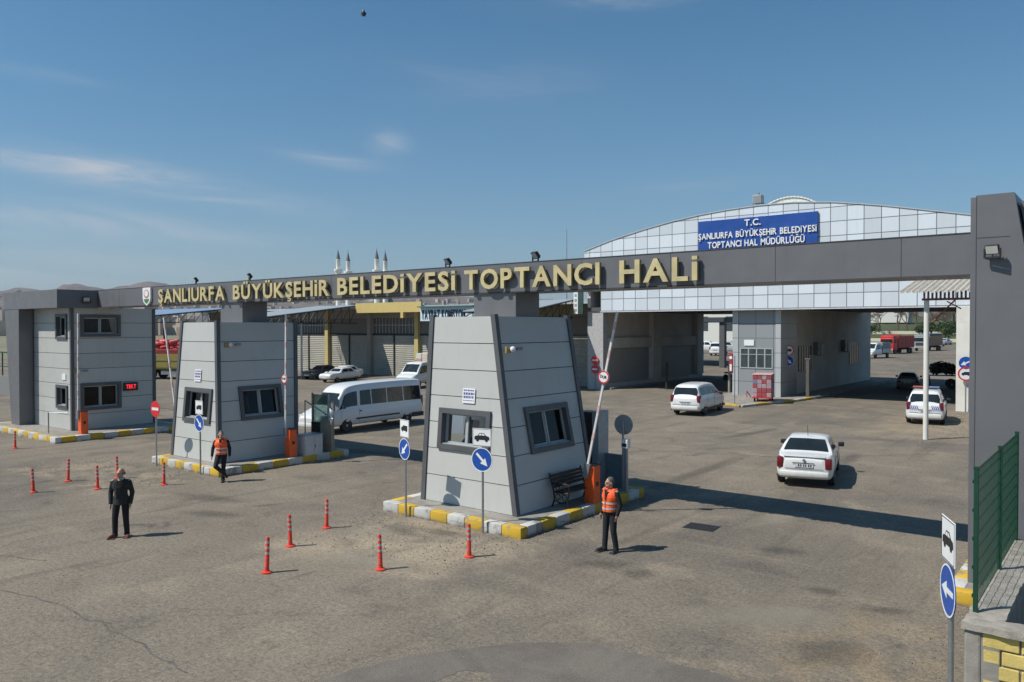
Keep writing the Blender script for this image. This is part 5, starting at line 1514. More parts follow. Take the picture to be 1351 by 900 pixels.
def seam(parent, pts, y, r=.006):
    """thin dark shut line along a side"""
    q = MB()
    for s in (-1, 1): q.path([(x, s * y, z) for x, z in pts], r, 4)
    return q.build("shut_line", M_under, parent)

# white saloon driving in
SEDAN = [(0, .42, .72, .86, .60, .52), (.05, .30, .80, .96, .76, .62), (.16, .25, .88, .98, .83, .68), (.52, .23, .92, 1.01, .85, .78), (.60, .23, .92, 1.03, .85, .80), (.95, .23, .92, 1.27, .855, .71), (1.22, .23, .92, 1.40, .86, .63),
         (1.75, .23, .91, 1.43, .86, .61), (2.35, .23, .90, 1.40, .86, .62), (2.6, .23, .90, 1.33, .86, .64), (3.15, .23, .90, 1.01, .86, .66), (3.25, .23, .90, .97, .855, .74), (3.75, .24, .84, .90, .84, .72), (4.1, .26, .74, .80, .77, .66), (4.22, .34, .62, .68, .62, .52)]
car1, _, _ = car("saloon_car", "white saloon car with red tail lamps and roof aerial, driving in past the booths", "car", (-8.55, 26.15, 0), 103.5, SEDAN, (.78, 3.40), .31, M_carw,
     [(1.12, 1.95, 1.38, 1.92), (2.03, 3.02, 2.0, 2.55)], [(.64, 1.17, (-.006, .006)), (2.62, 3.12, (.006, .006))],
     [(.0, .30, .60, .80, .60, .93, M_tail, "tail_lamp"), (4.02, 4.19, .45, .72, .60, .72, M_head, "headlamp")], plate_z=.70, mirrors=(2.95, .98), sx=1.05)
car1.scale = (1.1, 1.06, 1.06)
q = MB(); q.rbox(-.075, .12, -.72, .72, .34, .52, .05); q.build("bumper", M_carw, car1, smooth=40)
q = MB(); q.rbox(.0, .22, -.62, .62, .955, .985, .012); q.build("spoiler", M_carw, car1, smooth=40)
MB().tube((1.45, 0, 1.42), (1.2, 0, 1.80), .008, n=5).build("aerial", M_blk, car1)
MB().box(-.03, -.018, -.3, .34, .765, .785).build("plate_lamp", M_blk, car1)
MB().lathe([(.045, 0), (.045, .012), (.001, .014)], 14, M=Matrix.Translation((-.015, 0, .86)) @ Matrix.Rotation(-PI / 2, 4, 'Y')).build("badge", M_rim, car1)
q = MB(); q.path([(-.018, -.56, .60), (-.012, 0, .585), (-.018, .56, .60)], .006, 4); q.build("boot_line", M_under, car1)
seam(car1, [(2.14, .3), (2.12, .9)], .858); seam(car1, [(3.25, .35), (3.3, .88)], .852); seam(car1, [(1.02, .62), (1.2, .9)], .856); seam(car1, [(.2, .33), (3.9, .33)], .815, .018)
q = MB()
for s_ in (-1, 1):
    for x_ in (1.35, 2.3): q.box(x_, x_ + .17, min(s_ * .852, s_ * .875), max(s_ * .852, s_ * .875), .80, .83)
q.build("door_handle", M_carw, car1)

# white high-roof hatch vans (two): plain one and the one with light bar
MPV = [(0, .45, .85, .95, .62, .52), (.03, .32, .98, 1.02, .80, .68), (.10, .27, 1.02, 1.18, .85, .70), (.20, .25, 1.04, 1.56, .86, .66), (.34, .25, 1.04, 1.68, .865, .64), (.9, .25, 1.03, 1.73, .87, .635), (1.9, .25, 1.02, 1.74, .875, .63), (2.5, .25, 1.0, 1.68, .875, .62), (2.75, .25, 1.0, 1.58, .875, .62),
       (3.30, .25, 1.0, 1.16, .875, .66), (3.42, .25, .99, 1.05, .87, .74), (3.85, .26, .90, .96, .84, .72), (4.1, .30, .76, .82, .74, .62), (4.17, .38, .66, .70, .62, .5)]
def mpv(label, loc, az):
    c, b, a = car("hatch_van", label, "van", loc, az, MPV, (.80, 3.29), .32, M_carw,
        [(.30, 1.02, .42, 1.02), (1.08, 2.02, 1.08, 1.98), (2.10, 3.2, 2.06, 2.62)], [(2.78, 3.27, (.006, .006))],
        [(.01, .24, .63, .825, .74, 1.14, M_tail, "tail_lamp"), (3.84, 4.08, .48, .76, .66, .82, M_head, "headlamp")], plate_z=.66, mirrors=(2.95, 1.06), sx=1.06)
    q = MB()
    g = [[Vector((.10 * 1.06 + .10 * 1.06 * t - .028, -ww + 2 * ww * j / 6, 1.10 + .46 * t + .005)) for j in range(7)] for t, ww in ((0, .66), (.5, .655), (.97, .58))]
    vs = [p for r_ in g for p in r_]
    q.add(vs, [(i * 7 + j, i * 7 + j + 1, (i + 1) * 7 + j + 1, (i + 1) * 7 + j) for i in range(2) for j in range(6)]); q.build("window", M_cglass_solid, c)
    q = MB(); q.rbox(-.075, .10, -.74, .74, .34, .56, .05); q.build("bumper", M_carw, c, smooth=40)
    q = MB(); q.box(-.03, .0, -.30, .30, .755, .775); q.build("plate_lamp", M_blk, c)
    seam(c, [(2.08 * 1.06, .4), (2.08 * 1.06, 1.0)], .872); seam(c, [(3.22 * 1.06, .5), (3.3 * 1.06, .96)], .872); seam(c, [(1.05 * 1.06, .62), (1.05 * 1.06, 1.0)], .868)
    q = MB(); q.path([(-.012, -.70, .62), (-.012, .70, .62)], .006, 4); q.path([(.02, -.70, .64), (.10, -.70, 1.06)], .006, 4); q.path([(.02, .70, .64), (.10, .70, 1.06)], .006, 4); q.build("tailgate_line", M_under, c)
    MB().path([(.10, .0, 1.12), (.12, .30, 1.15)], .01, 4).build("wiper", M_blk, c)
    q = MB()
    for s_ in (-1, 1): q.box(1.25, 1.45, min(s_ * .862, s_ * .888), max(s_ * .862, s_ * .888), .88, .92); q.box(2.3, 2.5, min(s_ * .862, s_ * .888), max(s_ * .862, s_ * .888), .88, .92)
    q.build("door_handle", M_carw, c)
    q = MB()
    for s_ in (-1, 1): q.box(.2, 4.1, min(s_ * .83, s_ * .862), max(s_ * .83, s_ * .862), .27, .40)
    q.build("sill", M_bump, c)
    return c
mv1 = mpv("plain white hatch van seen from behind, heading into the left passage", (-21.05, 43.0, 0), 97)
mv1.scale = (1.2, 1.1, 1.08)
mv2 = mpv("white patrol hatch van with roof light bar and blue slanted stripes, behind the white post", (-8.95, 46.9, 0), 98)
q = MB(); q.rbox(1.05, 1.35, -.62, .62, 1.76, 1.80, .01); lb = q.build("light_bar", M_blk, mv2); mv2.scale = (1.1, 1.08, 1.06)
q = MB(); q.rbox(1.08, 1.32, .12, .6, 1.803, 1.88, .02); q.build("lamp", mat("lamp_red", (.42, .10, .08), .25), lb)
q = MB(); q.rbox(1.08, 1.32, -.6, -.12, 1.803, 1.88, .02); q.build("lamp", mat("lamp_blue", (.16, .22, .40), .25), lb)
q = MB()
for s in (-1, 1):
    for i in range(5):
        y = s * (.31 + i * .085) - .04
        q.add([(-.03, y, .76), (-.03, y + s * .042, .76), (.0, y + s * .042 + .07, .97), (.0, y + .07, .97)], [(0, 1, 2, 3)])
q.build("stripes", mat("stripe_blue", (.05, .08, .34), .4), mv2, fix=False)

# white minibus, driving out
BUS = [(0, .45, 1.0, 2.20, .80, .64), (.03, .36, 1.1, 2.36, .92, .74), (.12, .34, 1.12, 2.42, .96, .78), (1.2, .34, 1.12, 2.46, .97, .79), (3.6, .34, 1.12, 2.44, .97, .79), (4.55, .34, 1.12, 2.38, .97, .77), (4.95, .34, 1.11, 2.24, .965, .76), (5.15, .34, 1.10, 2.00, .96, .77), (5.62, .34, 1.08, 1.34, .94, .80), (5.78, .34, 1.06, 1.20, .93, .82), (6.2, .36, .98, 1.06, .90, .76), (6.45, .42, .82, .90, .78, .64), (6.52, .5, .74, .8, .66, .5)]
bus, _, _ = car("minibus", "white high-roof minibus with tinted side windows, driving out beside the nearest booth", "minibus", (-32.25, 31.4, 0), 272, BUS, (1.15, 5.0), .36, M_carw,
     [(.14, 1.32, .16, 1.32), (1.38, 2.42, 1.38, 2.42), (2.48, 3.42, 2.48, 3.42), (3.48, 4.18, 3.48, 4.12), (4.34, 5.50, 4.30, 4.98)], [(5.17, 5.60, (.008, .008))],
     [(-.02, .12, .70, .90, .9, 1.5, M_tail, "tail_lamp"), (6.16, 6.42, .50, .82, .72, .96, M_head, "headlamp")], plate_z=.7, mirrors=(5.25, 1.30), sx=1.12, w=.22)
q = MB(); q.rbox(6.85, 7.34, -.8, .8, .36, .58, .05); q.build("bumper", M_carw, bus, smooth=40)
q = MB(); q.rbox(7.22, 7.30, -.5, .5, .62, .74, .02); q.build("radiator_grille", M_bump, bus)
for s in (-1, 1): MB().box(1.9, 5.0, min(s * .968, s * .985), max(s * .968, s * .985), .62, .70).build("side_moulding", M_bump, bus)
q = MB()
for s in (-1, 1): q.box(.02, .95, min(s * .955, s * .985), max(s * .955, s * .985), .38, .62)
q.box(-.03, .03, -.9, .9, .38, .6); q.build("rear_trim", M_bump, bus)
seam(bus, [(4.78, .5), (4.78, 1.15)], .962); seam(bus, [(5.95, .75), (5.95, 1.1)], .955)
q = MB(); q.box(4.63, 4.75, .97, .985, 1.0, 1.06).box(4.63, 4.75, -.985, -.97, 1.0, 1.06); q.build("door_handle", M_blk, bus)

# parked cars by the depots
OLD = [(0, .40, .74, .88, .62, .56), (.06, .30, .84, .93, .76, .66), (.5, .26, .88, .95, .80, .70), (.62, .26, .88, .98, .80, .64), (1.05, .26, .88, 1.30, .80, .56), (1.3, .26, .88, 1.38, .80, .55), (2.2, .26, .88, 1.38, .80, .55), (2.45, .26, .88, 1.30, .80, .56), (2.85, .26, .87, .96, .80, .66), (2.95, .26, .86, .91, .80, .72), (3.9, .28, .80, .86, .78, .70), (4.1, .34, .72, .78, .70, .62), (4.14, .42, .66, .7, .62, .54)]
def parked(label, loc, az, paint, group="cars parked by the depots"):
    return car("parked_car", label, "car", loc, az, OLD, (.75, 3.35), .30, paint, [(1.0, 1.72, 1.28, 1.70), (1.78, 2.74, 1.76, 2.38)], [(.66, 1.22, (-.006, .006)), (2.48, 2.82, (.006, .006))],
        [(-.02, .1, .45, .70, .62, .80, M_tail, "tail_lamp"), (4.02, 4.13, .40, .68, .60, .72, M_head, "headlamp")], group, plate_z=.55, mirrors=(2.7, .95), sx=1.2)[0]
parked("older white saloon with a dark grille, front one of three cars by the shutters", (-62.0, 52.6, 0), 284, M_carw)
parked("white car parked partly behind the older white saloon", (-64.4, 55.0, 0), 285, M_carw)
parked("dark car with bonnet showing at the left behind the white saloon", (-67.0, 54.2, 0), 285, M_card)
parked("dark parked car half hidden behind the middle booth", (-72.4, 50.6, 0), 265, M_card)

PKX, PKY = -50.0, 50.2
# small flat-bed pickup with crates, behind the nearest booth
PCK = [(0, .5, 1.0, 1.70, .70, .66), (.05, .38, 1.0, 1.86, .82, .70), (.2, .36, 1.0, 1.93, .84, .71), (1.0, .36, 1.0, 1.92, .85, .70), (1.25, .36, 1.0, 1.82, .85, .70), (1.75, .36, 1.0, 1.18, .85, .74), (1.85, .36, .98, 1.08, .84, .76), (2.25, .38, .90, .98, .82, .70), (2.45, .45, .78, .84, .70, .6)]
def pickup(label, loc, az, sc=1., crates=True):
    t, _, _ = car("pickup_truck", label, "pickup", loc, az, PCK, (1.75,), .33, M_carw, [(.25, 1.68, .30, 1.24)], [(1.28, 1.74, (.006, .008))],
        [(2.2, 2.42, .42, .72, .62, .82, M_head, "headlamp")], None, plate_z=None, mirrors=(1.35, 1.2), sx=1.1)
    q = MB(); q.box(-2.75, -.06, -.80, .80, .62, .70); q.rbox(-2.8, -.08, .80, .85, .705, 1.15, .01).rbox(-2.8, -.08, -.85, -.80, .705, 1.15, .01).rbox(-2.82, -2.77, -.84, .84, .62, 1.15, .01)
    q.build("load_bed", mat("bed_pale", (.50, .50, .48), .5, dirt=.2), t)
    MB().box(-2.7, .3, -.35, .35, .42, .6).build("chassis", M_under, t)
    for s in (-1, 1): wheel(t, -1.75, s * .72, .33, .2, s)
    if crates:
        tops = MB(); rnd = random.Random(8)
        fr = MB()
        for s in (-1, 1):
            for x in (-2.7, -1.4, -.12): fr.box(x - .025, x + .025, s * .82 - .02, s * .82 + .02, 1.15, 2.0)
            fr.box(-2.72, -.1, s * .82 - .02, s * .82 + .02, 1.5, 1.56).box(-2.72, -.1, s * .82 - .02, s * .82 + .02, 1.95, 2.0)
        fr.build("bed_rails", M_pvc, t)
    else:
        q = MB(); q.rbox(-2.75, -.12, -.78, .78, .72, 1.9, .05); q.build("load_cover", mat("cover_grey", (.25, .27, .29), .7, var=.2), t)
        fr = MB()
        for s in (-1, 1):
            for k in range(5): fr.box(-2.7, -.1, s * .84 - .015, s * .84 + .015, 1.2 + k * .17, 1.25 + k * .17)
        fr.build("bed_rails", M_steel, t)
    return t
pickup("white pickup with a pale crate load on its bed, left of the nearest booth", (PKX, PKY, 0), 283, 1.).scale = (1.17, 1.17, 1.17)
rnd = random.Random(4)
ck = [mat("crate_cream", (.60, .50, .40), .7), mat("crate_white", (.62, .60, .56), .7), mat("crate_tan", (.50, .30, .22), .7)]
k_ = 0
for i in range(5):
    for j in range(3):
        for h in range(3):
            px_, py_, pz_ = 1.17 * (-2.45 + i * .5), 1.17 * (-.52 + j * .52), .702 * 1.17 + .63 + h * .50
            # crates ride on the bed of the pickup; place them in world space
            ang = R(283); wx = PKX + px_ * math.cos(ang) - py_ * math.sin(ang); wy = PKY + px_ * math.sin(ang) + py_ * math.cos(ang)
            q = MB(); q.rbox(-.27, .27, -.28, .28, 0, .49, .02, seg=1)
            o = q.build("crate", ck[rnd.randrange(3)]); o.location = (wx, wy, pz_ + .001 * h); o.rotation_euler = (0, 0, ang)
            lv = ("lower", "middle", "top")[h]
            tag(o, "small produce crate in the %s layer on the white pickup beside the nearest booth" % lv, "crate", "crates on the white pickup, %s layer" % lv)
q = MB(); q.box(-3.15, -.14, -.92, .92, .825, 1.445)
o = q.build("pallet_stack", mat("pallet_wood", (.30, .22, .14), .8)); o.location = (PKX, PKY, 0); o.rotation_euler = (0, 0, R(283))
tag(o, "wooden stack under the crates on the white pickup's bed", "pallet")

# sack lorry at far left
lo = thing("sack_lorry", "olive-yellow lorry heaped with red sacks between the far left and middle booths", "lorry", (-79.8, 41.2, 0), R(28))
M_oliv = mat("lorry_olive", (.27, .22, .05), .55, dirt=.3)
q = MB(); q.box(-4.0, 4.0, -1.2, 1.2, 1.05, 1.2); q.rbox(-4.0, 4.0, -1.25, -1.19, 1.205, 2.6, .01).rbox(-4.0, 4.0, 1.19, 1.25, 1.205, 2.6, .01).rbox(-4.05, -4.0, -1.2, 1.2, 1.205, 2.6, .01).rbox(3.99, 4.05, -1.2, 1.2, 1.205, 2.9, .01)
q.build("cargo_body", M_oliv, lo)
q = MB()
for i in range(6): q.box(-3.9 + i * 1.5, -3.8 + i * 1.5, -1.285, -1.25, 1.25, 2.55)
q.box(-3.95, 3.95, -1.28, -1.251, 1.86, 1.92); q.build("side_ribs", mat("lorry_brown", (.12, .08, .03), .6), lo)
q = MB(); q.rbox(4.3, 6.3, -1.2, 1.2, .9, 3.3, .15); q.build("cab", M_oliv, lo)
q = MB(); q.box(6.26, 6.32, -1.0, 1.0, 2.05, 2.95); q.box(4.7, 5.9, -1.215, -1.19, 2.05, 2.9); q.build("window", M_cglass_solid, lo)
MB().box(-3.8, 6.0, -.5, .5, .65, 1.04).build("chassis", M_under, lo)
for x in (-1.25, .05, 5.2):
    for s in (-1, 1): wheel(lo, x, s * 1.0, .52, .36, s)
MB().box(1.2, 3.2, -1.1, -.7, .5, .9).build("fuel_tank", M_steel, lo)
rnd = random.Random(12)
lab_done = 0
cA, sA = math.cos(R(28)), math.sin(R(28))
q = MB(); q.rbox(-3.95, 3.95, -1.18, 1.18, 1.21, 3.1, .1); so = q.build("sack_heap_core", mat("sack_dark", (.22, .02, .025), .8)); so.location = lo.location; so.rotation_euler = lo.rotation_euler
tag(so, "dark red lower mass of sacks filling the olive lorry's bed", "sacks")
M_sack = [mat("sack_red", (.62, .04, .045), .7, var=.2), mat("sack_red2", (.48, .025, .03), .7, var=.2), mat("sack_pink", (.68, .16, .14), .7, var=.2)]
sk = MB().rbox(-.5, .5, -.3, .3, -.17, .17, .15)
sack_me = [sk.build("sack", m, smooth=60) for m in M_sack]
for k in range(120):
    i, j, l = k % 8, (k // 8) % 3, k // 24
    x, y, z = -3.5 + i * 1.0 + rnd.uniform(-.1, .1), -.75 + j * .75 + rnd.uniform(-.08, .08), 2.72 + l * .30 + rnd.uniform(-.04, .06)
    if l > 1 and (-1.9 < x < .1): continue
    if l > 3 and rnd.random() < .4: continue
    src = sack_me[rnd.randrange(3)]
    c = src.copy(); COL.objects.link(c)
    c.location = (-79.8 + x * cA - y * sA, 41.2 + x * sA + y * cA, z); c.rotation_euler = (rnd.uniform(-.15, .15), rnd.uniform(-.2, .2), R(28) + rnd.uniform(-.4, .4))
    tag(c, "red produce sack in the heap on the olive lorry", "sack", "red sacks on the olive lorry")
for o in sack_me: bpy.data.objects.remove(o)

# lorries and cars beyond the right passage
def lorry(name, label, loc, az, cabm, bodym, L=7.5, h=3.6, cover=None):
    t = thing(name, label, "lorry", loc, R(az))
    q = MB(); q.rbox(L - 2.1, L, -1.25, 1.25, .75, 3.1, .14); q.rbox(L - 2.0, L - .1, -1.22, 1.22, 3.08, 3.5, .12); q.build("cab", cabm, t, smooth=35)
    q = MB(); q.rbox(L - .03, L + .02, -1.08, 1.08, 2.05, 2.85, .02).rbox(L - 1.5, L - .4, -1.27, -1.24, 2.05, 2.85, .01).rbox(L - 1.5, L - .4, 1.24, 1.27, 2.05, 2.85, .01); q.build("window", M_cglass_solid, t)
    q = MB(); q.rbox(L - .02, L + .06, -1.2, 1.2, .62, 1.05, .03); q.build("bumper", cabm, t)
    q = MB(); q.box(L + .0, L + .03, -.8, .8, 1.2, 1.8); q.build("radiator_grille", mat("grille_red", (.30, .03, .03), .4) if cabm is M_lred else M_bump, t)
    for s in (-1, 1): MB().rbox(L + .05, L + .09, s * .95 - .16, s * .95 + .16, .75, .95, .02).build("headlamp", M_head, t)
    q = MB(); q.box(0, L - 2.3, -1.25, 1.25, 1.15, 1.3); q.rbox(0, L - 2.3, -1.28, -1.2, 1.305, h, .02).rbox(0, L - 2.3, 1.2, 1.28, 1.305, h, .02).rbox(-.05, .02, -1.2, 1.2, 1.305, h, .02).rbox(L - 2.38, L - 2.3, -1.2, 1.2, 1.305, h + .3, .02)
    q.build("cargo_body", bodym, t)
    q = MB()
    for i in range(int((L - 2.4) / .9) + 1):
        for s in (-1, 1): q.box(.05 + i * .9, .13 + i * .9, s * 1.29 - .02, s * 1.29 + .02, 1.3, h)
    q.build("side_posts", bodym, t)
    if cover:
        q = MB(); q.rbox(.05, L - 2.4, -1.15, 1.15, h - .5, h + .55, .3); q.build("load_cover", cover, t, smooth=40)
    MB().box(.2, L - .3, -.5, .5, .7, 1.14).build("chassis", M_under, t)
    for x in ((1.2, 2.4, L - 1.2) if L > 7 else (1.4, L - 1.2)):
        for s in (-1, 1): wheel(t, x, s * 1.02, .52, .34, s)
    return t
M_lred = mat("lorry_red", (.58, .03, .03), .4, var=.08)
lorry("cargo_lorry", "bright red lorry facing us beyond the right passage", (-36.3, 173.4, 0), 262, M_lred, mat("lorry_red_dark", (.36, .03, .03), .5), 10.5, 3.4)
lorry("cargo_lorry", "brown and grey lorry with dark cover behind the red one", (-35.0, 195.0, 0), 262, mat("cab_grey", (.25, .28, .30), .5), mat("board_brown", (.34, .22, .15), .7), 10, 3.2, mat("cover_dark", (.08, .12, .14), .8))
pk = pickup("pale pickup with grey railed load in front of the red lorry", (-34.5, 141.5, 0), 262, crates=False); pk.scale = (1.35, 1.35, 1.35)
for x, y, az, m, lab in ((-41.0, 235, 262, M_carw, "white parked car just right of the brown lorry, far beyond the passage"), (-42.6, 255, 262, M_cars, "silver parked car far beyond the passage, second from the right"), (-44.2, 263, 262, M_cars, "silver parked car farthest right in the far row")):
    pc = parked(lab, (x, y, 0), az, m, "cars parked in the far row"); pc.scale = (1.3, 1.3, 1.3)

# grey estate car in the shade of the right passage
EST = [(0, .42, .86, .95, .70, .6), (.05, .30, .93, 1.0, .80, .68), (.12, .27, .95, 1.12, .83, .66), (.45, .25, .95, 1.42, .85, .58), (.6, .25, .95, 1.47, .85, .57), (2.3, .25, .93, 1.46, .86, .57), (2.6, .25, .92, 1.36, .86, .57), (3.15, .25, .91, 1.02, .86, .68), (3.3, .25, .9, .95, .85, .74), (4.1, .28, .8, .86, .8, .68), (4.3, .4, .66, .72, .64, .52)]
est, _, _ = car("estate_car", "grey-green estate car in the shade of the right passage", "car", (-14.9, 71.3, 0), 100, EST, (.8, 3.4), .32, M_cargrey, [(.5, 1.2, .68, 1.2), (1.28, 2.1, 1.28, 2.08), (2.18, 3.05, 2.16, 2.56)], [(.14, .43, (-.012, .012)), (2.62, 3.12, (.006, .006))],
    [(-.02, .16, .55, .80, .66, .92, M_tail, "tail_lamp"), (4.1, 4.25, .42, .7, .58, .72, M_head, "headlamp")], plate_z=.66, mirrors=(2.9, 1.0), sx=1.06)

# ------------------------------------------------------------------ people
M_skin = mat("skin", (.42, .25, .17), .55, var=.08, scale=9)
M_hairg = mat("hair_grey", (.10, .095, .09), .8, var=.3, scale=30)
M_hairk = mat("hair_black", (.02, .018, .016), .7, var=.2)
M_cloth_blk = mat("cloth_black", (.010, .0105, .012), .85, var=.25, scale=12, bump=.2)
M_cloth_char = mat("cloth_charcoal", (.021, .0215, .023), .85, var=.2, scale=14, bump=.2)
M_cloth_navy = mat("cloth_navy", (.0125, .0145, .019), .85, var=.25, scale=12, bump=.2)
M_vest = mat("vest_orange", (.95, .115, .018), .55, var=.12, scale=9, bump=.15)
M_vband = mat("vest_band", (.55, .50, .44), .35, var=.1)
M_shoe = mat("shoe_black", (.02, .018, .017), .5, var=.1)
M_shoeb = mat("shoe_brown", (.12, .035, .02), .45, var=.1)
def remesh(mb, vox, name, m, parent, sm=2):
    o = mb.build(name, m, None)
    md = o.modifiers.new("r", 'REMESH'); md.mode = 'VOXEL'; md.voxel_size = vox; md.use_smooth_shade = True
    s_ = o.modifiers.new("s", 'SMOOTH'); s_.iterations = sm; s_.factor = .5
    me = evaluated(o); me.name = name
    me.materials.clear(); me.materials.append(m)
    me.polygons.foreach_set("use_smooth", [True] * len(me.polygons))
    o2 = bpy.data.objects.new(name, me); COL.objects.link(o2); o2.parent = parent
    return o2
def capsule(mb, a, b, r1, r2, sq=1.):
    mb.tube(a, b, r1, r2, n=12); mb.ball(a, r1, 10); mb.ball(b, r2, 10)
def person(label, loc, az, J=None, jacket=M_cloth_blk, trousers=M_cloth_navy, shoes=M_shoe, vest=False, hair='short', suit=False, head_turn=0., vox=.013, lean=0., fat=1., cap=None, shirt=None):
    """joints in a frame facing -y, x to the figure's left"""
    t = thing("person", label, "person", loc, facing(az))
    D = dict(pel=(0, 0, .96), chest=(0, .0, 1.28), neck=(0, .01, 1.49), head=(0, -.025, 1.622),
             shL=(.19, .01, 1.42), elL=(.25, .03, 1.14), wrL=(.255, -.06, .90), shR=(-.19, .01, 1.42), elR=(-.25, .03, 1.14), wrR=(-.255, -.06, .90),
             hiL=(.095, 0, .93), knL=(.115, -.02, .51), anL=(.12, .03, .09), toL=(.15, -.16, .04), hiR=(-.095, 0, .93), knR=(-.115, -.02, .51), anR=(-.12, .03, .09), toR=(-.15, -.16, .04))
    if J: D.update(J)
    D = {k: Vector(v) for k, v in D.items()}
    HM = Matrix.Rotation(head_turn, 4, 'Z'); hd = D['head']
    body = MB()
    # torso, limbs, neck
    capsule(body, D['pel'], D['chest'], .12 * fat, .13 * fat); body.ball(D['chest'], .14, 12, (1.25 * fat, .85 * fat, 1.1)); capsule(body, D['shL'] + Vector((0, 0, -.03)), D['shR'] + Vector((0, 0, -.03)), .06, .06)
    capsule(body, D['chest'] + Vector((0, 0, .12)), D['neck'], .1, .062); capsule(body, D['neck'], hd + Vector((0, .02, -.05)), .058, .055)
    for s in 'LR':
        capsule(body, D['sh' + s], D['el' + s], .055, .043); capsule(body, D['el' + s], D['wr' + s], .042, .029)
        capsule(body, D['hi' + s], D['kn' + s], .085, .058); capsule(body, D['kn' + s], D['an' + s], .055, .04)
        capsule(body, D['an' + s] + Vector((0, 0, -.03)), D['to' + s], .042, .032)
        # hand: palm, four fingers of unequal length, thumb from the palm's side
        w = D['wr' + s]; d = (w - D['el' + s]).normalized(); side = 1 if s == 'L' else -1
        fwd = Vector((0, -1, 0)); fwd = (fwd - d * fwd.dot(d)).normalized(); inn = d.cross(fwd) * 1
        capsule(body, w, w + d * .075, .026, .030); body.ball(w + d * .06, .036, 8, (.6, 1.1, 1.15))
        for q, (off, ln) in enumerate(((-.030, .072), (-.010, .085), (.011, .079), (.030, .060))):
            b0 = w + d * .085 + fwd * (-off); b1 = b0 + d * ln * .55; b2 = b1 + d * ln * .38 + Vector((-side * .016, -.006, 0))
            capsule(body, b0, b1, .010, .009); capsule(body, b1, b2, .009, .0075)
        tb = w + d * .03 + fwd * .03
        capsule(body, tb, tb + d * .04 + fwd * .022, .012, .010); capsule(body, tb + d * .04 + fwd * .022, tb + d * .075 + fwd * .020, .010, .008)
    # head: skull, jaw, nose, brow, ears
    def hp(x, y, z): return hd + HM @ Vector((x, y, z))
    body.ball(hp(0, .015, .03), .1, 14, (.80, .98, 1.06), M=HM); body.ball(hp(0, -.02, -.045), .075, 12, (.82, .95, 1.0), M=HM)
    capsule(body, hp(0, -.088, .015), hp(0, -.112, -.022), .012, .017); capsule(body, hp(-.035, -.085, .028), hp(.035, -.085, .028), .013, .013)
    capsule(body, hp(-.02, -.09, -.062), hp(.02, -.09, -.062), .012, .012); body.ball(hp(0, -.082, -.098), .024, 8)
    for s in (-1, 1): body.ball(hp(s * .083, .012, .0), .028, 8, (.45, .8, 1.15), M=HM)
    B = remesh(body, vox, "body", M_skin, t)
    f = MB()
    for s in (-1, 1): f.ball(hp(s * .031, -.091, .006), .0105, 8)
    f.build("eyes", M_hairk, t)
    f = MB(); f.cbox(hp(0, -.101, -.064), (.045, .006, .006), rz=head_turn); f.build("mouth", mat("lips", (.25, .10, .08), .5), t)
    if hair:
        h = MB()
        if hair == 'short':
            h.ball(hp(0, .028, .045), .104, 14, (.83, .96, 1.0), M=HM)
        else:                                   # fringe round a bald crown
            for k in range(9):
                a = R(-20 + k * 27.5)
                h.ball(hp(.078 * math.cos(a), .03 + .085 * math.sin(a), .0), .024, 8, (1, 1, 1.5))
        ho = remesh(h, .012, "hair", M_hairg if hair != 'black' else M_hairk, t)
    # clothes follow the same bones
    tr = MB()
    capsule(tr, D['pel'] + Vector((0, 0, .05)), D['pel'], .135 * fat, .14 * fat); tr.ball(D['pel'], .14, 12, (1.2 * fat, .9 * fat, .8))
    for s in 'LR':
        capsule(tr, D['hi' + s], D['kn' + s], .098, .076); capsule(tr, D['kn' + s], D['an' + s] + Vector((0, 0, .03)), .075, .066)
        tr.tube(D['an' + s] + Vector((0, 0, .03)), D['an' + s] + Vector((0, -.01, -.045)), .066, .074, n=12)
    remesh(tr, vox, "trousers", trousers, t, 1)
    jk = MB()
    hem = D['pel'] + Vector((0, 0, -.12 if suit else -.02))
    cz = D['chest']
    capsule(jk, D['pel'] + Vector((0, 0, .06)), cz, .152 * fat, .15 * fat); jk.ball(cz + Vector((0, 0, .02)), .155, 14, (1.3 * fat, .92 * fat, 1.15)); [capsule(jk, D['neck'] + Vector((0, .01, -.085)), D['sh' + s] + Vector((0, 0, -.022)), .082, .066) for s in 'LR']
    jk.tube(D['pel'] + Vector((0, 0, .1)), hem, .165 * fat, .175 * fat, n=16)
    jk.tube(D['neck'] + Vector((0, .012, -.06)), D['neck'] + Vector((0, .012, .012)), .085, .072, n=12)
    for s in 'LR':
        capsule(jk, D['sh' + s] + Vector((0, 0, -.025)), D['el' + s], .068, .060); capsule(jk, D['el' + s], D['wr' + s], .060, .046)
    remesh(jk, vox, "jacket", jacket, t, 1)
    for s in 'LR':
        sh_ = MB(); a, b = D['an' + s] + Vector((0, .03, -.05)), D['to' + s]
        capsule(sh_, a, b, .048, .040); capsule(sh_, (a + b) / 2 + Vector((0, 0, .015)), b + Vector((0, -.02, -.004)), .046, .036)
        if abs(D['an' + s].z - .09) < .05: sh_.rbox(min(a.x, b.x) - .045, max(a.x, b.x) + .045, b.y - .06, a.y + .05, .002, .02, .008)
        remesh(sh_, .011, "shoe", shoes, t, 1)
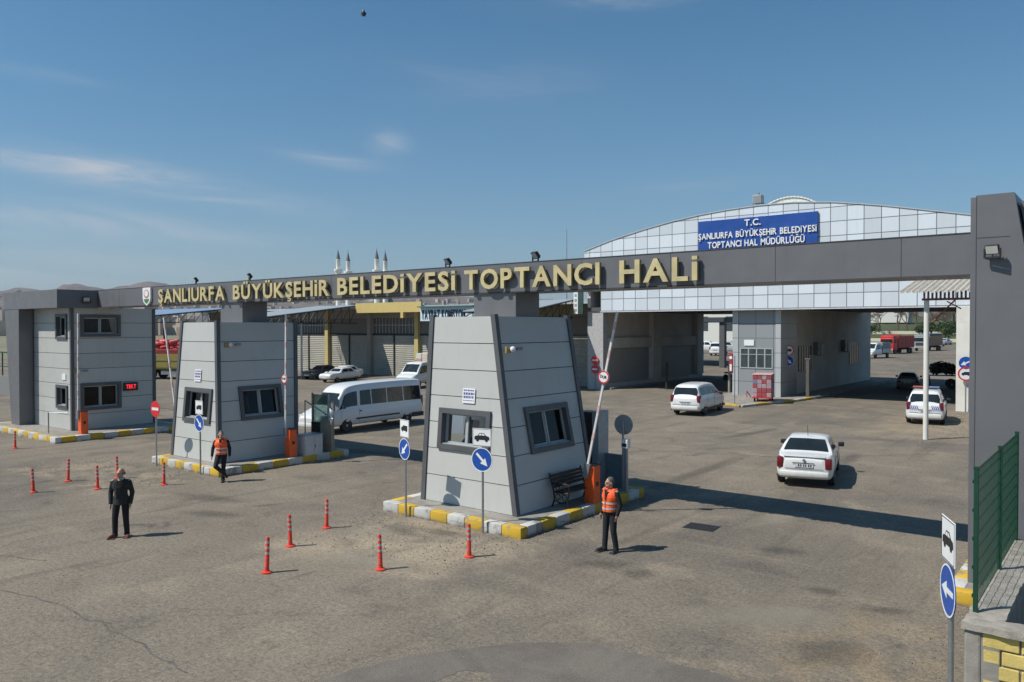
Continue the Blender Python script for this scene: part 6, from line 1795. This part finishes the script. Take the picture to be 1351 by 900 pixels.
    if suit:
        # open jacket: dark shirt strip, lapels, white collar
        q = MB()
        q.add([(-.012, -.160 * fat, 1.46), (.055, -.155 * fat, 1.46), (.05, -.186 * fat, 1.28), (.062, -.180 * fat, 1.0), (-.062, -.180 * fat, 1.0), (-.05, -.186 * fat, 1.28), (-.055, -.155 * fat, 1.46)], [(6, 5, 2, 1), (5, 4, 3, 2)])
        q.build("shirt", M_cloth_blk, t)
        q = MB(); q.lathe([(.076, 1.47), (.071, 1.515), (.064, 1.515), (.068, 1.47)], 14, c=(0, 0, 0)); q.build("collar", mat("collar_pale", (.42, .42, .42), .7), t)
        q = MB()
        for s in (-1, 1): q.add([(s * .055, -.160 * fat, 1.47), (s * .12, -.155 * fat, 1.40), (s * .07, -.190 * fat, 1.12)], [(0, 1, 2)])
        q.build("lapels", M_cloth_char, t)
    if vest:
        v = MB()
        capsule(v, D['pel'] + Vector((0, 0, .10)), cz, .172 * fat, .168 * fat); v.ball(cz + Vector((0, 0, .02)), .172, 14, (1.28 * fat, .95 * fat, 1.1)); v.tube(D['pel'] + Vector((0, 0, .14)), D['pel'] + Vector((0, 0, .0)), .178 * fat, .185 * fat, n=16)
        for s in 'LR':
            n_ = D['sh' + s].lerp(D['neck'], .30)
            v.tube(n_ + Vector((0, -.03, -.16)), n_ + Vector((0, .0, .055)), .075, .060, n=10); v.tube(n_ + Vector((0, .05, -.16)), n_ + Vector((0, .02, .05)), .07, .055, n=10)
        vo = remesh(v, vox, "vest", M_vest, t, 1)
        for zz in (1.04, 1.17):
            q = MB(); cx = lerp(D['pel'].x, cz.x, (zz - .96) / .32); cy = lerp(D['pel'].y, cz.y, (zz - .96) / .32)
            rx = .183 * fat if zz < 1.1 else .190 * fat; ry = .182 * fat if zz < 1.1 else .177 * fat
            pts = [(cx + rx * 1.02 * math.cos(i * PI / 12), cy + ry * 1.02 * math.sin(i * PI / 12)) for i in range(24)]
            q.add([(x, y, zz + dz) for dz in (-.024, .024) for x, y in pts], [(i, (i + 1) % 24, 24 + (i + 1) % 24, 24 + i) for i in range(24)])
            q.build("reflective_band", M_vband, vo)
        q = MB(); q.add([(-.05, -.15, 1.49), (.05, -.15, 1.49), (.012, -.187 * fat, 1.24), (-.012, -.187 * fat, 1.24)], [(0, 1, 2, 3)])
        q.build("neckline", M_cloth_blk, t)
        q = MB(); q.add([(-.007, -.192 * fat, 1.235), (.007, -.192 * fat, 1.235), (.007, -.19 * fat, .98), (-.007, -.19 * fat, .98)], [(0, 1, 2, 3)]); q.build("zip", M_cloth_blk, vo)
    if cap:
        q = MB(); q.ball(hp(0, .02, .055), .108, 12, (.85, 1, .85)); q.cbox(hp(0, -.11, .04), (.13, .08, .012)); remesh(q, .012, "cap", cap, t)
    return t
person("bald man in a dark suit standing alone at left", (-20.12, 9.42, 0), 318,
       dict(anL=(.12, .05, .09), toL=(.19, -.13, .04), anR=(-.14, -.03, .09), toR=(-.24, -.2, .04), knR=(-.13, -.05, .51), elL=(.255, .05, 1.13), wrL=(.235, -.02, .87), elR=(-.255, .05, 1.13), wrR=(-.24, -.03, .87)),
       M_cloth_char, M_cloth_blk, M_shoeb, hair='fringe', suit=True, head_turn=R(-28), fat=1.05)
person("man in an orange vest standing before the nearest island, looking left", (-9.72, 15.95, 0), 262,
       dict(anL=(.13, .06, .09), toL=(.20, -.12, .04), anR=(-.13, -.04, .09), toR=(-.2, -.23, .04), elL=(.26, .05, 1.14), wrL=(.24, -.03, .90), elR=(-.26, .06, 1.14), wrR=(-.22, -.05, .90)),
       M_cloth_blk, M_cloth_navy, M_shoe, vest=True, hair='short', head_turn=R(-25))
person("man in an orange vest with one leg crossed back, by the middle booth's corner", (-24.62, 14.95, 0), 318,
       dict(pel=(0, 0, .95), hiR=(-.10, 0, .92), knR=(-.16, -.20, .56), anR=(.10, -.06, .27), toR=(.20, -.13, .18), knL=(.07, -.02, .51), anL=(.04, .02, .09), toL=(.05, -.17, .04),
            elR=(-.29, .06, 1.14), wrR=(-.31, -.0, .90), elL=(.26, .06, 1.14), wrL=(.27, -.0, .90), chest=(-.01, -.02, 1.28), head=(0, -.06, 1.62)),
       M_cloth_navy, M_cloth_navy, M_shoe, vest=True, hair='black' and 'short', head_turn=R(8))
WALKD = dict(knL=(.1, -.18, .53), anL=(.1, -.24, .10), toL=(.1, -.42, .05), knR=(-.1, .05, .5), anR=(-.1, .30, .14), toR=(-.1, .14, .06), wrL=(.24, .12, .92), wrR=(-.24, -.2, .95))
w = person("walker in dark clothes stepping out by the right passage's far corner", (-34.0, 131, 0), 300, WALKD, M_cloth_blk, M_cloth_blk, vox=.02); w.scale = (1.25, 1.25, 1.25)
BEND = dict(chest=(0, -.28, 1.12), neck=(0, -.42, 1.22), head=(0, -.52, 1.27), shL=(.19, -.38, 1.18), shR=(-.19, -.38, 1.18), elL=(.22, -.46, .92), elR=(-.22, -.46, .92), wrL=(.15, -.55, .7), wrR=(-.15, -.55, .7))
def on_lorry(x, y, z, az, J, lab, **k):
    return person(lab, (-79.8 + x * cA - y * sA, 41.2 + x * sA + y * cA, z), az, J, vox=.02, **k)
on_lorry(-1.35, .3, 3.35, 330, BEND, "worker in a red cap bending over the red sacks on the lorry", cap=M_red)
on_lorry(-.35, -.7, 3.0, 200, None, "worker in dark clothes standing low among the sacks on the lorry", jacket=M_cloth_blk)
on_lorry(.75, .2, 3.9, 230, None, "worker in dark clothes standing highest on the sack heap", jacket=M_cloth_blk)

# ------------------------------------------------------------------ foliage
def leaf_mat(name, a, b):
    N = NT(name)
    oi = N.n.new("ShaderNodeNewGeometry")
    c = N.mix(N.ramp(N.noise(.8, 3), .35, .65), a, b)
    c = N.mix(N.math('MULTIPLY', oi.outputs["Random Per Island"], .6), c, tuple(x * 1.7 for x in b))
    N.color(c); N.b.inputs["Roughness"].default_value = .6
    N.b.inputs["Specular IOR Level"].default_value = .3
    return N.m
M_leaf = leaf_mat("leaf_dark", (.020, .040, .014), (.040, .065, .022))
M_leafo = leaf_mat("leaf_olive", (.06, .075, .022), (.10, .105, .035))
M_bark = mat("bark", (.11, .085, .065), .9, var=.25, scale=4)
def leaves(mb, clumps, n, size, rnd):
    for _ in range(n):
        c, r = clumps[rnd.randrange(len(clumps))]
        while True:
            p = Vector((rnd.uniform(-1, 1), rnd.uniform(-1, 1), rnd.uniform(-1, 1)))
            if .2 < p.length < 1: break
        p = Vector(c) + Vector((p.x * r[0], p.y * r[1], p.z * r[2]))
        u = Vector((rnd.gauss(0, 1), rnd.gauss(0, 1), rnd.gauss(0, .7))).normalized(); v = u.orthogonal().normalized(); s = size * rnd.uniform(.6, 1.4)
        v.rotate(Matrix.Rotation(rnd.uniform(0, 6.28), 3, u))
        q = u.cross(v)
        mb.add([p - v * s, p + q * s * .45, p + v * s, p - q * s * .45], [(0, 1, 2, 3)])
def branch(mb, p, d, L, r, depth, rnd, tips):
    e = p + d * L
    mb.tube(p, e, r, r * .62, n=6, cap=False)
    if depth == 0: tips.append(e); return
    for k in range(rnd.choice((2, 3, 3))):
        nd = (d + Vector((rnd.gauss(0, .5), rnd.gauss(0, .5), rnd.gauss(.1, .3)))).normalized()
        branch(mb, p.lerp(e, rnd.uniform(.65, 1)), nd, L * rnd.uniform(.6, .85), r * .6, depth - 1, rnd, tips)
def tree(label, loc, h, spread, leafm=None, n=1500, seed=1, depth=5, size=.16, group=None):
    rnd = random.Random(seed)
    t = thing("bare_tree" if leafm is None else "leafy_tree", label, "tree", loc, rnd.uniform(0, 6), group)
    mb, tips = MB(), []
    branch(mb, Vector((0, 0, -.1)), Vector((rnd.gauss(0, .05), rnd.gauss(0, .05), 1)).normalized(), h * .34, h * .03, depth, rnd, tips)
    mb.build("trunk", M_bark, t)
    if leafm:
        q = MB(); cl_ = [(p, (spread * .2, spread * .2, spread * .17)) for p in tips]
        leaves(q, cl_, n, size, rnd); q.build("crown", leafm, t, fix=False)
    else:
        q = MB()
        for p in tips:
            for _ in range(3):
                d = Vector((rnd.gauss(0, 1), rnd.gauss(0, 1), rnd.gauss(.5, .6))).normalized(); q.tube(p, p + d * h * .09, .025, .008, n=4, cap=False)
        q.build("twigs", mat("twig", (.16, .115, .085), .9), t)
    return t
# bank with lawns and low pale walls beyond the far parking row
def grass_material():
    N = NT("grass_bank")
    c = N.mix(N.ramp(N.noise(.25, 6, .65), .35, .65), (.038, .050, .016), (.080, .085, .030))
    N.color(c); N.b.inputs["Roughness"].default_value = .9
    return N.m
M_grass = grass_material()
bkm = MB()
prof = [(268, 0.0), (272, .8), (300, 2.6), (300.5, 3.4), (345, 6.2), (420, 9.5), (600, 12)]
for a, b in zip(prof[:-1], prof[1:]): bkm.quad((-160, a[0], a[1]), (30, a[0], a[1]), (30, b[0], b[1]), (-160, b[0], b[1]))
tag(bkm.build("grass_bank", M_grass, fix=False), kind='structure')
for y, z, lab in ((270.5, .35, "lower pale retaining wall along the lawn beyond the passage"), (299.7, 2.5, "upper pale retaining wall on the lawn slope beyond the passage")):
    tag(MB().rbox(-120, 0, y - .3, y + .3, z - .6, z + 1.1, .05).build("retaining_wall", mat("wall_cream", (.58, .54, .40), .8, dirt=.2)), lab, "wall")
rnd = random.Random(21)
sp = [(-50, 292, 8, 61), (-55, 296, 8.5, 62), (-63, 300, 9, 63), (-71, 296, 9, 64), (-78, 300, 9, 65), (-66, 330, 11, 66), (-53, 305, 8.5, 11), (-60, 318, 9.5, 12), (-68, 310, 9, 13), (-47, 330, 9, 14), (-75, 340, 11, 15), (-57, 352, 10, 16), (-84, 322, 9, 17)]
for i, (x, y, h, sd_) in enumerate(sp):
    tree("leafless brown tree on the slope beyond the right passage", (x, y, 3.5 + (y - 300) * .06), h, 5, None, seed=sd_, group="bare trees on the far slope")
for i, (x, y, h, lab) in enumerate(((-47.5, 278, 5.0, "round shrub at the lower lawn's edge behind the far parked cars"), (-43.5, 276, 5.5, "dark round bush tree on the lower lawn beyond the passage"), (-38.5, 212, 7, "dark evergreen standing behind the brown lorry"), (-56, 283, 4.5, "small green tree on the lawn above the red lorry"), (-45.5, 168, 8.5, "dark evergreen at the right passage's far left corner"))):
    tree(lab, (x, y, 0 if y < 265 else 1.5), h, 6, M_leaf, 2600, seed=31 + i, depth=4, size=.22)
for i, (x, y, h) in enumerate(((-62, 365, 10), (-50, 372, 11), (-70, 380, 11), (-95, 360, 10), (-56, 345, 9), (-79, 355, 10), (-45, 350, 9))):
    tree("olive-green tree at the top of the far slope", (x, y, 6.5), h, 7, M_leafo, 3200, seed=41 + i, depth=4, size=.28, group="olive trees on the far slope")
def far_building(label, x0, x1, y0, y1, z0, z1, m, wins=3, wm=None):
    o = ((x0 + x1) / 2, (y0 + y1) / 2, z0)
    t = thing("far_building", label, "building", o)
    MB(o).box(x0, x1, y0, y1, z0 - 2, z1).build("wall", m, t)
    MB(o).box(x0 - .4, x1 + .4, y0 - .4, y1 + .4, z1 + .003, z1 + .4).build("roof", M_roofm, t)
    for i in range(wins):
        q = MB(o); xa = lerp(x0, x1, (i + .25) / wins); q.box(xa, xa + (x1 - x0) / wins * .45, y0 - .06, y0 - .01, lerp(z0, z1, .4), lerp(z0, z1, .75)); q.build("window", mat("dim_glass", (.05, .065, .07)), t)
    return t
M_fw, M_ft = mat("far_white", (.62, .61, .57), .7), mat("far_tan", (.42, .36, .28), .8)
far_building("white low building behind the bare trees on the far slope", -62, -46, 395, 405, 8.5, 15, M_fw, 4)
far_building("white block on dark supports at the far slope's left", -86, -72, 345, 352, 8.8, 13.5, M_fw, 2)
# seen through the left passage
MB_ = MB()
dc = thing("dark_canopy", "dark canopy roof with posts beyond the left passage", "canopy", (-52, 104, 0))
o = (-52, 104, 0)
MB(o).box(-66, -41.6, 96, 112, 5.9, 6.5).build("roof", mat("canopy_dark", (.05, .055, .07), .7), dc)
for x in (-42.0, -60): MB(o).box(x - .35, x + .35, 96.3, 97, 0, 5.89).build("post", M_soffit, dc)
far_building("long white depot roofline beyond the left passage", -110, -58, 190, 215, 0, 10.5, M_fw, 6)
vb = mpv("white van facing away in the bright yard beyond the left passage", (-60.2, 135, 0), 100); vb.scale = (1.3, 1.25, 1.45)
for i, (x, y, lab) in enumerate(((-64.5, 147, "white car behind the far white van in the left passage view"), (-61.0, 149, "silver car right of the far white van in the left passage view"))):
    pc = parked(lab, (x, y, 0), 195, M_carw if i == 0 else M_cars, group="cars in the yard beyond the left passage"); pc.scale = (1.35, 1.35, 1.8)
def motorbike(loc, az, label):
    t = thing("motorbike", label, "motorbike", loc, R(az), "motorbikes parked in the left passage")
    for x in (-.65, .65):
        q = MB(); Mw = Matrix.Translation((x, 0, .3)) @ Matrix.Rotation(PI / 2, 4, 'X')
        q.lathe([(.2, -.05), (.3, -.05), (.31, 0), (.3, .05), (.2, .05)], 16, M=Mw); q.build("wheel", M_rub, t)
    q = MB(); q.path([(-.65, 0, .3), (-.2, 0, .45), (.35, 0, .55), (.65, 0, .3)], .05).path([(.62, 0, .35), (.42, 0, .95)], .035); q.rbox(-.25, .2, -.14, .14, .25, .6, .05); q.build("frame", M_blk, t)
    MB().rbox(-.75, .0, -.15, .15, .68, .82, .05).build("seat", M_blk, t)
    MB().rbox(-.02, .4, -.14, .14, .68, .92, .08).build("tank", M_iron, t)
    MB().path([(.42, -.36, 1.0), (.45, 0, .96), (.42, .36, 1.0)], .02).build("handlebar", M_iron, t)
    MB().ball((.56, 0, .85), .1, 8).build("headlamp", M_head, t)
    return t
for i, (x, y, az, lab) in enumerate(((-31.5, 74.5, 60, "dark motorbike nearest the wall in the left passage"), (-30.2, 76.5, 75, "dark motorbike in the middle of the row in the left passage"), (-29.3, 74.2, 100, "dark motorbike beside the block in the left passage"), (-31.2, 79.0, 80, "dark motorbike farthest out in the left passage"))):
    motorbike((x, y, 0), az, lab)
# greenery cart in the right passage
gc = thing("greenery_cart", "two-wheeled cart heaped with dark leafy bundles beside the estate car", "cart", (-12.9, 75.0, 0), R(15))
rnd = random.Random(9)
q = MB(); leaves(q, [((-.6 + i * .4, rnd.uniform(-.2, .2), 1.75 + rnd.uniform(-.12, .12)), (.5, .55, .5)) for i in range(4)], 1800, .12, rnd); q.build("leaf_load", M_leaf, gc, fix=False)
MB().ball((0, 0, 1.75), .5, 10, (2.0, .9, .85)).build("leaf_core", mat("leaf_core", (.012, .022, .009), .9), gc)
MB().box(-1.1, 1.1, -.5, .5, 1.1, 1.2).path([(-1.1, -.4, 1.1), (-1.0, -.4, .1)], .05).path([(-1.1, .4, 1.1), (-1.0, .4, .1)], .05).build("bed", M_cargrey, gc)
for s in (-1, 1): wheel(gc, .6, s * .62, .42, .12, s)

# ------------------------------------------------------------------ minarets, town, hills
M_stone = mat("minaret_stone", (.86, .84, .79), .7, var=.06)
M_lead = mat("minaret_cone", (.12, .13, .14), .5)
def minaret(loc, h, label, r=1.5):
    t = thing("minaret", label, "minaret", loc, 0, "minarets of the distant mosque")
    g = h - 13.5
    MB().lathe([(r * 1.25, -2), (r * 1.25, 6), (r, 7.5), (r * .96, g - 2.2), (r * 1.25, g - 1.2), (r * 1.55, g - .3), (r * 1.65, g), (r * 1.65, g + .9), (r * 1.5, g + .9), (r * 1.5, g + .1), (r * .82, g + .1), (r * .80, g + 6.2), (r * .92, g + 6.5), (r * .92, g + 6.8)], 16).build("shaft", M_stone, t, smooth=40)
    MB().lathe([(r * .86, g + 6.81), (r * .5, g + 9.2), (r * .14, g + 11.6), (.08, g + 12.4), (.05, g + 13.5)], 14).build("cone", M_lead, t, smooth=40)
    return t
for x, h, lab in ((-368.5, 52.0, "white minaret farthest left, the taller of the left pair"), (-359.6, 50.3, "white minaret, shorter of the left pair"), (-335, 50.2, "white minaret, taller of the right pair"), (-328, 48.7, "white minaret farthest right of the four")):
    minaret((x, 300, 0), h, lab)
mo = thing("mosque", "pale mosque block with low domes between the minarets, far behind the depots", "mosque", (-347, 312, 0))
MB().box(-16, 16, -9, 9, 0, 17).build("wall", mat("mosque_wall", (.58, .52, .44), .8), mo)
MB().lathe([(9, 17.003), (9, 19), (8.4, 21), (6, 23.6), (3, 24.8), (.2, 25.2)], 20).build("dome", M_lead, mo, smooth=40)
for i in range(5):
    MB().box(-14 + i * 6, -11 + i * 6, -9.1, -9.003, 9, 13).build("window", mat("dim_glass", (.05, .065, .07)), mo)

def hill_material():
    N = NT("dry_hills")
    c = N.mix(N.ramp(N.noise(.006, 7, .65), .35, .65), (.135, .098, .078), (.062, .05, .045))
    c = N.mix(N.ramp(N.noise(.03, 6, .7), .48, .7, 0, .7), c, (.21, .165, .14))
    N.color(c); N.b.inputs["Roughness"].default_value = 1.
    return N.m
# ridge heights: bearing from the viewpoint (degrees left of the axis) against slope angle
import bisect
camA = R(38.45)
def bearing(u): return math.atan((u - 675.5) / 1041)
ridge_u = [-700, -400, -200, -100, 0, 25, 40, 60, 72, 85, 105, 120, 140, 165, 195, 212, 235, 262, 300, 400, 500, 600, 700, 800, 950, 1150, 1350, 1700]
ridge_v = [392, 384, 388, 380, 384, 379, 380, 383, 381, 375, 374, 378, 381, 377, 371, 373, 378, 385, 390, 392, 391, 392, 395, 399, 405, 408, 410, 412]
def ridge(u):
    u = min(max(u, ridge_u[0]), ridge_u[-1]); i = max(1, bisect.bisect_left(ridge_u, u))
    t = (u - ridge_u[i - 1]) / (ridge_u[i] - ridge_u[i - 1]); t = t * t * (3 - 2 * t)
    return (432 - lerp(ridge_v[i - 1], ridge_v[i], t)) / 1041
hm = MB(); rnd = random.Random(2)
D0, D1 = 900., 2600.
us = [-700 + i * 8 for i in range(301)]
ks = 14
jit = [[rnd.uniform(-1, 1) for _ in us] for _ in range(ks + 6)]
grid = []
for j in range(ks + 5):
    t = j / ks; d = D0 + (D1 - D0) * t
    row = []
    for i, u in enumerate(us):
        th = bearing(u); f_ = d; l_ = math.tan(th) * d
        x = -f_ * math.sin(camA) + l_ * math.cos(camA); y = f_ * math.cos(camA) + l_ * math.sin(camA)
        hh = ridge(u) * D1
        prof_ = (t ** 1.5) if t <= 1 else max(0., 1 - (t - 1) * 1.6)
        z = 5.3 * min(1, t) + hh * prof_ + jit[j][i] * 3.2 * min(1, t * 2.) * (1 if t < .95 else .35) - (8 if j == 0 else 0)
        row.append((x, y, z))
    grid.append(row)
nu = len(us)
hm.add([p for r_ in grid for p in r_], [(j * nu + i, j * nu + i + 1, (j + 1) * nu + i + 1, (j + 1) * nu + i) for j in range(len(grid) - 1) for i in range(nu - 1)])
tag(hm.build("hills", hill_material(), fix=False, smooth=80), kind='structure')
def hill_z(u, d):
    t = (d - D0) / (D1 - D0)
    return 5.3 * min(1, t) + ridge(u) * D1 * max(0, t) ** 1.5
# distant town: hundreds of little houses that read as one mass
tw = [MB() for _ in range(4)]
rnd = random.Random(77)
for _ in range(1500):
    u = rnd.uniform(-150, 780); d = rnd.uniform(650, 2350) if rnd.random() < .75 else rnd.uniform(500, 900)
    if d > 1500 and rnd.random() < .45: continue
    th = bearing(u); l_ = math.tan(th) * d
    x = -d * math.sin(camA) + l_ * math.cos(camA); y = d * math.cos(camA) + l_ * math.sin(camA)
    z = hill_z(u, d) if d > D0 else 0
    w_, l2, h_ = rnd.uniform(7, 15), rnd.uniform(7, 13), rnd.choice((4, 6, 7, 9, 10, 13)) * rnd.uniform(.8, 1.1)
    if d < 950: h_ *= 1.5
    tw[rnd.choice((0, 0, 1, 1, 2, 3))].cbox((x, y, z + h_ / 2 - 2), (w_, l2, h_ + 4), rz=rnd.uniform(0, 1.5))
allt = MB()
for k, q in enumerate(tw):
    b = len(allt.v); allt.v += q.v; allt.f += [tuple(i + b for i in f) for f in q.f]; allt.mi += [k] * len(q.f)
tag(allt.build("hillside_town", [mat("town_cream", (.50, .44, .36), .9), mat("town_tan", (.38, .31, .25), .9), mat("town_grey", (.34, .33, .33), .9), mat("town_rose", (.44, .31, .26), .9)], fix=False),
    "mass of tiny pale houses on the distant hillside", "town", kind='stuff')

# bird
bd = thing("bird", "tiny dark bird high in the sky", "bird", (-46.0, 40.0, 29.0), R(40))
MB().ball((0, 0, 0), .14, 8, (.8, .8, 2.0)).build("body", M_blk, bd)
q = MB(); q.add([(0, .02, .14), (.22, .05, .0), (.1, .02, -.3), (0, 0, -.1)], [(0, 1, 2, 3)]); q.add([(0, .02, .14), (-.22, .05, .0), (-.1, .02, -.3), (0, 0, -.1)], [(0, 1, 2, 3)]); q.build("wings", M_blk, bd)

# ------------------------------------------------------------------ dusty air
HZ = MB().box(-5600, 5600, -3200, 5600, -13, 205)
hz = HZ.build("haze", None)
hz.data.materials.clear()
hmat = bpy.data.materials.new("haze_air"); hmat.use_nodes = True
hn = hmat.node_tree.nodes; hn.remove(hn["Principled BSDF"])
pvn = hn.new("ShaderNodeVolumePrincipled")
pvn.inputs["Color"].default_value = (.78, .86, .97, 1)
pvn.inputs["Density"].default_value = .95e-4
pvn.inputs["Anisotropy"].default_value = .2
hmat.node_tree.links.new(pvn.outputs[0], hn["Material Output"].inputs["Volume"])
hz.data.materials.append(hmat)
tag(hz, kind='stuff')
